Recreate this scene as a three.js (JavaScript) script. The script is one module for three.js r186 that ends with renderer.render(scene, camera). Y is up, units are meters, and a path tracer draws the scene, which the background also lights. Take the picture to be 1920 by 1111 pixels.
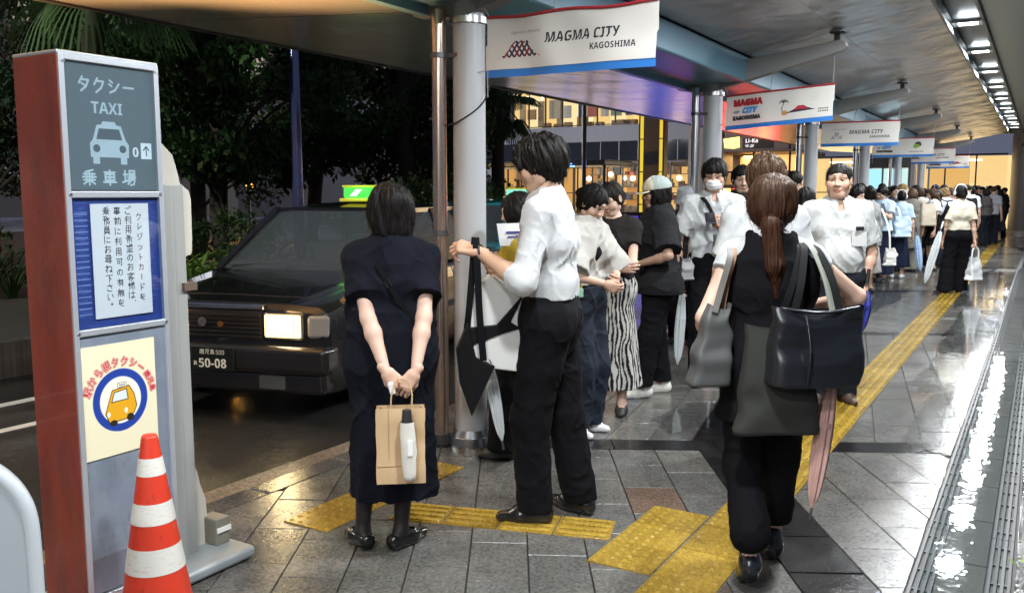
import * as THREE from 'three';
import { RoundedBoxGeometry } from 'three/addons/geometries/RoundedBoxGeometry.js';
import { mergeGeometries, mergeVertices, toCreasedNormals } from 'three/addons/utils/BufferGeometryUtils.js';
import { RectAreaLightUniformsLib } from 'three/addons/lights/RectAreaLightUniformsLib.js';
RectAreaLightUniformsLib.init();

// ---------------------------------------------------------------- camera, sky, exposure
const scene = new THREE.Scene();
const camera = new THREE.PerspectiveCamera(37.21, 1920 / 1111, 0.1, 900);
camera.position.set(0, 1.48, 0);
camera.rotation.x = -0.11734;
const renderer = new THREE.WebGLRenderer({ antialias: true });
renderer.toneMapping = THREE.LinearToneMapping;
renderer.toneMappingExposure = 1;
renderer.shadowMap.enabled = true;
{ // overcast night sky over a lit city: dark blue-grey, a little lighter towards the horizon
  const w = 64, h = 32, d = new Float32Array(w * h * 4);
  for (let j = 0; j < h; j++) for (let i = 0; i < w; i++) {
    const up = Math.max(0, (j + 0.5) / h * 2 - 1), k = 0.085 + 0.05 * Math.exp(-up * 4), o = (j * w + i) * 4;
    d[o] = k * 0.85; d[o + 1] = k * 0.95; d[o + 2] = k * 1.35; d[o + 3] = 1;
  }
  const sky = new THREE.DataTexture(d, w, h, THREE.RGBAFormat, THREE.FloatType);
  sky.mapping = THREE.EquirectangularReflectionMapping; sky.magFilter = THREE.LinearFilter; sky.needsUpdate = true;
  scene.background = sky; scene.environment = sky;
}
const LAMP_POWER = 640, LAMP_GLOW = 22;

// ---------------------------------------------------------------- helpers
const V = (x, y, z) => new THREE.Vector3(x, y, z);
const TAU = Math.PI * 2, R = (d) => d * Math.PI / 180;
const clamp = (x, a = 0, b = 1) => Math.min(b, Math.max(a, x)), lerp = (a, b, t) => a + (b - a) * t, sst = (a, b, x) => { const t = clamp((x - a) / (b - a)); return t * t * (3 - 2 * t); };
let seed = 12345;
function rnd() { seed = (seed + 0x6D2B79F5) | 0; let t = Math.imul(seed ^ (seed >>> 15), 1 | seed); t = (t + Math.imul(t ^ (t >>> 7), 61 | t)) ^ t; return ((t ^ (t >>> 14)) >>> 0) / 4294967296; }
const rr = (a, b) => a + (b - a) * rnd();
// the street runs away to the right of the view: s metres along it, q metres across (right positive), h up
const SA = 0.5409, SN = Math.sin(SA), CS = Math.cos(SA);
const W = (s, q, h = 0) => V(s * SN + q * CS, h, -s * CS + q * SN);
const used = {};
function numbered(n) { const k = used[n] = (used[n] ?? -1) + 1; return k ? `${n}_${String(k).padStart(3, '0')}` : n; }
function tag(o, label, category, group) { Object.assign(o.userData, { label, category }); if (group) o.userData.group = group; return o; }
function thing(name, label, category, pos = [0, 0, 0], yaw = 0, group) {
  const o = new THREE.Group(); o.name = numbered(name); o.position.set(...(pos.isVector3 ? pos.toArray() : pos)); o.rotation.y = yaw; scene.add(o);
  return tag(o, label, category, group);
}
function struct(name, parent) { const o = new THREE.Group(); o.name = numbered(name); o.userData.kind = 'structure'; (parent || scene).add(o); return o; }
function strip(g) { const o = g.index ? g.toNonIndexed() : g; for (const k of Object.keys(o.attributes)) if (!['position', 'normal', 'uv'].includes(k)) o.deleteAttribute(k); if (!o.attributes.uv) o.setAttribute('uv', new THREE.BufferAttribute(new Float32Array(o.attributes.position.count * 2), 2)); return o; }
const merge = (gs) => gs.length === 1 ? gs[0] : mergeGeometries(gs.map(strip));
function obj(name, gs, mat, parent) {
  const m = new THREE.Mesh(Array.isArray(gs) ? merge(gs) : gs, mat); m.name = name; m.castShadow = m.receiveShadow = true;
  if (parent) parent.add(m); else { m.name = numbered(name); scene.add(m); }
  return m;
}
const objs = (name, gs, mat, parent) => gs.map((g) => obj(name, g, mat, parent)); // pieces that are parts of their own
const place = (g, x = 0, y = 0, z = 0, rx = 0, ry = 0, rz = 0) => { g.applyMatrix4(new THREE.Matrix4().compose(V(x, y, z), new THREE.Quaternion().setFromEuler(new THREE.Euler(rx, ry, rz)), V(1, 1, 1))); return g; };
const bx = (w, h, d, x, y, z, rx, ry, rz) => place(new THREE.BoxGeometry(w, h, d), x, y, z, rx, ry, rz);
const rbx = (w, h, d, r, x, y, z, rx, ry, rz) => place(new RoundedBoxGeometry(w, h, d, 2, Math.min(r, w / 2.01, h / 2.01, d / 2.01)), x, y, z, rx, ry, rz);
const cyl = (r0, r1, h, x, y, z, seg = 20, rx, ry, rz) => place(new THREE.CylinderGeometry(r1, r0, h, seg), x, y, z, rx, ry, rz);
const tube = (pts, r, seg = 24, rs = 8) => new THREE.TubeGeometry(new THREE.CatmullRomCurve3(pts.map((p) => p.isVector3 ? p : V(...p))), seg, r, rs);
function bar(a, b, w, d = w) { // a box from a to b
  const A = V(...a), B = V(...b), dir = B.clone().sub(A), g = new THREE.BoxGeometry(w, dir.length(), d);
  g.applyMatrix4(new THREE.Matrix4().compose(A.add(B).multiplyScalar(0.5), new THREE.Quaternion().setFromUnitVectors(V(0, 1, 0), dir.normalize()), V(1, 1, 1))); return g;
}
function ribbon(pts, width, thick, side, n = 30) { // a flat strap through points; side(t) gives the direction of its width
  const c = new THREE.CatmullRomCurve3(pts.map((p) => p.isVector3 ? p : V(...p))), P = [], I = [], S = typeof side === 'function' ? side : () => V(...side);
  for (let i = 0; i <= n; i++) {
    const p = c.getPoint(i / n), t = c.getTangent(i / n), u = S(i / n).clone(); u.addScaledVector(t, -u.dot(t)).normalize(); const v = t.clone().cross(u);
    for (const [a, b] of [[1, 1], [-1, 1], [-1, -1], [1, -1]]) { const k = p.clone().addScaledVector(u, a * width / 2).addScaledVector(v, b * thick / 2); P.push(k.x, k.y, k.z); }
    if (i) for (let k = 0; k < 4; k++) { const a = (i - 1) * 4 + k, b = (i - 1) * 4 + (k + 1) % 4; I.push(a, b, a + 4, b, b + 4, a + 4); }
  }
  I.push(0, 2, 1, 0, 3, 2); const e = n * 4; I.push(e, e + 1, e + 2, e, e + 2, e + 3);
  const g = new THREE.BufferGeometry(); g.setAttribute('position', new THREE.Float32BufferAttribute(P, 3)); g.setIndex(I);
  const k = toCreasedNormals(g, 0.7); return k;
}
function grid(nu, nv, f, closeU = false) { // a sheet from f(u, v) -> [x, y, z]
  const P = [], U = [], I = [];
  for (let j = 0; j <= nv; j++) for (let i = 0; i <= nu; i++) { const p = f(i / nu, j / nv); P.push(p[0], p[1], p[2]); U.push(i / nu, j / nv); }
  for (let j = 0; j < nv; j++) for (let i = 0; i < nu; i++) { const a = j * (nu + 1) + i; I.push(a, a + 1, a + nu + 1, a + 1, a + nu + 2, a + nu + 1); }
  const g = new THREE.BufferGeometry(); g.setAttribute('position', new THREE.Float32BufferAttribute(P, 3)); g.setAttribute('uv', new THREE.Float32BufferAttribute(U, 2)); g.setIndex(I); g.computeVertexNormals(); return g;
}
function extr(pts, depth, bevel = 0) { const s = new THREE.Shape(pts.map((p) => new THREE.Vector2(...p))); return new THREE.ExtrudeGeometry(s, { depth, bevelEnabled: bevel > 0, bevelSize: bevel, bevelThickness: bevel, bevelSegments: 2, curveSegments: 8 }); }

// noise
function hsh(x, y, z) { let h = Math.imul(x, 374761393) ^ Math.imul(y, 668265263) ^ Math.imul(z, 1274126177); h = Math.imul(h ^ (h >>> 13), 1274126177); return ((h ^ (h >>> 16)) >>> 0) / 4294967296; }
function n3(x, y, z) {
  const X = Math.floor(x), Y = Math.floor(y), Z = Math.floor(z); let u = x - X, v = y - Y, w = z - Z; u = u * u * (3 - 2 * u); v = v * v * (3 - 2 * v); w = w * w * (3 - 2 * w);
  const a = lerp(lerp(hsh(X, Y, Z), hsh(X + 1, Y, Z), u), lerp(hsh(X, Y + 1, Z), hsh(X + 1, Y + 1, Z), u), v), b = lerp(lerp(hsh(X, Y, Z + 1), hsh(X + 1, Y, Z + 1), u), lerp(hsh(X, Y + 1, Z + 1), hsh(X + 1, Y + 1, Z + 1), u), v);
  return lerp(a, b, w) * 2 - 1;
}
function n2p(x, y, p, s) { // tiling value noise, period p
  const X = Math.floor(x), Y = Math.floor(y); let u = x - X, v = y - Y; u = u * u * (3 - 2 * u); v = v * v * (3 - 2 * v); const m = (k) => ((k % p) + p) % p;
  return lerp(lerp(hsh(m(X), m(Y), s), hsh(m(X + 1), m(Y), s), u), lerp(hsh(m(X), m(Y + 1), s), hsh(m(X + 1), m(Y + 1), s), u), v);
}
const fbm = (u, v, p, oct, s) => { let a = 0, k = 0.5, t = 0; for (let o = 0; o < oct; o++) { a += k * n2p(u * p, v * p, p, s + o); t += k; k *= 0.55; p *= 2; } return a / t; };
function tex(size, f, srgb, rep = 1) { // f(u, v) -> grey or [r, g, b] in 0..1
  const d = new Uint8Array(size * size * 4);
  for (let j = 0; j < size; j++) for (let i = 0; i < size; i++) { let c = f(i / size, j / size); if (!Array.isArray(c)) c = [c, c, c]; const o = (j * size + i) * 4; for (let k = 0; k < 3; k++) d[o + k] = clamp(c[k]) * 255; d[o + 3] = 255; }
  const t = new THREE.DataTexture(d, size, size); t.wrapS = t.wrapT = THREE.RepeatWrapping; t.magFilter = THREE.LinearFilter; t.repeat.set(rep, rep); if (srgb) t.colorSpace = THREE.SRGBColorSpace; t.needsUpdate = true; return t;
}
function canvasTex(w, h, draw) { const c = document.createElement('canvas'); c.width = w; c.height = h; const g = c.getContext('2d'); draw(g, w, h); const t = new THREE.CanvasTexture(c); t.colorSpace = THREE.SRGBColorSpace; return t; }
const mats = {};
function mat(c, rough = 0.6, metal = 0, extra) {
  const key = JSON.stringify([c, rough, metal, extra && Object.keys(extra).length ? Object.entries(extra).map(([k, v]) => [k, v?.uuid || v]) : 0]);
  return mats[key] ||= new THREE.MeshPhysicalMaterial({ color: new THREE.Color().setRGB(...(Array.isArray(c) ? c : [c, c, c])), roughness: rough, metalness: metal, ...extra });
}
const glow = (c, k, extra) => { const m = mat([0.02, 0.02, 0.02], 0.4, 0, { ...extra, side: THREE.DoubleSide }).clone(); m.emissive = new THREE.Color().setRGB(...c); m.emissiveIntensity = k; return m; };
const glass = (tint = [0.9, 0.95, 0.95], rough = 0.02) => mat(tint, rough, 0, { transmission: 1, thickness: 0, side: THREE.DoubleSide });
const steel = mat([0.55, 0.56, 0.57], 0.28, 1), dark = mat([0.02, 0.02, 0.022], 0.5), darkMetal = mat([0.12, 0.12, 0.125], 0.4, 0.7), rubber = mat([0.015, 0.015, 0.016], 0.75), chrome = mat([0.75, 0.76, 0.78], 0.12, 1);
function rect(parent, color, power, w, h, pos, target) { const l = new THREE.RectAreaLight(new THREE.Color().setRGB(...color), power, w, h); l.position.copy(pos); l.lookAt(target); parent.add(l); return l; }

// ---------------------------------------------------------------- glyphs drawn by strokes on a 16 x 16 square (each pair of signs is x, y in base 17)
const GL = {
  'タ': '6128 54d4ab4g 58ab', 'ク': '6128 54d4ab4g', 'シ': '3264 2658 3f9ce5', 'ー': '28e8', 'レ': '514e 4ee7', 'ジ': '3264 2658 3f9ce5 a1c3 d0f2', 'ッ': '3648 7587 5fbcd6', 'ト': '616g 68ca', 'カ': '25d5cfae 716a2g', 'ド': '515g 58bb a2c4 d1f3',
  '乗': 'c143 25e5 18f8 2beb 555b b5bb 828g 8b2f 8bef', '車': '23e3 35d5db3b35 38d8 1dfd 818g', '場': '1565 313c 0d6b 81e1e68681 84e4 68f8 986c 8aea df9g ba6f eadf',
  'を': '24d4 612b6998 d86b6edf', 'ご': '34b4 3a2d5fdf b0c2 e0f2', '利': '7133 1575 424g 4819 4879 a2ac e1efcf', '用': '3132 31d1dfbf 36d6 3bdb 818f 312g', '希': '31c5 b134 17f7 7528 4adadf 4a4f 848g', '望': '1373 3336 3676 91e1e7 9187 93e3 95e5 3aea 3ded 1gfg 8a8g',
  'の': '83795d3c294583c4e8dc9f', 'お': '24a4 515e3f2d49b8eaddaf b3e5', '客': '8183 13f3 1315 f3f5 6529 65c52d 69fd 4cbcbg4g4c', '様': '1575 414g 4618 4679 91a3 d1c3 84f4 96e6 77f7 b4bgag 8a7d eaff', 'は': '212f 65f5 b1be8f7dbcfe', '、': '8bad',
  '事': '13f3 35d5d83835 2adade2e 1cfc 818g6f', '前': '4154 c1a4 04f4 3g36767g 3979 3c7c b6bd f6ffdf', 'に': '212f 75d5 7b7ded', '可': '12f2 d2dfbf 46969b4b46', '有': '14f4 712b 6g66d6dg 69d9 6cdc', '無': '5125 34e4 17f7 1bfb 444b 747b a4ab d4db 2d1g 6d7g adbg ddfg', '務': '1171 7143 1676 444g 6739 9178 84f4 d47b 94fb 9cecdg bc7g', '員': '41c1c44441 36d6dd3d36 38d8 3bdb 5e2g beeg',
  '尋': '31d1d6 33d3 16f6 2878 2b7b 585b 98d8db9b98 1dfd cccgag 6d7f', 'ね': '414g 1575 1d75b4e6edbfadccfg', '下': '13f3 838g 86cb', 'さ': '25d5 71ca 3b3e6fcf', 'い': '323b5e6c c3e9', '。': '4c2e4g6e4c',
  '駅': '212a 2171 414a 2464 2767 2a7a7f5f 0e1c 91f1f696 967g c6fg', 'か': '25b5af8e 512f d3f8', 'ら': '61a3 434a98dade8g', '観': '2112 1565 1969 1d6d 424g 818a 81e1ea8a 84e4 87e7 9a7g bacfff', 'ン': '3265 3f9ce4', '鹿': '8183 13f3 130g 45e5e94945 7579 a5a9 4b4g7f 3d7d abagfg adfc', '児': '313a 71e1e97971 75e5 5a1g abagfg', '島': '8163 43d3da 434c 45d5 48d8 4bfbffdf 2d2fbf 6d6f bdbf', 'あ': '24d4 615e c64e2d4a98dabf',
};
function glyph(g, ch, x, y, s, lw) {
  const t = GL[ch]; if (!t) return; g.lineWidth = lw; g.lineCap = g.lineJoin = 'round';
  for (const st of t.split(' ')) { g.beginPath(); for (let i = 0; i < st.length; i += 2) { const a = x + parseInt(st[i], 17) / 16 * s, b = y + parseInt(st[i + 1], 17) / 16 * s; i ? g.lineTo(a, b) : g.moveTo(a, b); } g.stroke(); }
}

// ---------------------------------------------------------------- ground: road, wet paving, tactile strip, drains
const grain = tex(512, (u, v) => { const a = hsh(u * 512 | 0, v * 512 | 0, 3), b = fbm(u, v, 64, 2, 9), c = fbm(u, v, 6, 4, 21); const k = 0.74 + (a - 0.5) * 0.22 + (b - 0.5) * 0.3 + (c - 0.5) * 0.16; return [k * 1.02, k, k * 0.97]; }, true);
const grainBump = tex(512, (u, v) => hsh(u * 256 | 0, v * 256 | 0, 5) * 0.4 + fbm(u, v, 48, 3, 31) * 0.6);
const wetRough = tex(1024, (u, v) => { const p = sst(0.42, 0.6, fbm(u, v, 5, 5, 41)), q = fbm(u, v, 40, 3, 47); return lerp(0.07, 0.24, p) * (0.75 + 0.5 * q); });
const wetBump = tex(512, (u, v) => fbm(u, v, 9, 3, 61) * 0.8 + fbm(u, v, 50, 2, 63) * 0.2);
const scaled = (t, k) => { const c = t.clone(); c.repeat.set(k, k); c.needsUpdate = true; return c; };
const gA = scaled(grain, 1.6), gB = scaled(grainBump, 2.2), wR = scaled(wetRough, 0.31);
const stone = (c) => new THREE.MeshPhysicalMaterial({ color: new THREE.Color().setRGB(...c), map: gA, roughness: 0.95, roughnessMap: wR, bumpMap: gB, bumpScale: 0.0008, clearcoat: 0.0 });
const stoneGrey = [[0.18, 0.182, 0.181], [0.205, 0.207, 0.204], [0.163, 0.165, 0.165], [0.188, 0.187, 0.18], [0.218, 0.22, 0.218]].map(stone), stoneBrown = [[0.2, 0.14, 0.11], [0.2, 0.165, 0.14]].map(stone);
const stoneDark = [[0.018, 0.0185, 0.021], [0.024, 0.024, 0.027]].map((c) => { const m = stone(c); m.specularIntensity = 0.45; return m; });
const channelStone = [[0.1, 0.098, 0.095], [0.12, 0.117, 0.11]].map((c) => mat(c, 0.6, 0, { map: gA, bumpMap: gB, bumpScale: 0.0008, specularIntensity: 0.5 })), grateMetal = mat([0.05, 0.05, 0.052], 0.5, 0.2);
const asphalt = new THREE.MeshPhysicalMaterial({ color: new THREE.Color().setRGB(0.06, 0.06, 0.062), map: scaled(grain, 0.9), roughness: 0.8, roughnessMap: scaled(wetRough, 0.12), bumpMap: scaled(grainBump, 1.2), bumpScale: 0.004 });
const concrete = new THREE.MeshPhysicalMaterial({ color: new THREE.Color().setRGB(0.42, 0.38, 0.32), map: scaled(grain, 1.1), roughness: 0.8, roughnessMap: scaled(wetRough, 0.4), bumpMap: scaled(grainBump, 1.4), bumpScale: 0.0015 });
const paint = mat([0.7, 0.7, 0.68], 0.35);

const ROAD = -0.11;
{ const g = new THREE.PlaneGeometry(900, 900, 1, 1); g.rotateX(-Math.PI / 2); const u = g.attributes.uv; for (let i = 0; i < u.count; i++) u.setXY(i, u.getX(i) * 900, u.getY(i) * 900); const m = obj('road', g, asphalt); m.position.y = ROAD; m.userData.kind = 'structure'; }
function flat(pts, h0, h1, inset = 0) { // prism over a polygon of [x, z] with a small chamfer, uv in metres
  const n = pts.length, P = [], U = [], N = [], cx = pts.reduce((a, p) => a + p[0], 0) / n, cz = pts.reduce((a, p) => a + p[1], 0) / n;
  let area = 0; for (let i = 0; i < n; i++) { const a = pts[i], b = pts[(i + 1) % n]; area += a[0] * b[1] - b[0] * a[1]; } if (area > 0) pts = pts.slice().reverse();
  const inn = pts.map((p) => { const dx = cx - p[0], dz = cz - p[1], l = Math.hypot(dx, dz) || 1; return [p[0] + dx / l * inset, p[1] + dz / l * inset]; });
  const tri = (...v) => { for (const [x, y, z] of v) { P.push(x, y, z); U.push(x, z); } };
  for (let i = 1; i < n - 1; i++) tri([inn[0][0], h1, inn[0][1]], [inn[i][0], h1, inn[i][1]], [inn[i + 1][0], h1, inn[i + 1][1]]);
  const ring = (A, ya, B, yb) => { for (let i = 0; i < n; i++) { const j = (i + 1) % n; tri([A[i][0], ya, A[i][1]], [B[j][0], yb, B[j][1]], [B[i][0], yb, B[i][1]]); tri([A[i][0], ya, A[i][1]], [A[j][0], ya, A[j][1]], [B[j][0], yb, B[j][1]]); } };
  if (inset) { ring(pts, h1 - inset, inn, h1); ring(pts, h0, pts, h1 - inset); } else ring(pts, h0, pts, h1);
  const g = new THREE.BufferGeometry(); g.setAttribute('position', new THREE.Float32BufferAttribute(P, 3)); g.setAttribute('uv', new THREE.Float32BufferAttribute(U, 2)); g.computeVertexNormals(); return g;
}
const qs = (s, q) => [s * SN + q * CS, -s * CS + q * SN];
const sqOf = (x, z) => [x * SN - z * CS, x * CS + z * SN];
const quadQS = (s0, s1, q0, q1) => [qs(s0, q0), qs(s1, q0), qs(s1, q1), qs(s0, q1)];
function clip(pts, inside) { // keep the part of a convex polygon where inside(p) >= 0 (linear)
  const o = []; for (let i = 0; i < pts.length; i++) { const a = pts[i], b = pts[(i + 1) % pts.length], fa = inside(a), fb = inside(b); if (fa >= 0) o.push(a); if ((fa < 0) !== (fb < 0)) { const t = fa / (fa - fb); o.push([lerp(a[0], b[0], t), lerp(a[1], b[1], t)]); } } return o;
}
const pavement = struct('pavement');
obj('paving_bed', flat(quadQS(-14, 60, -3.36, 9), ROAD - 0.05, -0.012), mat([0.03, 0.03, 0.03], 0.6), pavement);
{
  const KERB = -3.2, DR = -0.36, JO = 0.0026, singles = [], rest = stoneGrey.concat(stoneBrown, stoneDark).map(() => []), all = stoneGrey.concat(stoneBrown, stoneDark);
  const XL = [-2.85, -2.6, -2.36, -2.12, -1.87, -1.63, -1.38, -1.14, -0.9, -0.655, -0.415, -0.175, 0.065, 0.31, 0.565, 0.825, 1.085, 1.38, 1.645, 1.91, 2.17, 2.45]; for (let x = 2.715; x < 27; x += 0.262) XL.push(x); for (let x = -3.1; x > -9; x -= 0.245) XL.unshift(x);
  const darkCol = (i) => Math.abs(XL[i] - 1.085) < 0.01 || (XL[i] > 4 && Math.round((XL[i] - 1.085) / 0.262) % 22 === 0);
  const sh = (x, z, k) => [x + k * 0.385, z + 0.04 * (x - 0.9)];
  const zones = []; for (let i = -1; i < 11; i++) { const z1 = -0.97 - 4.2 * i, z0 = z1 - 3.99; zones.push([z1, z0, i % 2 !== 0]); } // i = 0 straight, odd ones slanted
  const emit = (poly, kind) => {
    poly = clip(poly, (p) => sqOf(...p)[1] - KERB); if (poly.length > 2) poly = clip(poly, (p) => DR - sqOf(...p)[1]); if (poly.length < 3) return;
    let ar = 0; for (let i = 0; i < poly.length; i++) { const a = poly[i], b = poly[(i + 1) % poly.length]; ar += a[0] * b[1] - b[0] * a[1]; } if (Math.abs(ar) < 0.004) return;
    const cx = poly.reduce((a, p) => a + p[0], 0) / poly.length, cz = poly.reduce((a, p) => a + p[1], 0) / poly.length, [s, q] = sqOf(cx, cz); if (s < -12 || s > 50) return;
    const small = poly.map((p) => { const dx = cx - p[0], dz = cz - p[1]; return [p[0] + Math.sign(dx) * Math.min(JO, Math.abs(dx)), p[1] + Math.sign(dz) * Math.min(JO, Math.abs(dz))]; });
    const mi = kind === 'dark' ? 7 + (rnd() < 0.5 ? 1 : 0) : (cz < -2.95 && rnd() < 0.02 || kind === 'brown') ? 5 + (rnd() < 0.5 ? 1 : 0) : [0, 0, 1, 2, 3, 4][rnd() * 6 | 0];
    const seen = cz < -2.9 && cz > -9.6 && Math.abs(cx) < -cz * 0.64, dy = rr(-0.0012, 0.0012), g = flat(small, -0.03, dy, 0.003);
    if (seen && singles.length < 299) singles.push([g, mi]); else rest[mi].push(g);
  };
  zones.sort((a, b) => Math.abs(a[0] + 3) - Math.abs(b[0] + 3));
  for (const [z1, z0, slant] of zones) {
    const k0 = (z) => slant ? z1 - z : 0, base = 0;
    for (let i = 0; i < XL.length - 1; i++) {
      const x0 = XL[i], x1 = XL[i + 1], off = (i % 3) / 3 * 0.37, dk = darkCol(i);
      for (let z = z1 + off; z > z0; z -= 0.37) {
        const a = Math.min(z, z1), b = Math.max(z - 0.37, z0); if (a - b < 0.03) continue;
        const [cx, cz] = sh((x0 + x1) / 2, (a + b) / 2, k0((a + b) / 2)); if (sqOf(cx, cz)[1] > 0 || sqOf(cx, cz)[1] < -3.6) continue;
        const brown = cx > 2.75 && cx < 3.3 && cz < -6 && cz > -6.4;
        emit([sh(x0, a, k0(a)), sh(x1, a, k0(a)), sh(x1, b, k0(b)), sh(x0, b, k0(b))], dk ? 'dark' : brown ? 'brown' : '');
      }
    }
    for (let x = -9; x < 27; x += 0.6) emit([sh(x, z0, k0(z0)), sh(x + 0.6, z0, k0(z0)), sh(x + 0.6, z0 - 0.21, k0(z0)), sh(x, z0 - 0.21, k0(z0))], 'dark');
  }
  for (const [g, m] of singles) obj('paving_stone', g, all[m], pavement);
  rest.forEach((gs, i) => { if (gs.length) obj('distant_paving', gs, all[i], pavement).userData.kind = 'stuff'; });
  // kerb stones, gutter slabs on the road side
  for (let s = -12; s < 50; s += 0.6) {
    const near = s > 1.4 && s < 12; if (!near) continue;
    obj('kerb_stone', flat(quadQS(s + 0.004, s + 0.596, -3.355, KERB - 0.006), ROAD - 0.04, 0, 0.012), stoneGrey[2], pavement);
    obj('gutter_slab', flat(quadQS(s + 0.004, s + 0.596, -3.72, -3.4), ROAD - 0.04, ROAD + 0.012, 0.006), concrete, pavement);
  }
  obj('distant_kerb', [flat(quadQS(-12, 1.8, -3.355, KERB - 0.006), ROAD - 0.04, 0, 0.012), flat(quadQS(12.0, 50, -3.355, KERB - 0.006), ROAD - 0.04, 0, 0.012)], stoneGrey[2], pavement);
  obj('distant_gutter', [flat(quadQS(-12, 1.8, -3.72, -3.4), ROAD - 0.04, ROAD + 0.012, 0.006), flat(quadQS(12.0, 50, -3.72, -3.4), ROAD - 0.04, ROAD + 0.012, 0.006)], concrete, pavement);
  // channel between the two slot drains, and the washed gravel beyond
  for (let s = 2.2; s < 14; s += 0.55) obj('channel_stone', flat(quadQS(s + 0.004, s + 0.546, -0.265, -0.105), -0.03, -0.001, 0.003), channelStone[(s * 7 | 0) % 2], pavement);
  obj('distant_channel', [flat(quadQS(-12, 2.19, -0.265, -0.105), -0.03, -0.001, 0.003), flat(quadQS(14, 50, -0.265, -0.105), -0.03, -0.001, 0.003)], channelStone[0], pavement);
  const drain = (q0, q1) => { for (let s = 1.2; s < 50; s += s < 14 ? 1 : 37) { const L = s < 14 ? 0.995 : 36.5, g = [], n = 4, w = (q1 - q0) / (2 * n - 1); for (let i = 0; i < n; i++) g.push(flat(quadQS(s, s + L, q0 + 2 * i * w, q0 + (2 * i + 1) * w), -0.03, 0.0005)); if (s < 14) for (let c = 0.1; c < 1; c += 0.2) g.push(flat(quadQS(s + c, s + c + 0.012, q0 + 0.002, q1 - 0.002), -0.03, -0.004)); obj('drain_grate', g, grateMetal, pavement); } };
  drain(-0.352, -0.272); drain(-0.098, -0.018);
  const gv = []; for (let i = 0; i < 5200; i++) { const s = 2 + Math.pow(rnd(), 1.6) * 14, q = rr(0, 1.4), r = rr(0.004, 0.011); const [x, z] = qs(s, q); const g = new THREE.IcosahedronGeometry(r, 0); g.scale(1, 0.6, rr(0.8, 1.3)); g.translate(x, 0.0, z); gv.push(g); }
  const gm = obj('gravel', gv, mat([0.2, 0.196, 0.186], 0.5)); tag(gm, 'washed grey gravel strip beside the drain at the right', 'gravel'); gm.userData.kind = 'stuff';
  obj('gravel_bed', flat(quadQS(-12, 60, -0.005, 9), -0.05, -0.002), stone([0.09, 0.088, 0.085]), pavement);
}
// tactile paving: yellow slabs with bars or domes
const yellowTop = [[0.66, 0.45, 0.075], [0.7, 0.48, 0.085], [0.61, 0.41, 0.065]].map((c) => new THREE.MeshPhysicalMaterial({ color: new THREE.Color().setRGB(...c), map: scaled(grain, 2.3), roughness: 0.9, roughnessMap: scaled(wetRough, 0.7), bumpMap: gB, bumpScale: 0.0006 }));
const yellowBase = [[0.5, 0.33, 0.05], [0.54, 0.36, 0.055], [0.46, 0.3, 0.045]].map((c) => new THREE.MeshPhysicalMaterial({ color: new THREE.Color().setRGB(...c), map: scaled(grain, 2.3), roughness: 0.9, roughnessMap: scaled(wetRough, 0.7), bumpMap: gB, bumpScale: 0.0006 }));
const tactile = struct('tactile_paving');
function tactileSlab(o, ux, uz, L, Wd, kind, mi, target) { // o: corner, ux: direction of bars
  const c = (a, b) => [o[0] + ux[0] * a + uz[0] * b, o[1] + ux[1] * a + uz[1] * b], e = 0.0025, g = [flat([c(e, e), c(L - e, e), c(L - e, Wd - e), c(e, Wd - e)], -0.02, 0.005, 0.002)];
  if (kind === 'bar') for (let i = 0; i < 4; i++) { const b = Wd * (i + 0.5) / 4; g.push(flat([c(0.015, b - 0.014), c(L - 0.015, b - 0.014), c(L - 0.015, b + 0.014), c(0.015, b + 0.014)], 0.004, 0.0105, 0.0045)); }
  else for (let i = 0; i < 5; i++) for (let j = 0; j < 5; j++) { const p = c(L * (i + 0.5) / 5, Wd * (j + 0.5) / 5); const d = new THREE.CylinderGeometry(0.007, 0.012, 0.005, 8); d.translate(p[0], 0.0074, p[1]); g.push(d); }
  if (target) target.push(...g); else { const b = obj('tactile_slab', g[0], yellowBase[mi], tactile); obj(kind === 'bar' ? 'raised_bars' : 'raised_domes', g.slice(1), yellowTop[mi], b); }
}
{
  const su = [SN, -CS], qu = [CS, SN], far = [];
  for (let i = 0; i < 190; i++) { const s = -8 + i * 0.3; if (s > 40) break; const k = s + 0.15; if (k > 2.9 && k < 3.95) { tactileSlab(qs(s, -1.22), su, qu, 0.3, 0.265, 'dot', i % 3); continue; } tactileSlab(qs(s, -1.22), su, qu, 0.3, 0.265, 'bar', i % 3, (k < 2 || k > 16) ? far : null); }
  for (let i = 0; i < 3; i++) for (let j = 0; j < 1; j++) tactileSlab(qs(3.08 + i * 0.245, -1.5), su, qu, 0.245, 0.275, 'dot', (i + j) % 3);
  obj('distant_tactile', far, yellowTop[1], tactile).userData.kind = 'stuff';
  // branch to the queue's head, then the warning slabs at the kerb
  const a = [0.40, -3.62], d = [-0.968, -0.245], n = [0.245, -0.968]; // towards the kerb
  for (let i = 0; i < 4; i++) tactileSlab([a[0] + d[0] * (i * 0.255) + 0.02, a[1] + d[1] * (i * 0.255)], d, n, 0.255, 0.225, 'bar', i % 3);
  for (let i = 0; i < 4; i++) tactileSlab(qs(2.76 + i * 0.27, -2.87), su, qu, 0.27, 0.265, 'dot', i % 3);
}
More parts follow.
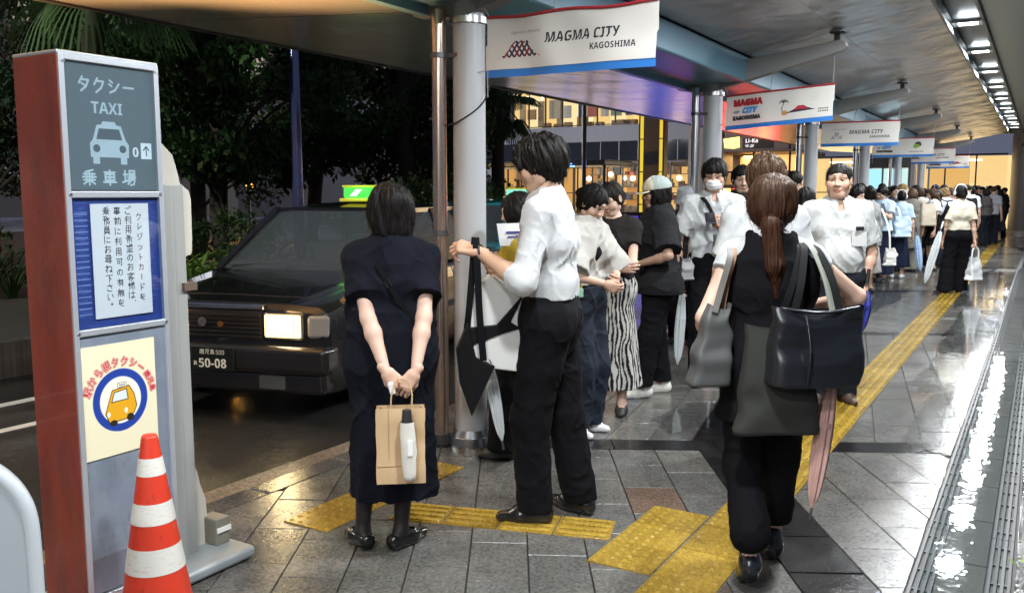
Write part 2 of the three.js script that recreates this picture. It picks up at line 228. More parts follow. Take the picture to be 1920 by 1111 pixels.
// standing water
const ripple = tex(512, (u, v) => fbm(u, v, 7, 4, 71) * 0.7 + fbm(u, v, 26, 2, 75) * 0.3);
{ const wm = mat([0.92, 0.94, 0.95], 0.03, 0, { transmission: 1, thickness: 0, bumpMap: scaled(ripple, 1.3), bumpScale: 0.0012 });
  const pools = [[9, -0.19, 14, 0.13, 0.03], [5.2, -0.19, 4, 0.12, 0.03], [8.4, -0.62, 1.7, 0.17, 0.12], [6.3, -0.55, 0.9, 0.1, 0.1], [11.5, -0.6, 2.4, 0.22, 0.16], [16, -0.9, 3, 0.5, 0.3], [5.0, 0.4, 1.6, 0.3, 0.2], [9, 0.5, 3, 0.35, 0.2], [13.5, -2.0, 2.5, 0.35, 0.3], [7.3, -1.95, 0.7, 0.22, 0.12], [5.55, -1.9, 0.4, 0.2, 0.1], [4.2, -2.55, 0.5, 0.14, 0.08]];
  pools.forEach(([s, q, ls, lq, j], k) => { const P = [], I = []; const N = 72; P.push(...W(s, q, 0.0042).toArray()); for (let i = 0; i < N; i++) { const t = i / N * TAU, f = 1 + 0.28 * n3(Math.cos(t) * 2.2, Math.sin(t) * 2.2, k * 7.1) + j * n3(Math.cos(t) * 9, Math.sin(t) * 9, k); const sg = (v, e) => Math.sign(v) * Math.pow(Math.abs(v), e); P.push(...W(s + ls * sg(Math.cos(t), 0.8) * f, q + lq * sg(Math.sin(t), 0.8) * f, 0.0042).toArray()); I.push(0, 1 + i, 1 + (i + 1) % N); }
    const g = new THREE.BufferGeometry(); g.setAttribute('position', new THREE.Float32BufferAttribute(P, 3)); const U = []; for (let i = 0; i < P.length; i += 3) U.push(P[i], P[i + 2]); g.setAttribute('uv', new THREE.Float32BufferAttribute(U, 2)); g.setIndex(I); g.computeVertexNormals(); const m = obj('water', g, wm); m.userData.kind = 'structure'; });
}
// lane lines on the road
{ const g = []; const ln = (s0, s1, q, w) => g.push(flat(quadQS(s0, s1, q - w / 2, q + w / 2), ROAD + 0.003, ROAD + 0.006)); ln(-4, 60, -6.62, 0.11); ln(-4, 60, -5.9, 0.09); const m = obj('road_marking', g, paint); m.userData.kind = 'structure'; }

// ---------------------------------------------------------------- canopy, lamps, columns
const street = (name, label, cat, s, q, h, group) => thing(name, label, cat, W(s, q, h), -SA, group); // local x = across, -z = along the street
const COLS = []; for (let i = -3; i <= 5; i++) COLS.push(4.27 + 4.33 * i);
const soffitBump = scaled(tex(256, (u, v) => fbm(u, v, 5, 3, 81)), 1);
const soffit = mat([0.45, 0.46, 0.47], 0.3, 0.65, { bumpMap: soffitBump, bumpScale: 0.05 });
const wingMetal = mat([0.5, 0.49, 0.48], 0.26, 0.6, { bumpMap: soffitBump, bumpScale: 0.012 });
const teal = mat([0.13, 0.27, 0.37], 0.35, 0.2), roofTop = mat([0.2, 0.2, 0.21], 0.5, 0.3), stripPanel = mat([0.38, 0.47, 0.5], 0.35, 0.3);
{
  const can = street('walkway_canopy', 'long metal canopy with curved grey soffit over the wet walkway', 'canopy', 0, 0, 0);
  const prof = [[-2.52, 2.79], [-2.1, 2.87], [-1.7, 2.945], [-1.28, 3.03], [-0.885, 3.095]], N = 12, at = (t) => { const c = new THREE.CatmullRomCurve3(prof.map((p) => V(p[0], p[1], 0))); return c.getPoint(t); };
  const pp = []; for (let i = 0; i <= N; i++) pp.push(at(i / N));
  for (let k = 0; k < COLS.length; k++) {
    const s0 = COLS[k] - (k ? 0 : 4), s1 = k < COLS.length - 1 ? COLS[k + 1] : COLS[k] + 1.6, L = s1 - s0 - 0.012;
    for (const [a, b] of [[0, 6], [6, 12]]) {
      const under = grid(8, b - a, (u, v) => { const p = pp[Math.round(lerp(a, b, v))]; return [p.x + (v === 0 && a ? 0.004 : 0) , p.y, -(s0 + 0.006 + u * L)]; });
      const U = under.attributes.uv; for (let i = 0; i < U.count; i++) U.setXY(i, U.getX(i) * L * 0.45 + k * 0.37, U.getY(i) * 0.5 + a);
      obj('soffit_panel', under, soffit, can);
    }
    const wing = grid(6, 4, (u, v) => [lerp(-5.5, -3.16, v), lerp(2.70, 2.525, v), -(s0 + 0.006 + u * L)]); const U = wing.attributes.uv; for (let i = 0; i < U.count; i++) U.setXY(i, U.getX(i) * L * 0.4 + k * 0.31, U.getY(i) * 0.9);
    obj('wing_soffit', wing, wingMetal, can);
  }
  const L0 = -12.9, L1 = 23.55 + 4, roof = [[-5.52, 2.72], [-3.15, 2.56], [-3.15, 2.8], [-2.5, 2.86], [-2.1, 2.96], [-1.7, 3.05], [-1.0, 3.2], [2.6, 3.3], [2.6, 3.45], [-1.0, 3.36], [-2.6, 3.05], [-5.52, 2.8]];
  const g = extr(roof, 40.4); g.translate(0, 0, -27.5); obj('roof_deck', g, roofTop, can);
  obj('fascia', [bx(0.03, 0.13, 40.4, -5.53, 2.75, -7.3)], darkMetal, can);
  obj('gutter_beam', [rbx(0.62, 0.24, 40.4, 0.02, -2.83, 2.66, -7.3), bx(0.06, 0.06, 40.4, -3.12, 2.52, -7.3)], teal, can);
  objs('lamp_channel', [bx(0.025, 0.1, 40.4, -0.872, 3.08, -7.3), bx(0.025, 0.1, 40.4, -0.568, 3.08, -7.3), bx(0.28, 0.01, 40.4, -0.72, 3.165, -7.3)], mat([0.16, 0.18, 0.19], 0.4, 0.4), can);
  obj('side_panel', [bx(0.4, 0.02, 40.4, -0.352, 3.09, -7.3)], stripPanel, can);
  obj('edge_trim', [bx(0.04, 0.16, 40.4, -0.13, 3.1, -7.3)], darkMetal, can);
  obj('outer_soffit', [bx(2.7, 0.02, 40.4, 1.24, 3.16, -7.3)], mat([0.1, 0.105, 0.12], 0.4, 0.4), can);
  obj('end_fascia', [bx(2.6, 0.16, 0.03, -1.2, 3.14, -27.52)], mat([0.4, 0.36, 0.33], 0.4, 0.5), can);
}
const flapMat = mat([0.5, 0.52, 0.53], 0.4), frameMat = mat([0.45, 0.46, 0.47], 0.35, 0.5), lampGlow = glow([0.9, 0.97, 1], LAMP_GLOW);
for (let i = -8; i <= 8; i++) {
  const s = 9.7 + i * 1.97, t = street('ceiling_lamp', i >= 0 ? `${['first', 'second', 'third', 'fourth', 'fifth', 'sixth', 'seventh', 'eighth', 'ninth'][i]} square lamp from the near end of the bright canopy row` : 'square white lamp of the canopy row overhead before the frame', 'lamp', s, -0.72, 3.1, i < 0 ? 'lamps overhead out of view' : 'lamps in the bright row under the canopy');
  obj('frame', [bx(0.26, 0.03, 0.045, 0, 0, -0.108), bx(0.26, 0.03, 0.045, 0, 0, 0.108), bx(0.045, 0.03, 0.17, -0.108, 0, 0), bx(0.045, 0.03, 0.17, 0.108, 0, 0)], frameMat, t);
  obj('diffuser', bx(0.17, 0.012, 0.17, 0, 0.004, 0), lampGlow, t);
  obj('reflector', [bx(0.06, 0.006, 0.18, -0.14, -0.016, 0, 0, 0, 0.5)], flapMat, t);
  const l = new THREE.RectAreaLight(new THREE.Color().setRGB(0.94, 0.98, 1), LAMP_POWER, 0.22, 0.22); l.position.set(0, -0.035, 0); l.rotation.x = -Math.PI / 2; t.add(l);
}
const colMat = mat([0.42, 0.43, 0.45], 0.45, 0.1), armMat = mat([0.34, 0.335, 0.33], 0.42, 0.3), pipeReflectTint = mat([0.5, 0.4, 0.34], 0.22, 0.9);  // the first pipe is steel; its brownish reflection is put into the colour
const ordinal = ['first', 'second', 'third', 'fourth', 'fifth', 'sixth'];
COLS.forEach((s, k) => {
  const i = k - 3, nm = i >= 0 ? `${ordinal[i]} nearest` : 'unseen';
  const c = street('canopy_column', i >= 0 ? `round grey steel column under the canopy, the ${nm} of the row` : 'round grey steel column of the canopy behind the viewpoint', 'column', s, -2.85, 0, 'columns carrying the canopy');
  const arm = [[-0.05, 2.46], [1.12, 2.742], [1.2, 2.765], [1.235, 2.80], [1.225, 2.836], [1.17, 2.85], [-0.05, 2.69], [-0.35, 2.62], [-0.35, 2.5]];
  obj('shaft', [cyl(0.096, 0.092, 2.56, 0, 1.28, 0, 32)], colMat, c); obj('base_ring', [cyl(0.135, 0.13, 0.05, 0, 0.025, 0, 28), cyl(0.115, 0.1, 0.04, 0, 0.07, 0, 28)], steel, c);
  const g = extr(arm, 0.1, 0.005); g.translate(0, 0, -0.05); obj('arm', g, armMat, c);
  const bolts = []; for (let b = 0; b < 4; b++) bolts.push(cyl(0.012, 0.012, 0.02, 0.18 + 0.09 * (b % 2), 2.56 + 0.06 * (b > 1), 0.074, 8, Math.PI / 2)); objs('bolt', bolts, darkMetal, c);
  objs('bracket', [bx(0.05, 0.09, 0.05, 1.15, 2.89, 0), bx(0.12, 0.015, 0.1, 1.15, 2.925, 0)], darkMetal, c);
  obj('collar', [cyl(0.108, 0.108, 0.035, 0, 2.44, 0, 28)], steel, c);
  if (i === 0) obj('cable', [tube([[-0.12, 1.86, 0.06], [0, 1.88, 0.105], [0.11, 1.98, 0.03], [0.16, 2.14, 0]], 0.005, 20, 6)], rubber, c);
  const p = street('downpipe', i >= 0 ? `${i === 0 ? 'reflection-tinted' : 'slim steel'} rainwater pipe beside the ${nm} canopy column` : 'slim steel rainwater pipe behind the viewpoint', 'pipe', s - 0.1, -2.99, 0, 'rainwater pipes beside the columns');
  obj('pipe', [cyl(0.041, 0.041, 2.5, 0, 1.25, 0, 24)], i === 0 ? pipeReflectTint : steel, p); objs('clamp', [cyl(0.048, 0.048, 0.03, 0, 2.25, 0, 20), bx(0.13, 0.02, 0.02, 0.06, 2.25, -0.02), cyl(0.048, 0.048, 0.03, 0, 1.25, 0, 20), cyl(0.05, 0.05, 0.06, 0, 0.03, 0, 20)], darkMetal, p);
});
// banners hung under the arms
function bannerTex(kind) {
  return canvasTex(1024, 270, (g, w, h) => {
    g.fillStyle = '#dcd8d2'; g.fillRect(0, 0, w, h);
    const lattice = (x, y, s, cols) => { // mountain of crossed bands
      g.save(); g.translate(x, y); g.scale(s, s); g.beginPath(); g.moveTo(0, 100); g.quadraticCurveTo(70, 75, 95, 12); g.lineTo(115, 0); g.lineTo(135, 12); g.lineTo(160, 0); g.lineTo(185, 12); g.lineTo(205, 0); g.quadraticCurveTo(240, 75, 310, 100); g.closePath(); g.clip();
      g.fillStyle = '#e8e4df'; g.fillRect(0, 0, 310, 100); for (let i = -6; i < 14; i++) { g.lineWidth = kind ? 8 : 13; g.strokeStyle = cols[(i + 6) % cols.length]; g.beginPath(); g.moveTo(i * 38, 0); g.lineTo(i * 38 + 75, 100); g.stroke(); g.strokeStyle = cols[(i + 7) % cols.length]; g.beginPath(); g.moveTo(i * 38 + 75, 0); g.lineTo(i * 38, 100); g.stroke(); } g.restore();
    };
    if (kind === 0 || kind === 2) {
      lattice(85, 125, 0.86, kind ? ['#3a2530', '#4a4048', '#e8e4df'] : ['#8c1a24', '#242a55', '#6d1620', '#1f2a3a']);
      g.fillStyle = '#22222a'; g.font = 'bold 70px sans-serif'; g.save(); g.translate(372, 150); g.transform(1, 0, -0.04, 1, 0, 0); g.fillText('MAGMA CITY', 0, 0); g.restore(); g.font = 'bold 44px sans-serif'; g.fillText('KAGOSHIMA', 648, 205);
      g.font = 'italic 20px serif'; g.fillStyle = '#8a7a72'; g.fillText('Kagoshima Museum', 150, 92);
    } else {
      const blob = (t, x, y, s, c) => { g.font = `bold ${s}px sans-serif`; g.lineWidth = s * 0.16; g.lineJoin = 'round'; g.strokeStyle = g.fillStyle = c; g.strokeText(t, x, y); g.fillText(t, x, y); };
      blob('MAGMA', 70, 95, 74, '#b01f2c'); blob('CITY', 165, 165, 66, '#3b8fd0'); blob('KAGOSHIMA', 75, 225, 46, '#26222a');
      g.fillStyle = '#7d93a5'; g.beginPath(); g.ellipse(110, 150, 34, 14, 0, 0, TAU); g.fill();
      if (kind === 1) {
        g.strokeStyle = '#3a3a30'; g.lineWidth = 7; g.beginPath(); g.moveTo(560, 200); g.quadraticCurveTo(545, 150, 560, 110); g.stroke(); g.lineWidth = 6; for (let i = 0; i < 7; i++) { const a = -2.9 + i * 0.45; g.beginPath(); g.moveTo(560, 110); g.quadraticCurveTo(560 + Math.cos(a) * 30, 110 + Math.sin(a) * 30 - 8, 560 + Math.cos(a) * 48, 112 + Math.sin(a) * 36 + 12); g.stroke(); }
        g.fillStyle = '#c98d4a'; g.beginPath(); g.ellipse(580, 205, 30, 22, 0, 0, TAU); g.fill();
        g.fillStyle = '#2d2030'; g.beginPath(); g.moveTo(600, 205); g.quadraticCurveTo(680, 180, 705, 150); g.lineTo(760, 150); g.quadraticCurveTo(790, 180, 870, 195); g.lineTo(600, 210); g.fill(); g.fillStyle = '#b5233a'; g.beginPath(); g.moveTo(660, 185); g.lineTo(705, 150); g.lineTo(760, 150); g.lineTo(800, 185); g.fill();
        g.strokeStyle = '#b9cfae'; g.lineWidth = 4; g.beginPath(); g.arc(845, 85, 34, 0, TAU); g.moveTo(820, 80); g.lineTo(870, 90); g.moveTo(830, 105); g.lineTo(862, 64); g.stroke();
        g.fillStyle = '#3a3335'; for (let i = 0; i < 12; i++) g.fillRect(890 + (i % 6) * 16, 190 + (i > 5 ? 22 : 0), 10, 13);
      } else { g.fillStyle = '#39333a'; g.beginPath(); g.ellipse(760, 100, 55, 46, 0, 0, TAU); g.fill(); g.fillStyle = '#7aa83a'; g.beginPath(); g.ellipse(735, 130, 55, 34, 0, 0, TAU); g.fill(); g.fillStyle = '#55505a'; for (let i = 0; i < 7; i++) g.fillRect(620 + i * 36, 215, 24, 14); }
    }
  });
}
const bTex = [0, 1, 2, 3].map((k) => mat([0.92, 0.92, 0.92], 0.7, 0, { map: bannerTex(k), side: THREE.DoubleSide, transmission: 0.12, thickness: 0 }));
const hemRed = mat([0.35, 0.02, 0.03], 0.5), hemBlue = mat([0.02, 0.16, 0.5], 0.5), cord = mat([0.3, 0.29, 0.26], 0.7);
const bannerLabels = ['white MAGMA CITY KAGOSHIMA banner with red and blue lattice mountain on the nearest column', 'white banner with red, blue and black lettering, a palm tree and a red volcano', 'white MAGMA CITY banner with small dark lattice mountain, third banner from the camera', 'white banner with a green and dark round picture, fourth from the camera', 'small far MAGMA CITY banner, fifth from the camera', 'smallest far banner at the end of the row, sixth from the camera'];
for (let i = 0; i < 6; i++) {
  const s = COLS[i + 3] - 0.02, b = street('hanging_banner', bannerLabels[i], 'banner', s, -2.21, 2.3, 'banners hung under the canopy arms'), tilt = [-0.005, 0.06, -0.005, 0, 0.01, 0.01][i], ph = i * 1.7;
  const wob = (x, y) => 0.012 * Math.sin(x * 7 + ph) * (0.4 - y) + 0.01 * n3(x * 5, y * 6, i) + 0.014 * Math.exp(-Math.pow((x + 0.14 + y * 0.25) * 9, 2)) * (i === 0 ? 1 : 0.4);
  const P = (u, v) => { const x = lerp(-0.5, 0.51, u), y = lerp(-0.145, 0.135, v) + tilt * x - (v > 0.9 ? 0.012 * Math.sin(u * Math.PI * 2) ** 2 : 0) * (i === 0 ? 1 : 0); return [x + (v < 0.5 ? -0.01 : 0) , y, wob(x, y)]; };
  obj('cloth', grid(60, 20, P), bTex[[0, 1, 2, 3, 0, 1][i]], b);
  const edge = (v, r, o) => { const pts = []; for (let k = 0; k <= 16; k++) { const p = P(k / 16, v); pts.push([p[0], p[1] + o, p[2]]); } return tube(pts, r, 32, 8); };
  obj('top_hem', [edge(1, 0.009, 0.006)], hemRed, b); const bh = grid(40, 3, (u, v) => { const p = P(u, 0); return [p[0], p[1] - 0.042 * (1 - v), p[2] - 0.003]; }); obj('bottom_hem', [bh], mat([0.02, 0.16, 0.5], 0.5, 0, { side: THREE.DoubleSide }), b);
  objs('tie_cord', [tube([P(0.02, 1), [-0.52, 0.2, 0.02], [-0.58, 0.23, 0.05]], 0.003, 8, 5), tube([P(0.42, 1), [-0.06, 0.25, 0.03], [-0.03, 0.33, 0.06]], 0.003, 8, 5), tube([P(0.98, 1), [0.5, 0.3, 0.02], [0.5, 0.42, 0.03]], 0.003, 8, 5), tube([P(0, 0), [-0.56, -0.15, 0.02], [-0.62, -0.14, 0.06]], 0.003, 8, 5), tube([P(0.012, 0), [-0.5, -0.2, 0.004], [-0.498, -0.29, 0.006]], 0.003, 8, 5)], cord, b);
}

// ---------------------------------------------------------------- buildings behind
const wallGrey = mat([0.22, 0.23, 0.27], 0.6), wallDark = mat([0.045, 0.045, 0.052], 0.45), wallTan = mat([0.5, 0.36, 0.22], 0.5), mull = mat([0.03, 0.03, 0.032], 0.4, 0.4), pane = glass([0.95, 0.95, 0.95], 0.02), paneDark = mat([0.012, 0.014, 0.02], 0.06, 0, { clearcoat: 1 });
const warmUp = [glow([1, 0.68, 0.24], 1.1), glow([1, 0.76, 0.38], 1.25), glow([0.95, 0.85, 0.5], 1.3)];
const warmWall = [glow([1, 0.5, 0.12], 0.8), glow([1, 0.58, 0.17], 0.95), glow([1, 0.42, 0.08], 0.6), glow([1, 0.68, 0.28], 1.15)];
{
  const S = 38, b = street('shopping_building', 'long station shopping building with lit shop windows and grey band across the far end', 'building', S, 0, 0);
  // ground floor shops q -26..-13.6
  obj('wall', [bx(0.4, 8, 3, -12.6, 4, -1.9), bx(12, 0.74, 0.5, -19.3, 4.22, -0.15), bx(12, 2, 0.5, -19.3, 7.7, -0.15), bx(32, 8, 0.5, -41, 4, -0.3), bx(13.2, 9, 0.4, -18.9, 4.4, -4.6), bx(13.2, 0.2, 4.4, -18.9, 3.82, -2.4), bx(13.2, 0.2, 4.4, -18.9, 6.9, -2.4)], wallGrey, b);
  const bay = (q0, q1, h0, h1, n, rows) => {
    const w = (q1 - q0) / n;
    for (let i = 0; i < n; i++) {
      const f = obj('shop_window', [bx(0.05, h1 - h0, 0.08, q0 + i * w, (h0 + h1) / 2, 0.02), bx(w - 0.05, 0.06, 0.08, q0 + (i + 0.5) * w, h1 - 0.03, 0.02), ...Array.from({ length: rows }, (_, r) => bx(w - 0.05, 0.04, 0.06, q0 + (i + 0.5) * w, lerp(h0, h1, r / rows) + 0.02, 0.02))], mull, b);
      obj('pane', bx(w - 0.05, h1 - h0 - 0.06, 0.012, q0 + (i + 0.5) * w, (h0 + h1) / 2 - 0.03, -0.02), pane, f);
    }
  };
  bay(-24.6, -13.7, 0, 2.9, 14, 2); bay(-24.6, -16.3, 4.62, 6.7, 9, 1);
  for (let i = 0; i < 12; i++) { const q = -24.6 + i * 0.95; const f = obj('clerestory_window', [bx(0.04, 0.9, 0.06, q, 3.4, 0.03)], mat([0.2, 0.2, 0.2], 0.4), b); obj('pane', bx(0.9, 0.9, 0.02, q + 0.475, 3.4, 0), paneDark, f); }
  // lit interiors: glowing back walls, shelves and goods in front of them
  const shelf = mat([0.3, 0.2, 0.12], 0.6), goods = [[0.5, 0.3, 0.12], [0.6, 0.5, 0.35], [0.35, 0.1, 0.05], [0.2, 0.25, 0.3], [0.7, 0.6, 0.4]].map((c) => mat(c, 0.6));
  for (let i = 0; i < 14; i++) { const q = -24.6 + (i + 0.5) * 0.78; obj('lit_display_wall', bx(0.74, 2.6, 0.05, q, 1.4, -2.2 - (i % 3) * 0.3), warmWall[(i * 5 + (i > 6 ? 1 : 0)) % 4], b); }
  const sh = []; for (let r = 0; r < 4; r++) sh.push(bx(5.4, 0.035, 0.4, -16.5, 0.55 + r * 0.6, -1.6)); objs('display_shelf', sh, shelf, b);
  goods.forEach((m, k) => { const g = []; for (let i = 0; i < 26; i++) { const r = rnd() * 4 | 0, h = rr(0.12, 0.42); g.push(bx(rr(0.1, 0.34), h, 0.2, rr(-19, -13.9), 0.57 + r * 0.6 + h / 2, -1.6)); } for (let i = 0; i < 8; i++) { const h = rr(0.4, 1.1); g.push(bx(rr(0.3, 0.7), h, 0.4, rr(-24.4, -19.4), h / 2, -1.3)); } obj('shop_goods', g, m, b).userData.kind = 'stuff'; });
  for (let i = 0; i < 5; i++) obj('pendant_light', new THREE.SphereGeometry(0.13, 12, 8).translate(-19 + i * 1.15, 2.15 + 0.2 * (i % 2), -0.9), glow([1, 0.8, 0.5], 5), b);
  // upper floor interior
  for (let i = 0; i < 9; i++) obj('lit_back_wall', bx(0.9, 2, 0.05, -24.1 + i * 0.93, 5.7, -3.2), [warmUp[0], warmUp[1], warmUp[0], warmUp[1], warmUp[2]][i % 5], b);
  const posters = [[[0.6, 0.5, 0.36], -20.9, 0.6, 0.9], [[0.1, 0.16, 0.26], -19.45, 0.3, 0.8], [[0.55, 0.16, 0.1], -18.85, 0.55, 0.6], [[0.3, 0.36, 0.22], -17.6, 0.55, 0.5], [[0.06, 0.08, 0.16], -16.95, 0.32, 0.9], [[0.6, 0.36, 0.16], -22.2, 0.5, 0.5], [[0.7, 0.66, 0.55], -20.2, 0.4, 0.6], [[0.65, 0.6, 0.5], -18.2, 0.4, 0.5]];
  for (const [c, q, w, h] of posters) { obj('poster_panel', bx(w, h, 0.05, q, 5.1 + h / 2, -0.9), mat(c, 0.5), b); }
  { const g = []; for (let i = 0; i < 16; i++) { const h = rr(0.2, 0.5); g.push(bx(rr(0.2, 0.6), h, 0.3, rr(-24.3, -16.5), 4.66 + h / 2, rr(-2.6, -1.1))); } obj('upper_shop_goods', g, mat([0.5, 0.32, 0.16], 0.6), b).userData.kind = 'stuff'; const f = []; for (let i = 0; i < 3; i++) f.push(bx(0.35, 1.3, 0.06, -23.6 + i * 1.1, 5.5, -2.4)); objs('display_partition', f, mat([0.62, 0.5, 0.34], 0.6), b); }
  for (let i = 0; i < 11; i++) obj('ceiling_spot', new THREE.SphereGeometry(0.06, 8, 6).translate(-24.3 + i * 0.42, 6.15 + 0.12 * (i % 3), -1.2), glow([1, 0.85, 0.55], 9), b);
  rect(b, [1, 0.72, 0.4], 2.2, 10, 2.4, V(-19, 1.6, 0.2), V(0, 0, 0)).rotation.set(0, Math.PI, 0);
  rect(b, [1, 0.78, 0.45], 3.0, 8, 2, V(-20.4, 5.6, 0.2), V(0, 0, 0)).rotation.set(0, Math.PI, 0);
  // entrance part to the right of the columns, with its sign band
  objs('entrance_wall', [bx(1.3, 9, 0.5, -12.9, 4.5, 0.1), bx(3.1, 0.6, 0.6, -10.5, 3.5, 0.6), bx(0.25, 3.2, 1.4, -11.9, 1.6, 0.3), bx(14, 3.5, 0.3, -5.4, 5.6, -0.2), bx(3.2, 0.15, 6, -10.5, 3.25, -2.4)], mat([0.22, 0.17, 0.14], 0.5), b);
  obj('lit_wall', [bx(2.7, 3.2, 0.1, -10.4, 1.6, -2.8)], glow([1, 0.5, 0.15], 1.3), b);
  objs('inner_wall', [bx(0.9, 3.2, 0.2, -11.2, 1.6, -1.2), bx(0.5, 2.2, 0.3, -9.4, 1.1, -1.4)], wallTan, b);
  rect(b, [1, 0.66, 0.3], 26, 2.2, 1.6, V(-10.4, 3.1, -1.2), V(0, 0, 0)).rotation.set(-Math.PI / 2, 0, 0);
  objs('door_frame', [bx(0.07, 3.2, 0.1, -9.1, 1.6, 0.5), bx(0.07, 3.2, 0.1, -10.6, 1.6, 0.5), bx(3, 0.07, 0.1, -10.3, 2.35, 0.5)], mull, b);
  const sign = obj('sign_panel', bx(2.9, 0.52, 0.06, -10.5, 3.52, 0.95), mat([0.2, 0.17, 0.16], 0.5), b);
  obj('sign_logo', extr([[-11.75, 3.72], [-11.1, 3.8], [-11.08, 3.38], [-11.3, 3.33], [-11.7, 3.36]], 0.04, 0.01).translate(0, 0, 0.98), glow([1, 0.86, 0.2], 2.2), sign);
  obj('sign_lettering', place(new THREE.PlaneGeometry(1.3, 0.46), -10.3, 3.53, 0.988), mat([1, 1, 1], 0.5, 0, { emissive: new THREE.Color(0.9, 0.9, 0.9), emissiveMap: canvasTex(256, 92, (g) => { g.fillStyle = '#000'; g.fillRect(0, 0, 256, 92); g.fillStyle = '#fff'; g.font = 'bold 46px sans-serif'; g.fillText('Li-Ka', 20, 42); g.font = 'bold 30px sans-serif'; g.fillText('1F-2F', 20, 80); }), map: canvasTex(256, 92, (g) => { g.fillStyle = '#332b28'; g.fillRect(0, 0, 256, 92); g.fillStyle = '#fff'; g.font = 'bold 46px sans-serif'; g.fillText('Li-Ka', 20, 42); g.font = 'bold 30px sans-serif'; g.fillText('1F-2F', 20, 80); }) }), sign);
  // glazed front behind the queue, q -8..-1.2
  bay(-8.6, -1.2, 0, 2.95, 7, 2);
  for (let i = 0; i < 5; i++) obj('lit_hall_wall', bx(1.46, 2.9, 0.05, -7.9 + i * 1.5, 1.5, -2.4 - (i % 2) * 0.4), [warmWall[3], warmWall[1], warmWall[3], warmWall[1], warmWall[3]][i], b);
  for (let i = 0; i < 4; i++) obj('ceiling_panel_light', bx(0.9, 0.05, 0.4, -7.4 + i * 1.6, 2.75, -1.3), glow([1, 0.85, 0.6], 6), b);
  objs('notice', [bx(0.3, 0.45, 0.02, -1.75, 1.5, -0.05), bx(0.25, 0.4, 0.02, -2.2, 1.55, -0.05)], mat([0.5, 0.5, 0.6], 0.5), b);
  rect(b, [1, 0.74, 0.4], 2.2, 7, 2.4, V(-4.9, 1.6, 0.2), V(0, 0, 0)).rotation.set(0, Math.PI, 0);
  obj('roof', [bx(75, 0.6, 10, -22, 9.2, -5)], wallDark, b);
}
// red reflection in the metal underside, built as glowing panels over the entrance
{ const t = street('red_reflection_glow', 'glowing red panels imitating a red reflection under the eaves above the shop entrance', 'sign', 36.6, -10.2, 4.25); const hous = obj('housing', [bx(2.5, 0.1, 1.3, 0, 0.42, 0, 0.1)], mat([0.3, 0.28, 0.3], 0.3, 0.7), t); for (let i = 0; i < 6; i++) obj('reflection_bar', rbx(i % 3 === 1 ? 0.16 : 0.3, 0.5 - (i % 2) * 0.1, 0.05, 0.02, -1 + i * 0.4, 0.05, 0.3), glow(i % 3 === 1 ? [1, 0.4, 0.08] : [1, 0.06, 0.07], i % 3 === 1 ? 3 : 1.6), t); rect(t, [1, 0.1, 0.1], 14, 2.2, 0.5, V(0, 0.05, 0.4), V(0, 0, 0)).rotation.set(0, Math.PI, 0); }
{ const t = street('red_reflection_strip', 'small vertical glowing strips beyond the canopy wing imitating its red reflections', 'sign', 34, -12.6, 4.4); for (let i = 0; i < 2; i++) obj('reflection_tube', rbx(0.1, 0.9 - 0.3 * i, 0.08, 0.03, i * 0.28, 0.45 - 0.1 * i, 0), glow([1, 0.07, 0.1], 3.2), t); obj('bracket', bx(0.6, 0.08, 0.1, 0.14, -0.1, 0), mull, t); }  // glowing strips stand in for red reflections on the canopy wing
{ const t = street('added_red_glow', 'added red and orange glow for reflections, standing before the shop entrance', 'sign', 35.2, -10.4, 0); obj('housing', rbx(2.4, 1.7, 0.2, 0.03, 0, 0.95, -0.12), dark, t); for (let i = 0; i < 6; i++) obj('added_glow_panel', rbx(0.32, 1.4, 0.04, 0.02, -1 + i * 0.4, 0.95, 0), glow(i % 3 === 1 ? [1, 0.4, 0.06] : [1, 0.05, 0.06], i % 3 === 1 ? 5 : 3), t); rect(t, [1, 0.12, 0.1], 12, 2.2, 1.4, V(0, 0.95, 0.06), V(0, 0, 0)).rotation.set(0, Math.PI, 0); }  // added glow, gives the canopy wing its red reflections
{ const t = street('added_blue_glow', 'added blue and violet glow for reflections, behind the queue', 'sign', 22.5, -9.2, 0); obj('housing', rbx(2.6, 0.9, 0.2, 0.03, 0, 0.5, -0.12), dark, t); for (let i = 0; i < 5; i++) obj('added_glow_panel', rbx(0.44, 0.7, 0.04, 0.02, -1 + i * 0.5, 0.5, 0), glow(i % 2 ? [0.2, 0.1, 1] : [0.05, 0.22, 1], 0.5), t); rect(t, [0.12, 0.16, 1], 2.5, 2.4, 1, V(0, 0.75, 0.06), V(0, 0, 0)).rotation.set(0, Math.PI, 0); }  // added glow, gives the canopy wing its blue and violet reflections
// square pillar clad with lit yellow glass strips
{ const t = street('lit_pillar', 'square dark pillar with glowing yellow glass strips at its corners', 'pillar', 26.4, -10.62, 0); obj('shaft', bx(0.52, 4.6, 0.52, 0, 2.3, 0), mat([0.13, 0.125, 0.12], 0.4, 0.3), t); for (const x of [-0.31, 0.31]) for (let k = 0; k < 4; k++) obj('lit_glass', bx(0.13 - (x > 0 ? 0.05 : 0), 0.98, 0.1, x, 0.6 + k * 1.02, 0.2), glow([1, 0.72, 0.06], 0.85), t); for (const x of [-0.4, 0.4]) obj('edge_post', bx(0.05, 4.5, 0.3, x, 2.25, 0.1), mull, t); }
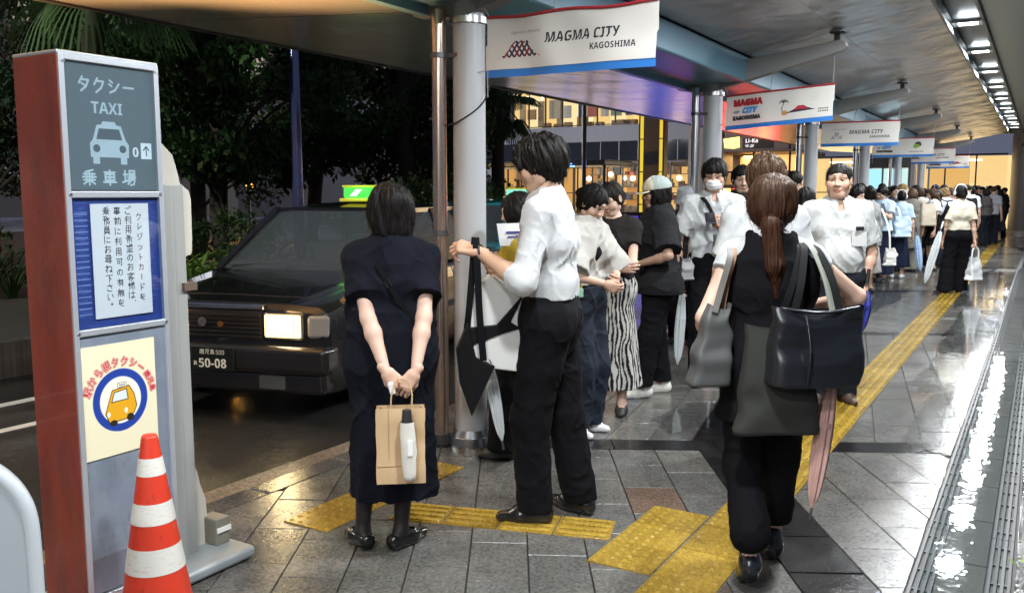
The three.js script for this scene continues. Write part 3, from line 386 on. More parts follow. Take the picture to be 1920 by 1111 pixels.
// bus shelter roofs edged with blue light
for (const [s, q, w, L] of [[24, -11.95, 2.4, 'right of the standing man'], [24.6, -15.4, 2.8, 'between the steel column and the standing man']]) {
  const t = street('bus_shelter', `distant shelter roof edged with blue light strips, ${L}`, 'shelter', s, q, 0); obj('roof', rbx(w, 0.16, 2, 0.03, 0, 2.34, 0), mat([0.05, 0.08, 0.16], 0.3, 0.4), t); for (let k = 0; k < 3; k++) obj('light_strip', bx(w * 0.45, 0.025, 0.03, -w * 0.2 + k * 0.1, 2.38 - k * 0.07, 1.02), glow([0.15, 0.4, 1], 4), t); objs('post', [cyl(0.05, 0.05, 2.3, -w * 0.3, 1.15, 0), cyl(0.05, 0.05, 2.3, w * 0.3, 1.15, 0)], darkMetal, t);
  rect(t, [0.12, 0.25, 1], 12, w, 0.2, V(0, 2.3, 1.05), V(0, 0, 0)).rotation.set(0.6, Math.PI, 0);
}
// lit map cabinet beside the far columns
{ const t = street('map_cabinet', 'glass cabinet lit pale blue and green beside the far columns', 'cabinet', 21.8, -3.05, 0); obj('frame', [bx(0.95, 0.22, 0.5, 0, 2.15, 0), bx(0.95, 0.9, 0.5, 0, 0.45, 0), bx(0.05, 1.2, 0.5, -0.45, 1.45, 0), bx(0.05, 1.2, 0.5, 0.45, 1.45, 0), bx(0.04, 1.2, 0.4, -0.12, 1.45, 0)], darkMetal, t); obj('lit_screen', bx(0.3, 1.1, 0.05, -0.28, 1.47, 0.18), glow([0.4, 0.85, 1], 1.1), t); obj('lit_screen', bx(0.52, 1.1, 0.05, 0.17, 1.47, 0.18), glow([0.65, 0.9, 0.85], 1.0), t); obj('map_print', [bx(0.3, 0.5, 0.01, 0.17, 1.4, 0.212)], mat([0.3, 0.6, 0.25], 0.4), t); rect(t, [0.6, 0.9, 1], 5, 0.85, 1.1, V(0, 1.47, 0.27), V(0, 0, 0)).rotation.set(0, Math.PI, 0); }
// broad dark pillar with hanging plants at the right edge
{ const t = street('round_pillar', 'broad dark round pillar at the right edge beyond the queue', 'pillar', 36.2, -0.1, 0); obj('shaft', cyl(0.95, 0.95, 6, 0, 3, 0, 32), mat([0.018, 0.017, 0.018], 0.45), t); obj('base_ring', cyl(1.0, 1.0, 0.15, 0, 0.075, 0, 32), darkMetal, t); }
// another block far away behind the trees, at the left
{ const t = thing('office_building', 'distant grey office block with a few lit windows seen through the trees', 'building', [-16, 0, -52], 0.1); obj('wall', [bx(46, 1.2, 1, 0, 5.6, 0), bx(46, 14, 0.8, 0, 13.5, -0.6), bx(46, 4.8, 0.8, 0, 2.4, -3)], mat([0.3, 0.29, 0.28], 0.6), t);
  for (let i = 0; i < 22; i++) { const f = obj('window', [bx(0.1, 2.6, 0.15, -20 + i * 1.9, 3.6, -2.4), bx(1.8, 0.1, 0.15, -19.05 + i * 1.9, 4.9, -2.4)], mull, t); obj('pane', bx(1.75, 2.4, 0.04, -19.05 + i * 1.9, 3.6, -2.5), i % 4 === 1 ? glow([1, 0.85, 0.55], 0.5 + (i % 3) * 0.2) : i % 3 === 0 ? glow([0.7, 0.8, 1], 0.3) : paneDark, f); }
  for (let i = 0; i < 16; i++) obj('upper_window', bx(1.2, 1.4, 0.1, -19 + i * 2.5, 8.6 + (i % 3 === 0 ? 3.2 : 0), -0.16), i % 3 === 1 ? paneDark : glow([1, 0.9, 0.7], 0.35), t);
  obj('roof', bx(46.4, 0.4, 6, 0, 20.6, -2), wallDark, t); rect(t, [0.9, 0.92, 1], 1.2, 40, 2, V(0, 4.9, 1), V(0, 0, 0)).rotation.set(0, Math.PI, 0); }
// small lights of the square behind the trees
{ const pts = [[-4.2, 5.2, -30, 'warm white'], [-1.0, 4.7, -34, 'cool white'], [-2.2, 2.3, -36, 'cool white'], [-7.1, 1.7, -24, 'amber'], [-12.6, 2.8, -28, 'red'], [-3.1, 3.9, -33, 'warm white']];
  pts.forEach(([x, y, z, c], i) => { const t = thing('street_lamp', `distant ${c} street lamp glowing through the trees, ${['left of the light pole top', 'high beside the nearest rainwater pipe', 'low beside the nearest rainwater pipe', 'low left of the parked taxi', 'behind the taxi sign edge', 'between light pole and nearest rainwater pipe'][i]}`, 'lamp', [x, 0, z]); obj('lamp_head', new THREE.SphereGeometry(0.11, 12, 8).translate(0, y, 0), glow(c === 'amber' ? [1, 0.45, 0.05] : c === 'red' ? [1, 0.05, 0.05] : c === 'cool white' ? [0.85, 0.92, 1] : [1, 0.85, 0.6], 9), t); obj('post', cyl(0.05, 0.04, y, 0, y / 2, 0.12, 10), darkMetal, t); const l = new THREE.PointLight(new THREE.Color().setRGB(...(c === 'amber' ? [1, 0.5, 0.1] : c === 'red' ? [1, 0.1, 0.1] : [0.95, 0.97, 1])), c === 'red' ? 8 : 60, 0, 2); l.position.set(0, y, 0); l.shadow.radius = 5; t.add(l); }); }
{ const t = thing('light_pole', 'tall slim pole with blue sheen put into its colour, in front of the dark trees', 'pole', [-2.9, ROAD, -12]); obj('pole', cyl(0.075, 0.065, 5.4, 0, 2.7, 0, 20), mat([0.2, 0.22, 0.4], 0.15, 0.9), t); obj('base', cyl(0.14, 0.12, 0.3, 0, 0.15, 0, 16), darkMetal, t); }  // the blue of reflected light is set in the pole colour
{ const t = thing('sign_post', 'thin dark post standing before the lit shop windows', 'post', W(22, -10.9, ROAD)); obj('pole', cyl(0.06, 0.06, 4.2, 0, 2.1, 0, 12), mat([0.05, 0.06, 0.06], 0.4), t); obj('cap', cyl(0.07, 0.07, 0.05, 0, 4.22, 0, 12), darkMetal, t); }

// ---------------------------------------------------------------- planting bed, trees, palms
{ const bed = struct('planting_bed'); const P = (s0, s1, q0, q1, h) => flat(quadQS(s0, s1, q0, q1), ROAD - 0.05, h, 0.01); obj('soil', P(-6, 60, -30, -7.75, 0.16), mat([0.03, 0.025, 0.02], 0.9), bed); for (let s = -2; s < 24; s += 0.8) obj('kerb_stone', P(s + 0.005, s + 0.795, -7.74, -7.58, 0.2), stoneGrey[2], bed); }
const leafMat = (c) => mat(c, 0.75, 0, { side: THREE.DoubleSide, transmission: 0.25, thickness: 0, specularIntensity: 0.35 });
const leafGreens = [[0.05, 0.1, 0.035], [0.07, 0.13, 0.04], [0.045, 0.085, 0.045]].map(leafMat);
function leafGeo(l, w) { const g = new THREE.BufferGeometry(); g.setAttribute('position', new THREE.Float32BufferAttribute([0, 0, 0, w, l * 0.45, 0.1 * l, 0, l, 0, -w, l * 0.45, 0.1 * l], 3)); g.setIndex([0, 1, 2, 0, 2, 3]); g.computeVertexNormals(); return g; }
const bark = mat([0.07, 0.055, 0.045], 0.85, 0, { bumpMap: gB, bumpScale: 0.01 });
function crown(parent, name, clumps, per, leaf, m) { // leaves scattered through clumps
  const im = new THREE.InstancedMesh(leaf, m, clumps.length * per), M = new THREE.Matrix4(), q = new THREE.Quaternion(), c = new THREE.Color(); let n = 0;
  for (const [x, y, z, r] of clumps) { const tone = rr(0.6, 1.35); for (let i = 0; i < per; i++) { const d = V(rr(-1, 1), rr(-1, 1), rr(-1, 1)).normalize().multiplyScalar(r * Math.pow(rnd(), 0.45)); d.y *= 0.7; q.setFromEuler(new THREE.Euler(rr(0, TAU), rr(0, TAU), rr(0, TAU))); const k = rr(0.6, 1.3); M.compose(V(x + d.x, y + d.y, z + d.z), q, V(k, k, k)); im.setMatrixAt(n, M); c.setRGB(tone * rr(0.8, 1.2), tone * rr(0.85, 1.15), tone * rr(0.7, 1.1)); im.setColorAt(n++, c); } }
  im.name = name; im.userData.kind = 'stuff'; im.castShadow = im.receiveShadow = true; parent.add(im); return im;
}
function tree(label, x, z, h, rad, m, nClump, per, trunkR = 0.12, y0 = 0.36) {
  const t = thing('tree', label, 'tree', [x, 0, z]), g = [], cl = [];
  const tr = [[0, 0, 0], [rr(-0.1, 0.1), h * 0.2, rr(-0.1, 0.1)], [rr(-0.2, 0.2), h * 0.5, 0], [rr(-0.2, 0.2), h * 0.85, 0]]; g.push(tube(tr, trunkR, 20, 10));
  for (let i = 0; i < nClump; i++) { const a = rnd() * TAU, f = Math.sqrt(rnd()), yy = lerp(y0, 1, rnd()), rad2 = rad * Math.sin(Math.PI * clamp(0.18 + (yy - y0) / (1 - y0) * 0.75)); const c = [Math.cos(a) * f * rad2, h * yy, Math.sin(a) * f * rad2, rr(0.25, 0.5) * rad * 0.55]; cl.push(c); if (i % 3 === 0) g.push(tube([[0, h * yy * 0.55, 0], [c[0] * 0.4, h * yy * 0.8, c[2] * 0.4], [c[0], c[1], c[2]]], 0.025, 8, 6)); }
  obj('trunk', g, bark, t); crown(t, 'crown', cl, per, leafGeo(0.13, 0.035), m); return t;
}
tree('dark broadleaf tree behind the taxi sign, its crown under the canopy edge', -4.3, -13.2, 5.4, 2.0, leafGreens[0], 69, 325, 0.13, 0.3);
tree('dark tree at the left edge beyond the taxi sign', -8.6, -14.5, 6.4, 2.4, leafGreens[2], 60, 300, 0.16, 0.25);
tree('dense dark tree between the light pole and the nearest rainwater pipe', -1.9, -16.5, 5.6, 2.3, leafGreens[0], 75, 325, 0.15, 0.32);
tree('dark tree just left of the light pole, farther back', -4.1, -18.5, 6.2, 2.2, leafGreens[2], 60, 275, 0.15, 0.35);
tree('dark tree behind the standing woman in black', -1.4, -20.5, 6.0, 1.6, leafGreens[0], 63, 275, 0.15, 0.3);
tree('broad dark tree filling the gap behind the taxi bonnet', -6.2, -17.5, 6.8, 2.6, leafGreens[0], 66, 280, 0.15, 0.2);
tree('far dark tree at the left behind the red sign side', -10.5, -20, 7.5, 3.0, leafGreens[2], 60, 275, 0.2, 0.2);
function shrub(label, x, z, h, r, m, n, per, leaf) { const t = thing('shrub', label, 'shrub', [x, 0, z], 0, undefined), cl = [], g = []; for (let i = 0; i < n; i++) { const a = rnd() * TAU, f = Math.sqrt(rnd()) * r; cl.push([Math.cos(a) * f, h * rr(0.25, 0.9), Math.sin(a) * f * 0.7, rr(0.2, 0.36) * h]); g.push(tube([[0, 0, 0], [cl[i][0] * 0.6, cl[i][1] * 0.6, cl[i][2] * 0.6], cl[i].slice(0, 3)], 0.012, 6, 5)); } obj('stem', g, bark, t); crown(t, 'foliage', cl, per, leaf, m); return t; }
shrub('low clipped dark shrub behind the taxi bonnet', -2.9, -11.6, 1.3, 1.2, leafGreens[1], 22, 220, leafGeo(0.08, 0.022));
shrub('rounded dark shrub behind the taxi roof', -1.1, -13.6, 1.75, 1.0, leafGreens[1], 22, 220, leafGeo(0.09, 0.024));
shrub('dark bush left of the parked taxi', -5.0, -11.4, 1.2, 1.1, leafGreens[0], 18, 200, leafGeo(0.09, 0.024));
shrub('reddish brown shrub beside the taxi windscreen', -2.0, -12.2, 1.2, 0.9, leafMat([0.07, 0.04, 0.025]), 16, 200, leafGeo(0.08, 0.02));
shrub('broad dark bush between taxi and steel column', -0.3, -15.0, 1.6, 1.0, leafGreens[2], 20, 200, leafGeo(0.1, 0.026));
shrub('dark bush at the far left edge', -7.6, -11.2, 1.1, 1.2, leafGreens[0], 18, 200, leafGeo(0.1, 0.026));
function bladePlant(label, x, z, n, L, m, y = 0.02, name = 'strap_leaf_plant', w = 0.016) { const t = thing(name, label, 'plant', [x, y, z]), g = []; for (let i = 0; i < n; i++) { const a = rnd() * TAU, e = rr(0.5, 1.0), l = L * rr(0.7, 1.1), r0 = rr(0, 0.06); const pts = []; for (let k = 0; k <= 5; k++) { const f = k / 5, out = r0 + l * e * (f * 0.55 + f * f * 0.35); pts.push([Math.cos(a) * out, l * (f * 1.05 - e * f * f * 0.75), Math.sin(a) * out]); } g.push(ribbon(pts, w * rr(0.7, 1.2), 0.002, [-Math.sin(a), 0, Math.cos(a)], 7)); } obj('leaf', g, m, t).userData.kind = 'stuff'; return t; }
const lime = leafMat([0.2, 0.36, 0.05]);  // lighter, yellower leaf colour than leafGreens
[[-3.3, -9.75, 'yellow-green strap-leaved plant nearest the taxi bonnet'], [-3.62, -9.95, 'yellow-green strap-leaved plant in the middle of the clump by the sign post'], [-3.9, -9.8, 'yellow-green strap-leaved plant next to the sign post'], [-2.95, -10.1, 'strap-leaved plant half behind the taxi bonnet']].forEach(([x, z, l]) => bladePlant(l, x, z, 80, 0.95, lime, 0.16, 'strap_leaf_plant', 0.026));
[[-6.9, -11.6, 'dark green strap-leaved plant left of the red sign'], [-6.3, -11.0, 'dark green strap-leaved plant beside the red sign']].forEach(([x, z, l]) => bladePlant(l, x, z, 60, 0.95, leafGreens[1], 0.16));
function palm(label, x, z, h, n, L, m) { const t = thing('palm_tree', label, 'palm tree', [x, 0, z]), g = []; obj('trunk', [cyl(0.16, 0.13, h, 0, h / 2, 0, 14)], bark, t);
  for (let i = 0; i < n; i++) { const a = i / n * TAU * 2.4, e = lerp(1.1, -0.9, i / n), f = [], dx = Math.cos(a), dz = Math.sin(a); const stem = (u) => [dx * L * u * Math.cos(e) * (1 - 0.15 * u), h + L * (u * Math.sin(e) - u * u * 0.35), dz * L * u * Math.cos(e)]; f.push(tube([stem(0), stem(0.3), stem(0.6)], 0.014, 6, 5)); for (let k = 0; k < 22; k++) { const b = (k / 21 - 0.5) * 2.5, p = stem(0.58), l = L * 0.5 * (1 - 0.25 * Math.abs(b)); const up = V(0, 1, 0), fw = V(dx * Math.cos(e), Math.sin(e) - 0.4, dz * Math.cos(e)).normalize(), sd = V(-dz, 0, dx), d = fw.clone().multiplyScalar(Math.cos(b)).addScaledVector(sd, Math.sin(b)); const q0 = V(...p), q1 = q0.clone().addScaledVector(d, l * 0.6), q2 = q0.clone().addScaledVector(d, l); q2.y -= l * 0.28; f.push(ribbon([q0, q1, q2], 0.03, 0.002, sd.clone().cross(d).lengthSq() > 0.01 ? d.clone().cross(up) : sd, 4)); } obj('frond', f, m, t); } return t; }
palm('fan palm in front of the lit upper windows beside the steel column', -0.3, -19, 3.45, 20, 1.0, leafGreens[0]);
palm('tall fan palm with drooping fronds at the top left corner', -5.2, -11.2, 4.6, 22, 1.6, leafGreens[1]);
// plants at the right
{ const t = W(36, -0.3, 3.4); const p = thing('hanging_plants', 'green plants hanging over the top of the round pillar', 'plant', t), cl = []; for (let i = 0; i < 20; i++) cl.push([rr(-0.9, 0.9), rr(-0.9, 0.8), rr(0.4, 1.2), 0.3]); crown(p, 'foliage', cl, 160, leafGeo(0.12, 0.035), leafGreens[1]); obj('planter', [bx(2, 0.3, 0.5, 0, 0.6, 0.6)], darkMetal, p); }
{ const [x, z] = qs(3.78, 0.04), p = thing('weed_plant', 'small light green leafy sprig at the bottom right corner', 'plant', [x + 0.03, 0, z]), g = [], st = []; for (let i = 0; i < 16; i++) { const a = rnd() * TAU, r = rr(0.02, 0.085), h = rr(0.03, 0.09); const lf = leafGeo(0.035, 0.013); lf.rotateX(rr(0.6, 1.5)); lf.rotateY(a); lf.translate(Math.cos(a) * r, h, Math.sin(a) * r); g.push(lf); st.push(tube([[0, 0, 0], [Math.cos(a) * r * 0.5, h * 0.7, Math.sin(a) * r * 0.5], [Math.cos(a) * r, h, Math.sin(a) * r]], 0.0015, 5, 4)); } obj('leaf', g, leafMat([0.2, 0.34, 0.06]), p); obj('stem', st, leafMat([0.12, 0.2, 0.05]), p); }

{ const t = thing('street_lamp', 'added street lamp on a post out of view at the left, lighting the trees', 'lamp', [-9.5, ROAD, -6.5]); obj('post', cyl(0.06, 0.045, 5.2, 0, 2.6, 0, 12), darkMetal, t); obj('lamp_head', new THREE.SphereGeometry(0.2, 16, 12).translate(0, 5.3, 0), glow([0.95, 1, 0.9], 12), t); const l = new THREE.PointLight(new THREE.Color().setRGB(0.95, 1, 0.88), 130, 0, 2); l.position.set(0, 5.3, 0); l.shadow.radius = 8; t.add(l); }  // unseen lamp added to brighten the trees

// ---------------------------------------------------------------- taxi stand sign, cut-out board, cone, guard board
{
  const t = street('taxi_stand_sign', 'tall taxi stand sign pillar with red side, glass panel and aluminium frame', 'sign', 1.8975, -2.84, 0);
  const alu = mat([0.6, 0.64, 0.7], 0.35, 0.6), X = 0.12, side = mat([1, 1, 1], 0.45, 0.1, { map: canvasTex(256, 1024, (g, w, h) => { g.fillStyle = '#8c4536'; g.fillRect(0, 0, w, h); for (let i = 0; i < 900; i++) { g.fillStyle = rnd() < 0.5 ? '#98352a' : rnd() < 0.6 ? '#8a5040' : '#402420'; g.globalAlpha = rr(0.03, 0.1); g.beginPath(); g.ellipse(rnd() * w, rnd() * h, rr(12, 60), rr(12, 90), 0, 0, TAU); g.fill(); } for (let i = 0; i < 420; i++) { g.fillStyle = '#2c1714'; g.globalAlpha = rr(0.2, 0.6); g.beginPath(); g.arc(rnd() * w, rnd() * h, rr(0.6, 2.4), 0, TAU); g.fill(); } g.globalAlpha = 1; }), clearcoat: 0.25 }), P = (w, h, y, x, m, z = 0) => place(new THREE.PlaneGeometry(w, h), x, y, z, 0, Math.PI / 2, 0);
  obj('body', [rbx(0.226, 1.9, 0.345, 0.01, -0.005, 0.96, 0)], mat([0.08, 0.09, 0.1], 0.5), t);
  obj('side_cladding', [rbx(0.245, 1.915, 0.012, 0.004, 0, 0.965, 0.182), rbx(0.012, 1.915, 0.36, 0.004, -0.124, 0.965, 0)], side, t);
  const fr = []; for (const z of [-0.176, 0.176]) fr.push(rbx(0.02, 1.925, 0.019, 0.003, X, 0.9625, z)); for (const [y, h] of [[1.914, 0.02], [1.474, 0.022], [1.014, 0.022], [0.07, 0.05]]) fr.push(rbx(0.02, h, 0.334, 0.003, X, y, 0)); fr.push(rbx(0.25, 0.012, 0.375, 0.004, 0, 1.928, 0)); obj('frame', fr, alu, t);
  const wear = (g, w, h, n, c) => { for (let i = 0; i < n; i++) { g.fillStyle = c; g.globalAlpha = rr(0.03, 0.12); g.fillRect(rnd() * w, rnd() * h, rr(1, 5), rr(1, 26)); } g.globalAlpha = 1; };
  const topT = canvasTex(512, 640, (g, w, h) => {
    g.fillStyle = '#59666c'; g.fillRect(0, 0, w, h); wear(g, w, h, 160, '#2c3a42');
    g.strokeStyle = g.fillStyle = '#bccbd3'; 'タクシー'.split('').forEach((c, i) => glyph(g, c, 76 + i * 84, 62, 76, 11));
    g.font = 'bold 82px sans-serif'; g.fillText('TAXI', 144, 246);
    g.beginPath(); g.moveTo(205, 285); g.lineTo(275, 285); g.lineTo(284, 302); g.lineTo(310, 305); g.lineTo(335, 380); g.lineTo(352, 400); g.lineTo(350, 470); g.lineTo(338, 470); g.lineTo(338, 505); g.lineTo(300, 505); g.lineTo(300, 470); g.lineTo(180, 470); g.lineTo(180, 505); g.lineTo(142, 505); g.lineTo(142, 470); g.lineTo(130, 470); g.lineTo(128, 400); g.lineTo(145, 380); g.lineTo(170, 305); g.lineTo(196, 302); g.closePath(); g.fill();
    g.fillStyle = '#4b585e'; g.beginPath(); g.moveTo(182, 322); g.lineTo(298, 322); g.lineTo(315, 378); g.lineTo(165, 378); g.fill(); for (const x of [165, 315]) { g.beginPath(); g.arc(x, 425, 20, 0, TAU); g.fill(); }
    g.fillStyle = '#e8f2f4'; g.font = 'bold 70px sans-serif'; g.fillText('0', 372, 462); g.fillRect(424, 386, 66, 86); g.strokeStyle = '#27333a'; g.lineWidth = 6; g.beginPath(); g.moveTo(457, 455); g.lineTo(457, 405); g.moveTo(440, 425); g.lineTo(457, 404); g.lineTo(474, 425); g.stroke();
    g.strokeStyle = '#c3d2d8'; '乗車場'.split('').forEach((c, i) => glyph(g, c, 74 + i * 116, 532, 82, 10));
  });
  obj('sign_panel', P(0.333, 0.412, 1.695, X - 0.004), mat([1, 1, 1], 0.5, 0, { map: topT, emissive: new THREE.Color(0.05, 0.06, 0.065) }), t);
  obj('glass_pane', [bx(0.004, 0.412, 0.333, X + 0.004, 1.695, 0)], glass([0.86, 0.9, 0.92], 0.03), t);
  const blueT = canvasTex(256, 352, (g, w, h) => { g.fillStyle = '#27418c'; g.fillRect(0, 0, w, h); for (let i = 0; i < 90; i++) { g.fillStyle = `rgba(140,165,225,${rr(0.1, 0.4)})`; g.fillRect(rr(4, 30), rr(10, 320), rr(8, 40), 2); g.fillRect(rr(205, 225), rr(10, 320), rr(8, 30), 2); } g.fillStyle = 'rgba(150,170,215,0.7)'; for (let i = 0; i < 18; i++) g.fillRect(10, 40 + i * 16, 36, 4); });
  const poster = obj('blue_poster', P(0.333, 0.435, 1.244, X - 0.006), mat([1, 1, 1], 0.55, 0, { map: blueT }), t);
  const paperT = canvasTex(512, 880, (g, w, h) => { g.fillStyle = '#e9eef0'; g.fillRect(0, 0, w, h); g.strokeStyle = '#17191d'; const cols = [['クレジットカードを', 76, 395, 56], ['ご利用希望のお客様は、', 22, 292, 64], ['事前に利用可の有無を', 22, 196, 62], ['乗務員にお尋ね下さい。', 22, 100, 64]]; for (const [s, y, x, k] of cols) s.split('').forEach((c, i) => { const yy = y + i * (s.length > 10 ? 74 : 80); if (c === 'ー') { g.save(); g.translate(x + k / 2, yy + k / 2); g.rotate(Math.PI / 2); glyph(g, c, -k / 2, -k / 2, k, 7); g.restore(); } else if (c === '、' || c === '。') glyph(g, c, x + k * 0.45, yy - k * 0.55, k * 0.9, 6); else glyph(g, c, x, yy, k, 6); }); });
  obj('notice_paper', [place(new THREE.BoxGeometry(0.222, 0.388, 0.002), X, 1.249, -0.012 + 0.0, 0, Math.PI / 2, 0)], mat([0.95, 0.95, 0.95], 0.6, 0, { map: paperT }), poster);
  obj('glass_pane', [bx(0.004, 0.435, 0.333, X + 0.006, 1.244, 0)], glass([0.9, 0.92, 0.94], 0.03), t);
  obj('lower_panel', [P(0.333, 0.9, 0.55, X - 0.001)], mat([1, 1, 1], 0.42, 0.3, { map: canvasTex(256, 700, (g, w, h) => { g.fillStyle = '#8a95a4'; g.fillRect(0, 0, w, h); for (let i = 0; i < 260; i++) { g.fillStyle = rnd() < 0.5 ? '#6a7480' : '#9aa4b0'; g.globalAlpha = rr(0.03, 0.12); g.beginPath(); g.ellipse(rnd() * w, rnd() * h, rr(4, 40), rr(10, 60), 0, 0, TAU); g.fill(); } g.fillStyle = '#3a3f44'; for (let i = 0; i < 60; i++) { g.globalAlpha = rr(0.1, 0.35); g.fillRect(rnd() * w, h * (0.5 + rnd() * 0.5), rr(1, 3), rr(4, 30)); } for (let i = 0; i < 14; i++) { g.globalAlpha = 0.03; g.fillRect(0, h * 0.86, w, h * 0.14 * i / 14); } g.globalAlpha = 1; }) }), t);
  const sc = []; for (const z of [-0.17, 0.17]) for (const y of [1.474, 1.014, 1.9]) sc.push(place(new THREE.CylinderGeometry(0.005, 0.005, 0.004, 10), X + 0.011, y, z, 0, 0, Math.PI / 2)); objs('screw', sc, steel, t);
  const boardT = canvasTex(512, 640, (g, w, h) => {
    g.fillStyle = '#ece5c4'; g.fillRect(0, 0, w, h); const cx = 268, cy = 330;
    g.strokeStyle = '#1d3f9c'; g.lineWidth = 44; g.beginPath(); g.arc(cx, cy, 158, 0, TAU); g.stroke(); g.lineWidth = 3; g.strokeStyle = '#7f93c8'; g.beginPath(); g.arc(cx, cy, 136, 0, TAU); g.stroke(); g.beginPath(); g.arc(cx, cy, 180, 0, TAU); g.stroke();
    g.fillStyle = '#f2efdf'; g.beginPath(); g.arc(cx, cy, 134, 0, TAU); g.fill();
    const put = (s, a0, da, col, r, k) => s.split('').forEach((c, i) => { const a = a0 + i * da; g.save(); g.translate(cx + Math.cos(a) * r, cy + Math.sin(a) * r); g.rotate(a + Math.PI / 2); for (const [cc, lw] of [[col, 16], ['#f6f0dc', 11], [col, 6]]) { g.strokeStyle = cc; glyph(g, c, -k / 2, -k / 2, k, lw); } g.restore(); });
    put('駅から観タクシー', -2.78, 0.275, '#c0202c', 222, 50); put('鹿児島', -0.56, 0.2, '#c0202c', 222, 36);
    // a plain yellow cab in the ring
    g.fillStyle = '#e6a81c'; g.strokeStyle = '#2a2418'; g.lineWidth = 5; g.beginPath(); g.moveTo(165, 395); g.lineTo(190, 330); g.lineTo(215, 268); g.lineTo(325, 255); g.lineTo(358, 310); g.lineTo(372, 380); g.lineTo(352, 420); g.lineTo(300, 446); g.lineTo(190, 452); g.closePath(); g.fill(); g.stroke(); g.fillStyle = '#dfe9f2'; g.beginPath(); g.moveTo(208, 336); g.lineTo(228, 282); g.lineTo(308, 272); g.lineTo(316, 332); g.closePath(); g.fill(); g.stroke(); g.fillStyle = '#f4f2e4'; g.strokeRect(252, 232, 56, 24); g.fillRect(252, 232, 56, 24); g.fillStyle = '#2a2418'; g.font = 'bold 20px sans-serif'; g.fillText('TAXI', 257, 252); g.beginPath(); g.ellipse(215, 456, 24, 18, 0, 0, TAU); g.ellipse(326, 440, 24, 22, 0, 0, TAU); g.fill(); g.fillStyle = '#f6eeda'; g.beginPath(); g.ellipse(186, 402, 11, 16, 0, 0, TAU); g.ellipse(300, 396, 12, 17, 0, 0, TAU); g.fill();
  });
  obj('mounted_board', [place(new THREE.BoxGeometry(0.302, 0.39, 0.004), X + 0.002, 0.77, 0.032, 0, Math.PI / 2, 0)], mat([0.95, 0.95, 0.95], 0.5, 0, { map: boardT }), t);
}
{
  const t = street('cutout_board', 'weathered cream cut-out board on a grey post behind the taxi stand sign', 'board', 2.2, -2.86, 0), cream = mat([0.56, 0.54, 0.48], 0.6);
  const sh = new THREE.Shape(); const pts = [[-0.2, 1.655], [0.0, 1.661], [0.042, 1.623], [0.062, 1.56], [0.072, 1.513], [0.112, 1.485], [0.12, 1.45], [0.118, 1.3], [0.113, 1.243], [0.072, 1.231], [0.07, 1.12], [0.05, 1.1], [0.045, 0.48], [0.06, 0.44], [0.095, 0.36], [0.105, 0.31], [0.13, 0.24], [0.136, 0.15], [0.128, 0.06], [0.1, 0.04], [0.06, 0.03], [-0.2, 0.03]]; sh.moveTo(...pts[0]); pts.slice(1).forEach((p) => sh.lineTo(...p));
  const g = new THREE.ExtrudeGeometry(sh, { depth: 0.016, bevelEnabled: true, bevelSize: 0.003, bevelThickness: 0.003, bevelSegments: 2 }); place(g, 0, 0, 0, 0, Math.PI / 2, 0); g.translate(-0.02, 0, 0); obj('cutout_panel', g, cream, t);
  objs('post', [rbx(0.05, 1.46, 0.062, 0.004, 0.045, 0.78, 0.05), rbx(0.02, 1.46, 0.07, 0.004, 0.03, 0.78, -0.02)], mat([0.36, 0.37, 0.36], 0.5, 0.2), t);
  objs('bracket', [bx(0.05, 0.03, 0.06, 0.03, 1.12, -0.06)], mat([0.12, 0.08, 0.06], 0.7), t);
  obj('base_plate', [rbx(0.34, 0.05, 0.72, 0.02, 0.02, 0.03, 0.14)], mat([0.34, 0.38, 0.4], 0.45, 0.3), t);
  obj('weight_block', [rbx(0.1, 0.11, 0.07, 0.006, 0.02, 0.11, -0.155)], mat([0.2, 0.19, 0.15], 0.7), t); obj('reflector', bx(0.006, 0.02, 0.068, 0.075, 0.12, -0.155), mat([0.85, 0.85, 0.82], 0.4), t);
}
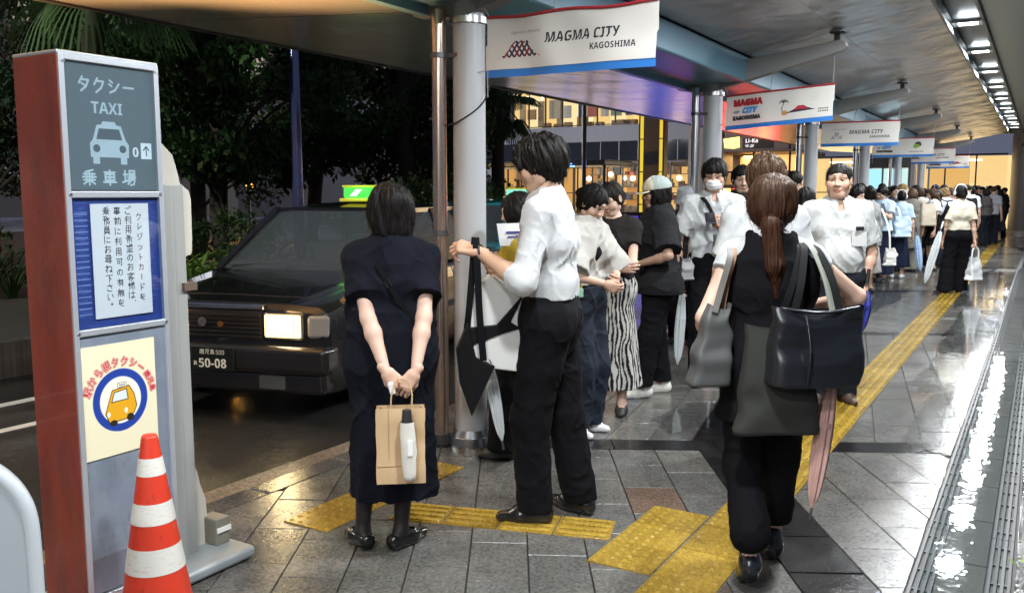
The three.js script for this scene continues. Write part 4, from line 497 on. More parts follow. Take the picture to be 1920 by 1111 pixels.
{
  const t = thing('traffic_cone', 'red traffic cone with three white bands in front of the taxi stand sign', 'cone', [-1.185, 0, -2.8], 0.3), r = (h) => lerp(0.132, 0.024, h / 0.7), red = mat([1, 1, 1], 0.42, 0, { clearcoat: 0.25, map: canvasTex(512, 256, (g, w, h) => { g.fillStyle = '#cf3a24'; g.fillRect(0, 0, w, h); for (let i = 0; i < 260; i++) { g.fillStyle = rnd() < 0.6 ? '#7d2416' : '#d9684a'; g.globalAlpha = rr(0.05, 0.28); g.fillRect(rnd() * w, rnd() * h, rr(1, 22), rr(0.5, 5)); } g.fillStyle = '#3a1a14'; for (let i = 0; i < 60; i++) { g.globalAlpha = rr(0.1, 0.4); g.fillRect(rnd() * w, rnd() * h, rr(1, 6), rr(1, 3)); } g.globalAlpha = 1; }) }), seg = (a, b, o = 0, cap) => { const p = []; const n = 6; for (let i = 0; i <= n; i++) { const h = lerp(a, b, i / n); p.push(new THREE.Vector2(r(h) + o, h)); } if (cap) p.push(new THREE.Vector2(r(b) * 0.85, b + 0.008), new THREE.Vector2(0.006, b + 0.011), new THREE.Vector2(0.0001, b + 0.011)); return new THREE.LatheGeometry(p, 40); };
  obj('body', [seg(0.02, 0.688, 0, true)], red, t); for (const [a, b] of [[0.567, 0.624], [0.41, 0.478], [0.25, 0.333]]) obj('white_band', seg(a, b, 0.0014), mat([1, 1, 1], 0.5, 0, { map: canvasTex(512, 64, (g, w, h) => { g.fillStyle = '#d6d4cd'; g.fillRect(0, 0, w, h); for (let i = 0; i < 200; i++) { g.fillStyle = rnd() < 0.7 ? '#8d8a82' : '#b3572f'; g.globalAlpha = rr(0.05, 0.3); g.fillRect(rnd() * w, rnd() * h, rr(1, 26), rr(0.5, 2.5)); } g.globalAlpha = 1; }) }), t); obj('base', [rbx(0.36, 0.03, 0.36, 0.012, 0, 0.016, 0)], red, t);
}
{
  const t = thing('guard_board', 'white rounded board with a thick rim at the bottom left corner', 'board', [-1.345, -0.02, -1.98], 0.35), sh = new THREE.Shape(); sh.moveTo(-0.2, 0.05); sh.lineTo(-0.2, 0.7); sh.absarc(0, 0.7, 0.2, Math.PI, 0, true); sh.lineTo(0.2, 0.05); sh.closePath();
  const g = new THREE.ExtrudeGeometry(sh, { depth: 0.03, bevelEnabled: true, bevelSize: 0.012, bevelThickness: 0.012, bevelSegments: 3, curveSegments: 28 }); obj('plate', g, mat([0.3, 0.34, 0.37], 0.35), t);
  const rim = [[-0.2, 0.05, 0.03]]; for (let i = 0; i <= 16; i++) { const a = Math.PI - i / 16 * Math.PI; rim.push([Math.cos(a) * 0.2, 0.7 + Math.sin(a) * 0.2, 0.03]); } rim.push([0.2, 0.05, 0.03]); obj('rim', [tube(rim, 0.018, 60, 10)], mat([0.42, 0.46, 0.49], 0.3), t); obj('foot', [rbx(0.46, 0.05, 0.3, 0.015, 0, 0.025, 0.015)], darkMetal, t);
}

// ---------------------------------------------------------------- cars
function car(name, label, cat, x, z, yaw, o) {
  const t = thing(name, label, cat, [x, ROAD, z], yaw), paint = mat(o.paint, 0.25, 0.15, { clearcoat: 1, clearcoatRoughness: 0.04 }), both = (f) => [f(1), f(-1)];
  const st = [[2.335, 0.79, 0.3, 0.79], [2.3, 0.83, 0.22, 0.825], [2.1, 0.845, 0.19, 0.852], [1.7, 0.848, 0.17, 0.9], [1.2, 0.848, 0.17, 0.965], [0.6, 0.848, 0.17, 0.955], [-0.6, 0.848, 0.17, 0.96], [-1.5, 0.846, 0.17, 0.985], [-2.1, 0.84, 0.2, 0.975], [-2.3, 0.82, 0.24, 0.95], [-2.345, 0.78, 0.3, 0.9]];
  const sec = ([zz, w, b, tp]) => { const h = [[0, b], [w * 0.9, b], [w * 0.985, b + 0.09], [w, b + 0.2], [w * 1.003, 0.56], [w * 0.995, tp - 0.19], [w * 0.985, tp - 0.12], [w * 0.965, tp - 0.05], [w * 0.9, tp - 0.012], [w * 0.6, tp + 0.008], [0, tp + 0.014]]; return h.concat(h.slice(1, -1).reverse().map(([a, c]) => [-a, c])).map(([a, c]) => [a, c, zz]); };
  { const P = [], I = [], S = st.map(sec), n = S[0].length; S.forEach((s) => s.forEach((p) => P.push(...p))); for (let j = 0; j < S.length - 1; j++) for (let i = 0; i < n; i++) { const a = j * n + i, b = j * n + (i + 1) % n; I.push(a, b, a + n, b, b + n, a + n); } for (const j of [0, S.length - 1]) { const c = P.length / 3; P.push(0, 0.55, st[j][0]); for (let i = 0; i < n; i++) I.push(c, j * n + i, j * n + (i + 1) % n); }
    const g = new THREE.BufferGeometry(); g.setAttribute('position', new THREE.Float32BufferAttribute(P, 3)); g.setIndex(I); obj('body', toCreasedNormals(g, 0.6), paint, t); }
  // roof and pillars
  const roof = grid(12, 14, (u, v) => { const zz = lerp(0.48, -1.0, v), w = lerp(0.585, 0.6, Math.sin(v * Math.PI)), a = (u - 0.5) * 2; return [a * w, 1.425 + 0.08 * Math.pow(1 - a ** 4, 0.6) * Math.pow(Math.sin(Math.PI * clamp(v * 0.86 + 0.07)), 0.5), zz]; });
  const rfo = obj('roof', roof, paint, t);
  const pil = []; for (const s of [1, -1]) pil.push(bar([s * 0.735, 0.95, 1.2], [s * 0.585, 1.44, 0.46], 0.05, 0.06), bar([s * 0.785, 0.95, -0.28], [s * 0.6, 1.44, -0.28], 0.04, 0.08), bar([s * 0.74, 0.97, -1.62], [s * 0.585, 1.44, -0.96], 0.06, 0.16), bar([s * 0.592, 1.432, 0.48], [s * 0.592, 1.432, -1.0], 0.04, 0.04)); pil.push(bar([0.58, 1.437, 0.48], [-0.58, 1.437, 0.48], 0.04, 0.05), bar([0.58, 1.437, -0.98], [-0.58, 1.437, -0.98], 0.04, 0.05)); objs('pillar', pil, paint, t);
  const gl = mat([0.5, 0.58, 0.64], 0.02, 0, { transmission: 0.86, thickness: 0, side: THREE.DoubleSide }), quad = (a, b, c, d, bow) => grid(10, 4, (u, v) => [lerp(lerp(a[0], b[0], u), lerp(d[0], c[0], u), v), lerp(lerp(a[1], b[1], u), lerp(d[1], c[1], u), v), lerp(lerp(a[2], b[2], u), lerp(d[2], c[2], u), v) + bow * Math.sin(Math.PI * u)]);
  obj('windscreen', quad([-0.71, 0.965, 1.19], [0.71, 0.965, 1.19], [0.56, 1.43, 0.48], [-0.56, 1.43, 0.48], 0.07), gl, t); obj('rear_window', quad([-0.7, 0.98, -1.6], [0.7, 0.98, -1.6], [0.56, 1.43, -0.98], [-0.56, 1.43, -0.98], -0.05), gl, t);
  for (const s of [1, -1]) { obj('side_window', quad([s * 0.775, 0.965, 1.12], [s * 0.785, 0.965, -0.26], [s * 0.602, 1.42, -0.26], [s * 0.59, 1.42, 0.5], 0), gl, t); obj('side_window', quad([s * 0.785, 0.965, -0.32], [s * 0.77, 0.98, -1.5], [s * 0.595, 1.42, -0.93], [s * 0.602, 1.42, -0.32], 0), gl, t); }
  const inn = mat([0.05, 0.048, 0.045], 0.7), lace = mat([0.2, 0.2, 0.2], 0.7); obj('dashboard', [rbx(1.4, 0.18, 0.4, 0.05, 0, 0.93, 0.95)], inn, t); for (const s of [0.36, -0.36]) { const seat = obj('seat', [rbx(0.5, 0.55, 0.14, 0.05, s, 0.85, -0.1, -0.15), rbx(0.5, 0.14, 0.5, 0.05, s, 0.62, 0.15)], inn, t); obj('headrest', [rbx(0.27, 0.16, 0.09, 0.03, s, 1.2, -0.15)], lace, seat); } obj('rear_bench', [rbx(1.3, 0.6, 0.16, 0.06, 0, 0.85, -1.1, -0.25)], inn, t); obj('steering_wheel', [place(new THREE.TorusGeometry(0.18, 0.014, 8, 28), -0.36, 1.0, 0.62, -0.5)], dark, t);
  objs('panel_gap', [tube([[0.66, 0.868, 2.22], [0.7, 0.915, 1.7], [0.715, 0.972, 1.22]], 0.004, 12, 5), tube([[-0.66, 0.868, 2.22], [-0.7, 0.915, 1.7], [-0.715, 0.972, 1.22]], 0.004, 12, 5), tube([[-0.66, 0.868, 2.22], [0, 0.882, 2.25], [0.66, 0.868, 2.22]], 0.004, 12, 5), tube([[0.852, 0.3, 1.05], [0.855, 0.6, 1.08], [0.83, 0.93, 1.1]], 0.004, 12, 5), tube([[0.852, 0.3, -0.28], [0.855, 0.6, -0.28], [0.83, 0.93, -0.28]], 0.004, 12, 5)], dark, t); objs('wiper', [bar([-0.1, 0.985, 1.22], [0.5, 1.02, 1.13], 0.012), bar([-0.62, 0.985, 1.19], [-0.05, 1.02, 1.15], 0.012)], dark, t);
  // wheels
  for (const s of [1, -1]) for (const zz of [1.39, -1.39]) { const w = obj('wheel', [place(new THREE.CylinderGeometry(0.36, 0.36, 0.02, 28), s * 0.843, 0.34, zz, 0, 0, Math.PI / 2)], dark, t); obj('tyre', [place(new THREE.TorusGeometry(0.245, 0.075, 12, 36), s * 0.8, 0.315, zz, 0, Math.PI / 2)], rubber, w); obj('rim', [place(new THREE.CylinderGeometry(0.19, 0.2, 0.05, 28), s * 0.84, 0.315, zz, 0, 0, Math.PI / 2), place(new THREE.CylinderGeometry(0.05, 0.06, 0.03, 16), s * 0.87, 0.315, zz, 0, 0, Math.PI / 2)], mat([0.4, 0.4, 0.42], 0.3, 0.8), w); }
  objs('front_bumper', [rbx(1.7, 0.2, 0.22, 0.05, 0, 0.46, 2.32), rbx(1.62, 0.16, 0.16, 0.04, 0, 0.3, 2.3)], paint, t); obj('rear_bumper', [rbx(1.7, 0.2, 0.2, 0.05, 0, 0.46, -2.34)], paint, t);
  // face: grille with slats, chrome strip, lamps, plate
  const gri = obj('grille', [bx(0.68, 0.2, 0.02, 0, 0.685, 2.345)], dark, t); for (let i = 0; i < 6; i++) obj('slat', rbx(0.67, 0.012, 0.024, 0.004, 0, 0.605 + i * 0.029, 2.362), mat([0.03, 0.027, 0.025], 0.3, 0.5), gri); obj('emblem', [place(new THREE.CylinderGeometry(0.032, 0.032, 0.014, 24), -0.115, 0.7, 2.375, Math.PI / 2)], mat([0.3, 0.3, 0.31], 0.25, 0.8), gri); obj('badge', [place(new THREE.CylinderGeometry(0.022, 0.022, 0.014, 20), 0.03, 0.69, 2.375, Math.PI / 2)], mat([0.4, 0.18, 0.06], 0.25, 0.8), gri);
  obj('chrome_strip', [rbx(0.72, 0.04, 0.05, 0.012, 0, 0.812, 2.345)], mat([0.55, 0.58, 0.66], 0.16, 1), t);
  for (const s of [1, -1]) {
    const hl = obj('headlight', [rbx(0.3, 0.185, 0.05, 0.014, s * 0.5, 0.685, 2.34)], chrome, t); obj('lens', [rbx(0.272, 0.158, 0.03, 0.014, s * 0.5, 0.688, 2.362)], o.heads ? glow([1, 0.66, 0.26], 3.6) : mat([0.5, 0.5, 0.5], 0.1), hl);
    if (o.heads) obj('bulb', [rbx(0.15, 0.09, 0.02, 0.009, s * 0.49, 0.69, 2.372)], glow([1, 0.78, 0.4], 70), hl); const rb = []; for (let i = 1; i < 6; i++) rb.push(bx(0.003, 0.156, 0.004, s * 0.5 - 0.136 + i * 0.0453, 0.688, 2.3785)); objs('lens_rib', rb, mat([0.4, 0.38, 0.34], 0.2), hl);
    obj('corner_lamp', [rbx(0.15, 0.16, 0.12, 0.03, s * 0.735, 0.686, 2.29, 0, s * 0.35)], mat([0.28, 0.28, 0.27], 0.08, 0, { clearcoat: 1 }), t);
    obj('tail_lamp', [rbx(0.34, 0.16, 0.05, 0.015, s * 0.62, 0.77, -2.335)], o.tail ? glow([1, 0.02, 0.03], o.tail) : mat([0.25, 0.01, 0.01], 0.15), t);
    obj('fog_lamp', [rbx(0.2, 0.1, 0.03, 0.02, s * 0.42, 0.3, 2.385)], mat([0.1, 0.11, 0.11], 0.15, 0.3), t);
    obj('mirror', [rbx(0.16, 0.1, 0.07, 0.03, s * 0.78, 1.03, 1.72), bar([s * 0.76, 0.88, 1.72], [s * 0.775, 1.0, 1.72], 0.02)], chrome, t);
    objs('door_handle', [rbx(0.02, 0.025, 0.14, 0.008, s * 0.855, 0.8, 0.05), rbx(0.02, 0.025, 0.14, 0.008, s * 0.855, 0.8, -0.85)], chrome, t); objs('side_moulding', [rbx(0.02, 0.05, 2.6, 0.008, s * 0.855, 0.56, 0)], rubber, t);
    if (o.heads) { const sp = new THREE.SpotLight(new THREE.Color().setRGB(1, 0.72, 0.36), o.heads, 0, 0.5, 0.8, 2); sp.position.set(s * 0.5, 0.69, 2.42); sp.target.position.set(s * 0.55, -0.15, 7); sp.shadow.radius = 3; t.add(sp, sp.target); const sp2 = new THREE.PointLight(new THREE.Color().setRGB(1, 0.66, 0.3), 0.12, 0, 2); sp2.position.set(s * 0.5, 0.74, 2.46); sp2.shadow.radius = 3; t.add(sp2); const sp3 = new THREE.SpotLight(new THREE.Color().setRGB(1, 0.52, 0.2), 120, 0, 0.8, 1, 2); sp3.position.set(s * 0.5, 0.74, 2.46); sp3.target.position.set(s * 0.8, 2.9, 4.6); sp3.shadow.radius = 3; t.add(sp3, sp3.target); }
  }
  const pl = obj('number_plate', [rbx(0.33, 0.165, 0.012, 0.004, 0, 0.455, 2.44)], mat([0.015, 0.02, 0.018], 0.4), t);
  if (o.plate) obj('plate_print', place(new THREE.PlaneGeometry(0.325, 0.16), 0, 0.455, 2.4475), mat([1, 1, 1], 0.4, 0, { map: canvasTex(512, 252, (g, w, h) => { g.fillStyle = '#101613'; g.fillRect(0, 0, w, h); g.strokeStyle = g.fillStyle = '#e6e9e2'; '鹿児島'.split('').forEach((c, i) => glyph(g, c, 105 + i * 62, 18, 54, 6)); g.font = '66px sans-serif'; g.fillText('500', 298, 74); glyph(g, 'あ', 18, 150, 54, 7); g.font = 'bold 138px sans-serif'; g.fillText('50-08', 82, 222); }), emissive: new THREE.Color(0.0, 0.0, 0.0) }), pl);
  if (o.lamp) { const L = obj('roof_lamp', [rbx(0.4, 0.03, 0.2, 0.01, o.lamp[3], 1.525, 0.2), rbx(0.37, 0.02, 0.14, 0.008, o.lamp[3], 1.648, 0.2)], mat([0.7, 0.6, 0.1], 0.3, 0, { emissive: new THREE.Color(0.3, 0.26, 0.01) }), t); obj('lit_lens', [rbx(0.36, 0.1, 0.12, 0.02, o.lamp[3], 1.59, 0.2)], glow(o.lamp.slice(0, 3), 0.9), L); obj('lamp_mark', [place(extr([[-0.06, -0.03], [0, -0.03], [0.06, 0.03], [0.0, 0.03]], 0.004), o.lamp[3] - 0.05, 1.59, 0.261)], glow([0.8, 1, 0.8], 2.5), L); const pt = new THREE.PointLight(new THREE.Color().setRGB(...o.lamp.slice(0, 3)), 0.06, 0, 2); pt.position.set(o.lamp[3], 1.62, 0.34); t.add(pt); }
  return t;
}
car('taxi', 'black taxi sedan with its headlight lit and a green roof lamp at the kerb', 'taxi', -1.44, -8.33, -0.258, { paint: [0.014, 0.0135, 0.015], heads: 5, plate: 1, lamp: [0.1, 1, 0.12, 0.14] });
car('taxi', 'teal taxi waiting in front of the black one, seen past the steel column', 'taxi', ...(() => { const p = W(10.9, -6.55); return [p.x, p.z]; })(), Math.PI - 0.5, { paint: [0.02, 0.3, 0.36], tail: 5, lamp: [0.3, 1, 0.75, 0] });
car('parked_car', 'dark car with glowing red tail lights behind the queue', 'car', ...(() => { const p = W(18.4, -5.4); return [p.x, p.z]; })(), Math.PI - SA, { paint: [0.015, 0.015, 0.02], tail: 9 });

// ---------------------------------------------------------------- people: distance fields meshed into one skin per body or garment
class Field {
  constructor() { this.p = []; this.disp = null; this.clips = []; }
  cap(a, b, ra, rb = ra, k = 0.03, clip) { const d = [b[0] - a[0], b[1] - a[1], b[2] - a[2]], l = d[0] * d[0] + d[1] * d[1] + d[2] * d[2]; this.p.push({ t: 0, a, d, il: l > 1e-9 ? 1 / l : 0, ra, dr: rb - ra, k, clip, lo: [0, 1, 2].map((i) => Math.min(a[i] - ra, b[i] - rb)), hi: [0, 1, 2].map((i) => Math.max(a[i] + ra, b[i] + rb)) }); return this; }
  chain(pts, rs, k = 0.03) { for (let i = 0; i < pts.length - 1; i++) this.cap(pts[i], pts[i + 1], rs[i], rs[i + 1], k); return this; }
  ell(c, r, k = 0.02, sub = 0, clip) { this.p.push({ t: 1, c, i: r.map((v) => 1 / v), k, sub, clip, lo: sub ? c : c.map((v, j) => v - r[j]), hi: sub ? c : c.map((v, j) => v + r[j]) }); return this; }
  cut(a, b, ra, rb, k = 0.01) { this.cap(a, b, ra, rb, k); const q = this.p[this.p.length - 1]; q.sub = 1; q.lo = q.hi = a; return this; }
  skirt(c0, c1, r0, r1, n = 0, amp = 0, ph = 0, k = 0.03) { this.p.push({ t: 2, c0, c1, r0, r1, n, amp, ph, k, lo: [c1[0] - r1[0] * 1.3, c1[1], c1[2] - r1[1] * 1.3], hi: [c1[0] + r1[0] * 1.3, c0[1], c1[2] + r1[1] * 1.3] }); return this; }
  clipBy(n, d) { this.clips.push([...n, d]); return this; }
  one(q, x, y, z) {
    let v;
    if (q.t === 0) { const px = x - q.a[0], py = y - q.a[1], pz = z - q.a[2]; let h = (px * q.d[0] + py * q.d[1] + pz * q.d[2]) * q.il; h = h < 0 ? 0 : h > 1 ? 1 : h; const ex = px - q.d[0] * h, ey = py - q.d[1] * h, ez = pz - q.d[2] * h; v = Math.sqrt(ex * ex + ey * ey + ez * ez) - q.ra - q.dr * h; }
    else if (q.t === 1) { const ex = (x - q.c[0]) * q.i[0], ey = (y - q.c[1]) * q.i[1], ez = (z - q.c[2]) * q.i[2], k0 = Math.sqrt(ex * ex + ey * ey + ez * ez), gx = ex * q.i[0], gy = ey * q.i[1], gz = ez * q.i[2]; v = k0 * (k0 - 1) / (Math.sqrt(gx * gx + gy * gy + gz * gz) + 1e-9); }
    else { let t = (y - q.c0[1]) / (q.c1[1] - q.c0[1]); const u = t < 0 ? 0 : t > 1 ? 1 : t; const rx = q.r0[0] + (q.r1[0] - q.r0[0]) * u, rz = q.r0[1] + (q.r1[1] - q.r0[1]) * u, ex = (x - q.c0[0] - (q.c1[0] - q.c0[0]) * u) / rx, ez = (z - q.c0[2] - (q.c1[2] - q.c0[2]) * u) / rz, r = Math.sqrt(ex * ex + ez * ez), a = q.n ? Math.atan2(ex, ez) : 0; v = (r - 1 - (q.n ? q.amp * u * (Math.sin(a * q.n + q.ph) + 0.5 * Math.sin(a * q.n * 1.7 + 2 + q.ph)) : 0)) * Math.min(rx, rz) * 0.9; v = Math.max(v, y - q.c0[1], q.c1[1] - y); }
    if (q.clip) v = Math.max(v, q.clip[0] * x + q.clip[1] * y + q.clip[2] * z - q.clip[3]);
    return v;
  }
  at(x, y, z, list = this.p) {
    let d = 10; for (let i = 0; i < list.length; i++) { const q = list[i], v = this.one(q, x, y, z); if (q.sub) { const h = Math.max(q.k - Math.abs(d + v), 0) / q.k; d = Math.max(d, -v) + h * h * q.k * 0.25; } else { const h = Math.max(q.k - Math.abs(d - v), 0) / q.k; d = Math.min(d, v) - h * h * q.k * 0.25; } }
    if (this.disp && d < 0.04 && d > -0.04) d -= this.disp(x, y, z);
    for (const c of this.clips) d = Math.max(d, c[0] * x + c[1] * y + c[2] * z - c[3]);
    return d;
  }
  mesh(h, color) {
    const lo = [9, 9, 9], hi = [-9, -9, -9]; for (const q of this.p) if (!q.sub) for (let i = 0; i < 3; i++) { lo[i] = Math.min(lo[i], q.lo[i]); hi[i] = Math.max(hi[i], q.hi[i]); }
    const pad = h * 2 + 0.02, B = 4, n = []; for (let i = 0; i < 3; i++) { lo[i] -= pad; n[i] = Math.ceil((hi[i] + pad - lo[i]) / h / B) * B + 1; }
    const [nx, ny, nz] = n, val = new Float32Array(nx * ny * nz).fill(NaN), id = (i, j, k) => (k * ny + j) * nx + i, rad = B * h * 0.87, act = [];
    for (let k = 0; k < nz - 1; k += B) for (let j = 0; j < ny - 1; j += B) for (let i = 0; i < nx - 1; i += B) {
      const cx = lo[0] + (i + B / 2) * h, cy = lo[1] + (j + B / 2) * h, cz = lo[2] + (k + B / 2) * h; const ds = this.p.map((q) => this.one(q, cx, cy, cz)); let m = 10; this.p.forEach((q, t) => { if (!q.sub) m = Math.min(m, ds[t]); });
      if (m > rad * 1.3 + 0.05 || m < -rad * 1.6 - 0.1) continue;
      const list = this.p.filter((q, t) => q.sub ? ds[t] < rad * 1.5 + 0.03 : ds[t] < Math.max(m, 0) + rad * 2.2 + 0.06);
      if (Math.abs(this.at(cx, cy, cz, list)) > rad * 1.5 + 0.03) continue; act.push([i, j, k]);
      for (let c = 0; c <= B; c++) for (let b = 0; b <= B; b++) for (let a = 0; a <= B; a++) { const t = id(i + a, j + b, k + c); if (val[t] !== val[t]) val[t] = this.at(lo[0] + (i + a) * h, lo[1] + (j + b) * h, lo[2] + (k + c) * h, list); }
    }
    const vi = new Int32Array(nx * ny * nz).fill(-1), P = [], I = [], cell = [];
    const E = [[0, 1], [2, 3], [4, 5], [6, 7], [0, 2], [1, 3], [4, 6], [5, 7], [0, 4], [1, 5], [2, 6], [3, 7]], v = new Array(8);
    for (const [bi, bj, bk] of act) for (let c = 0; c < B; c++) for (let b = 0; b < B; b++) for (let a = 0; a < B; a++) {
      const i = bi + a, j = bj + b, k = bk + c; let neg = 0; for (let t = 0; t < 8; t++) { v[t] = val[id(i + (t & 1), j + ((t >> 1) & 1), k + (t >> 2))]; if (v[t] < 0) neg++; }
      if (!neg || neg === 8) continue; let sx = 0, sy = 0, sz = 0, m = 0;
      for (const [e, f] of E) { const p = v[e], q = v[f]; if ((p < 0) === (q < 0)) continue; const t = p / (p - q); sx += (e & 1) + ((f & 1) - (e & 1)) * t; sy += ((e >> 1) & 1) + (((f >> 1) & 1) - ((e >> 1) & 1)) * t; sz += (e >> 2) + ((f >> 2) - (e >> 2)) * t; m++; }
      vi[id(i, j, k)] = P.length / 3; P.push(lo[0] + (i + sx / m) * h, lo[1] + (j + sy / m) * h, lo[2] + (k + sz / m) * h); cell.push([i, j, k]);
    }
    const quad = (a, b, c, d, flip) => { if (a < 0 || b < 0 || c < 0 || d < 0) return; flip ? I.push(a, c, b, a, d, c) : I.push(a, b, c, a, c, d); };
    for (const [i, j, k] of cell) { const s = val[id(i, j, k)] < 0; if (j && k && (val[id(i + 1, j, k)] < 0) !== s) quad(vi[id(i, j - 1, k - 1)], vi[id(i, j, k - 1)], vi[id(i, j, k)], vi[id(i, j - 1, k)], !s); if (i && k && (val[id(i, j + 1, k)] < 0) !== s) quad(vi[id(i - 1, j, k - 1)], vi[id(i - 1, j, k)], vi[id(i, j, k)], vi[id(i, j, k - 1)], !s); if (i && j && (val[id(i, j, k + 1)] < 0) !== s) quad(vi[id(i - 1, j - 1, k)], vi[id(i, j - 1, k)], vi[id(i, j, k)], vi[id(i - 1, j, k)], !s); }
    const nv = P.length / 3, N = new Float32Array(P.length), C = new Float32Array(P.length), U = new Float32Array(nv * 2), e = h * 0.5;
    for (let t = 0; t < nv; t++) { const x = P[t * 3], y = P[t * 3 + 1], z = P[t * 3 + 2]; let a = this.at(x + e, y, z) - this.at(x - e, y, z), b = this.at(x, y + e, z) - this.at(x, y - e, z), c = this.at(x, y, z + e) - this.at(x, y, z - e); const l = Math.hypot(a, b, c) || 1; a /= l; b /= l; c /= l; N[t * 3] = a; N[t * 3 + 1] = b; N[t * 3 + 2] = c; const col = color ? color(x, y, z, a, b, c) : [1, 1, 1]; C[t * 3] = col[0]; C[t * 3 + 1] = col[1]; C[t * 3 + 2] = col[2]; U[t * 2] = Math.abs(a) > Math.abs(c) ? z : x; U[t * 2 + 1] = y; }
    const g = new THREE.BufferGeometry(); g.setAttribute('position', new THREE.Float32BufferAttribute(P, 3)); g.setAttribute('normal', new THREE.BufferAttribute(N, 3)); g.setAttribute('color', new THREE.BufferAttribute(C, 3)); g.setAttribute('uv', new THREE.BufferAttribute(U, 2)); g.setIndex(I); return g;
  }
}
const vadd = (a, b, k = 1) => [a[0] + b[0] * k, a[1] + b[1] * k, a[2] + b[2] * k], vmix = (a, b, t) => [lerp(a[0], b[0], t), lerp(a[1], b[1], t), lerp(a[2], b[2], t)], vsub = (a, b) => vadd(a, b, -1), vlen = (a) => Math.hypot(...a), vnorm = (a) => { const l = vlen(a) || 1; return a.map((v) => v / l); };
// hands: wrist at the origin, fingers along +y, palm towards +z, thumb on +x (right hand)
const handCache = {};
function handGeo(pose, h) {
  const key = pose + h; if (handCache[key]) return handCache[key];
  const cu = { relax: [0.35, 0.5, 0.35, 0.25], grip: [1.15, 1.45, 0.8, 0.9], hold: [0.75, 1.0, 0.6, 0.6], flat: [0.08, 0.12, 0.1, 0], point: [0.9, 1.2, 0.7, 0.5] }[pose], f = new Field();
  const mcp = [[0.028, 0.09, 0], [0.009, 0.094, 0], [-0.011, 0.09, 0], [-0.029, 0.082, 0]], len = [[0.041, 0.025, 0.02], [0.046, 0.029, 0.021], [0.042, 0.027, 0.02], [0.032, 0.02, 0.018]];
  f.cap([0, -0.02, 0], [0, 0.02, 0], 0.025, 0.024, 0.02); mcp.forEach((m, i) => f.cap([m[0] * 0.55, 0.02, -0.001], m, 0.015, 0.0115, 0.014));
  mcp.forEach((m, i) => { let p = m, a = 0; const idx = pose === 'point' && i === 0; for (let j = 0; j < 3; j++) { a += (idx ? [0.2, 0.25, 0.2][j] : cu[j]) * (1 + 0.08 * i); const q = [p[0] + m[0] * 0.12 * len[i][j] / 0.03 * (pose === 'grip' ? 0 : 1), p[1] + Math.cos(a) * len[i][j], p[2] + Math.sin(a) * len[i][j]]; f.cap(p, q, [0.0092, 0.0082, 0.0073][j], [0.0082, 0.0073, 0.006][j], 0.004); p = q; } });
  const t = cu[3], t0 = [0.02, 0.022, 0.006], t1 = [0.042 - t * 0.008, 0.052, 0.014 + t * 0.012], t2 = [0.05 - t * 0.022, 0.082, 0.022 + t * 0.022], t3 = [0.05 - t * 0.04, 0.104 - t * 0.006, 0.026 + t * 0.026]; f.cap(t0, t1, 0.016, 0.0125, 0.012).cap(t1, t2, 0.0115, 0.0095, 0.006).cap(t2, t3, 0.0095, 0.0068, 0.004);
  return handCache[key] = f.mesh(h, (x, y, z, a, b, c) => { const kn = 1 - 0.12 * sst(0.012, 0.0, Math.abs(y - 0.09)); return [1.0, 0.95 * kn, 0.92 * kn]; });
}
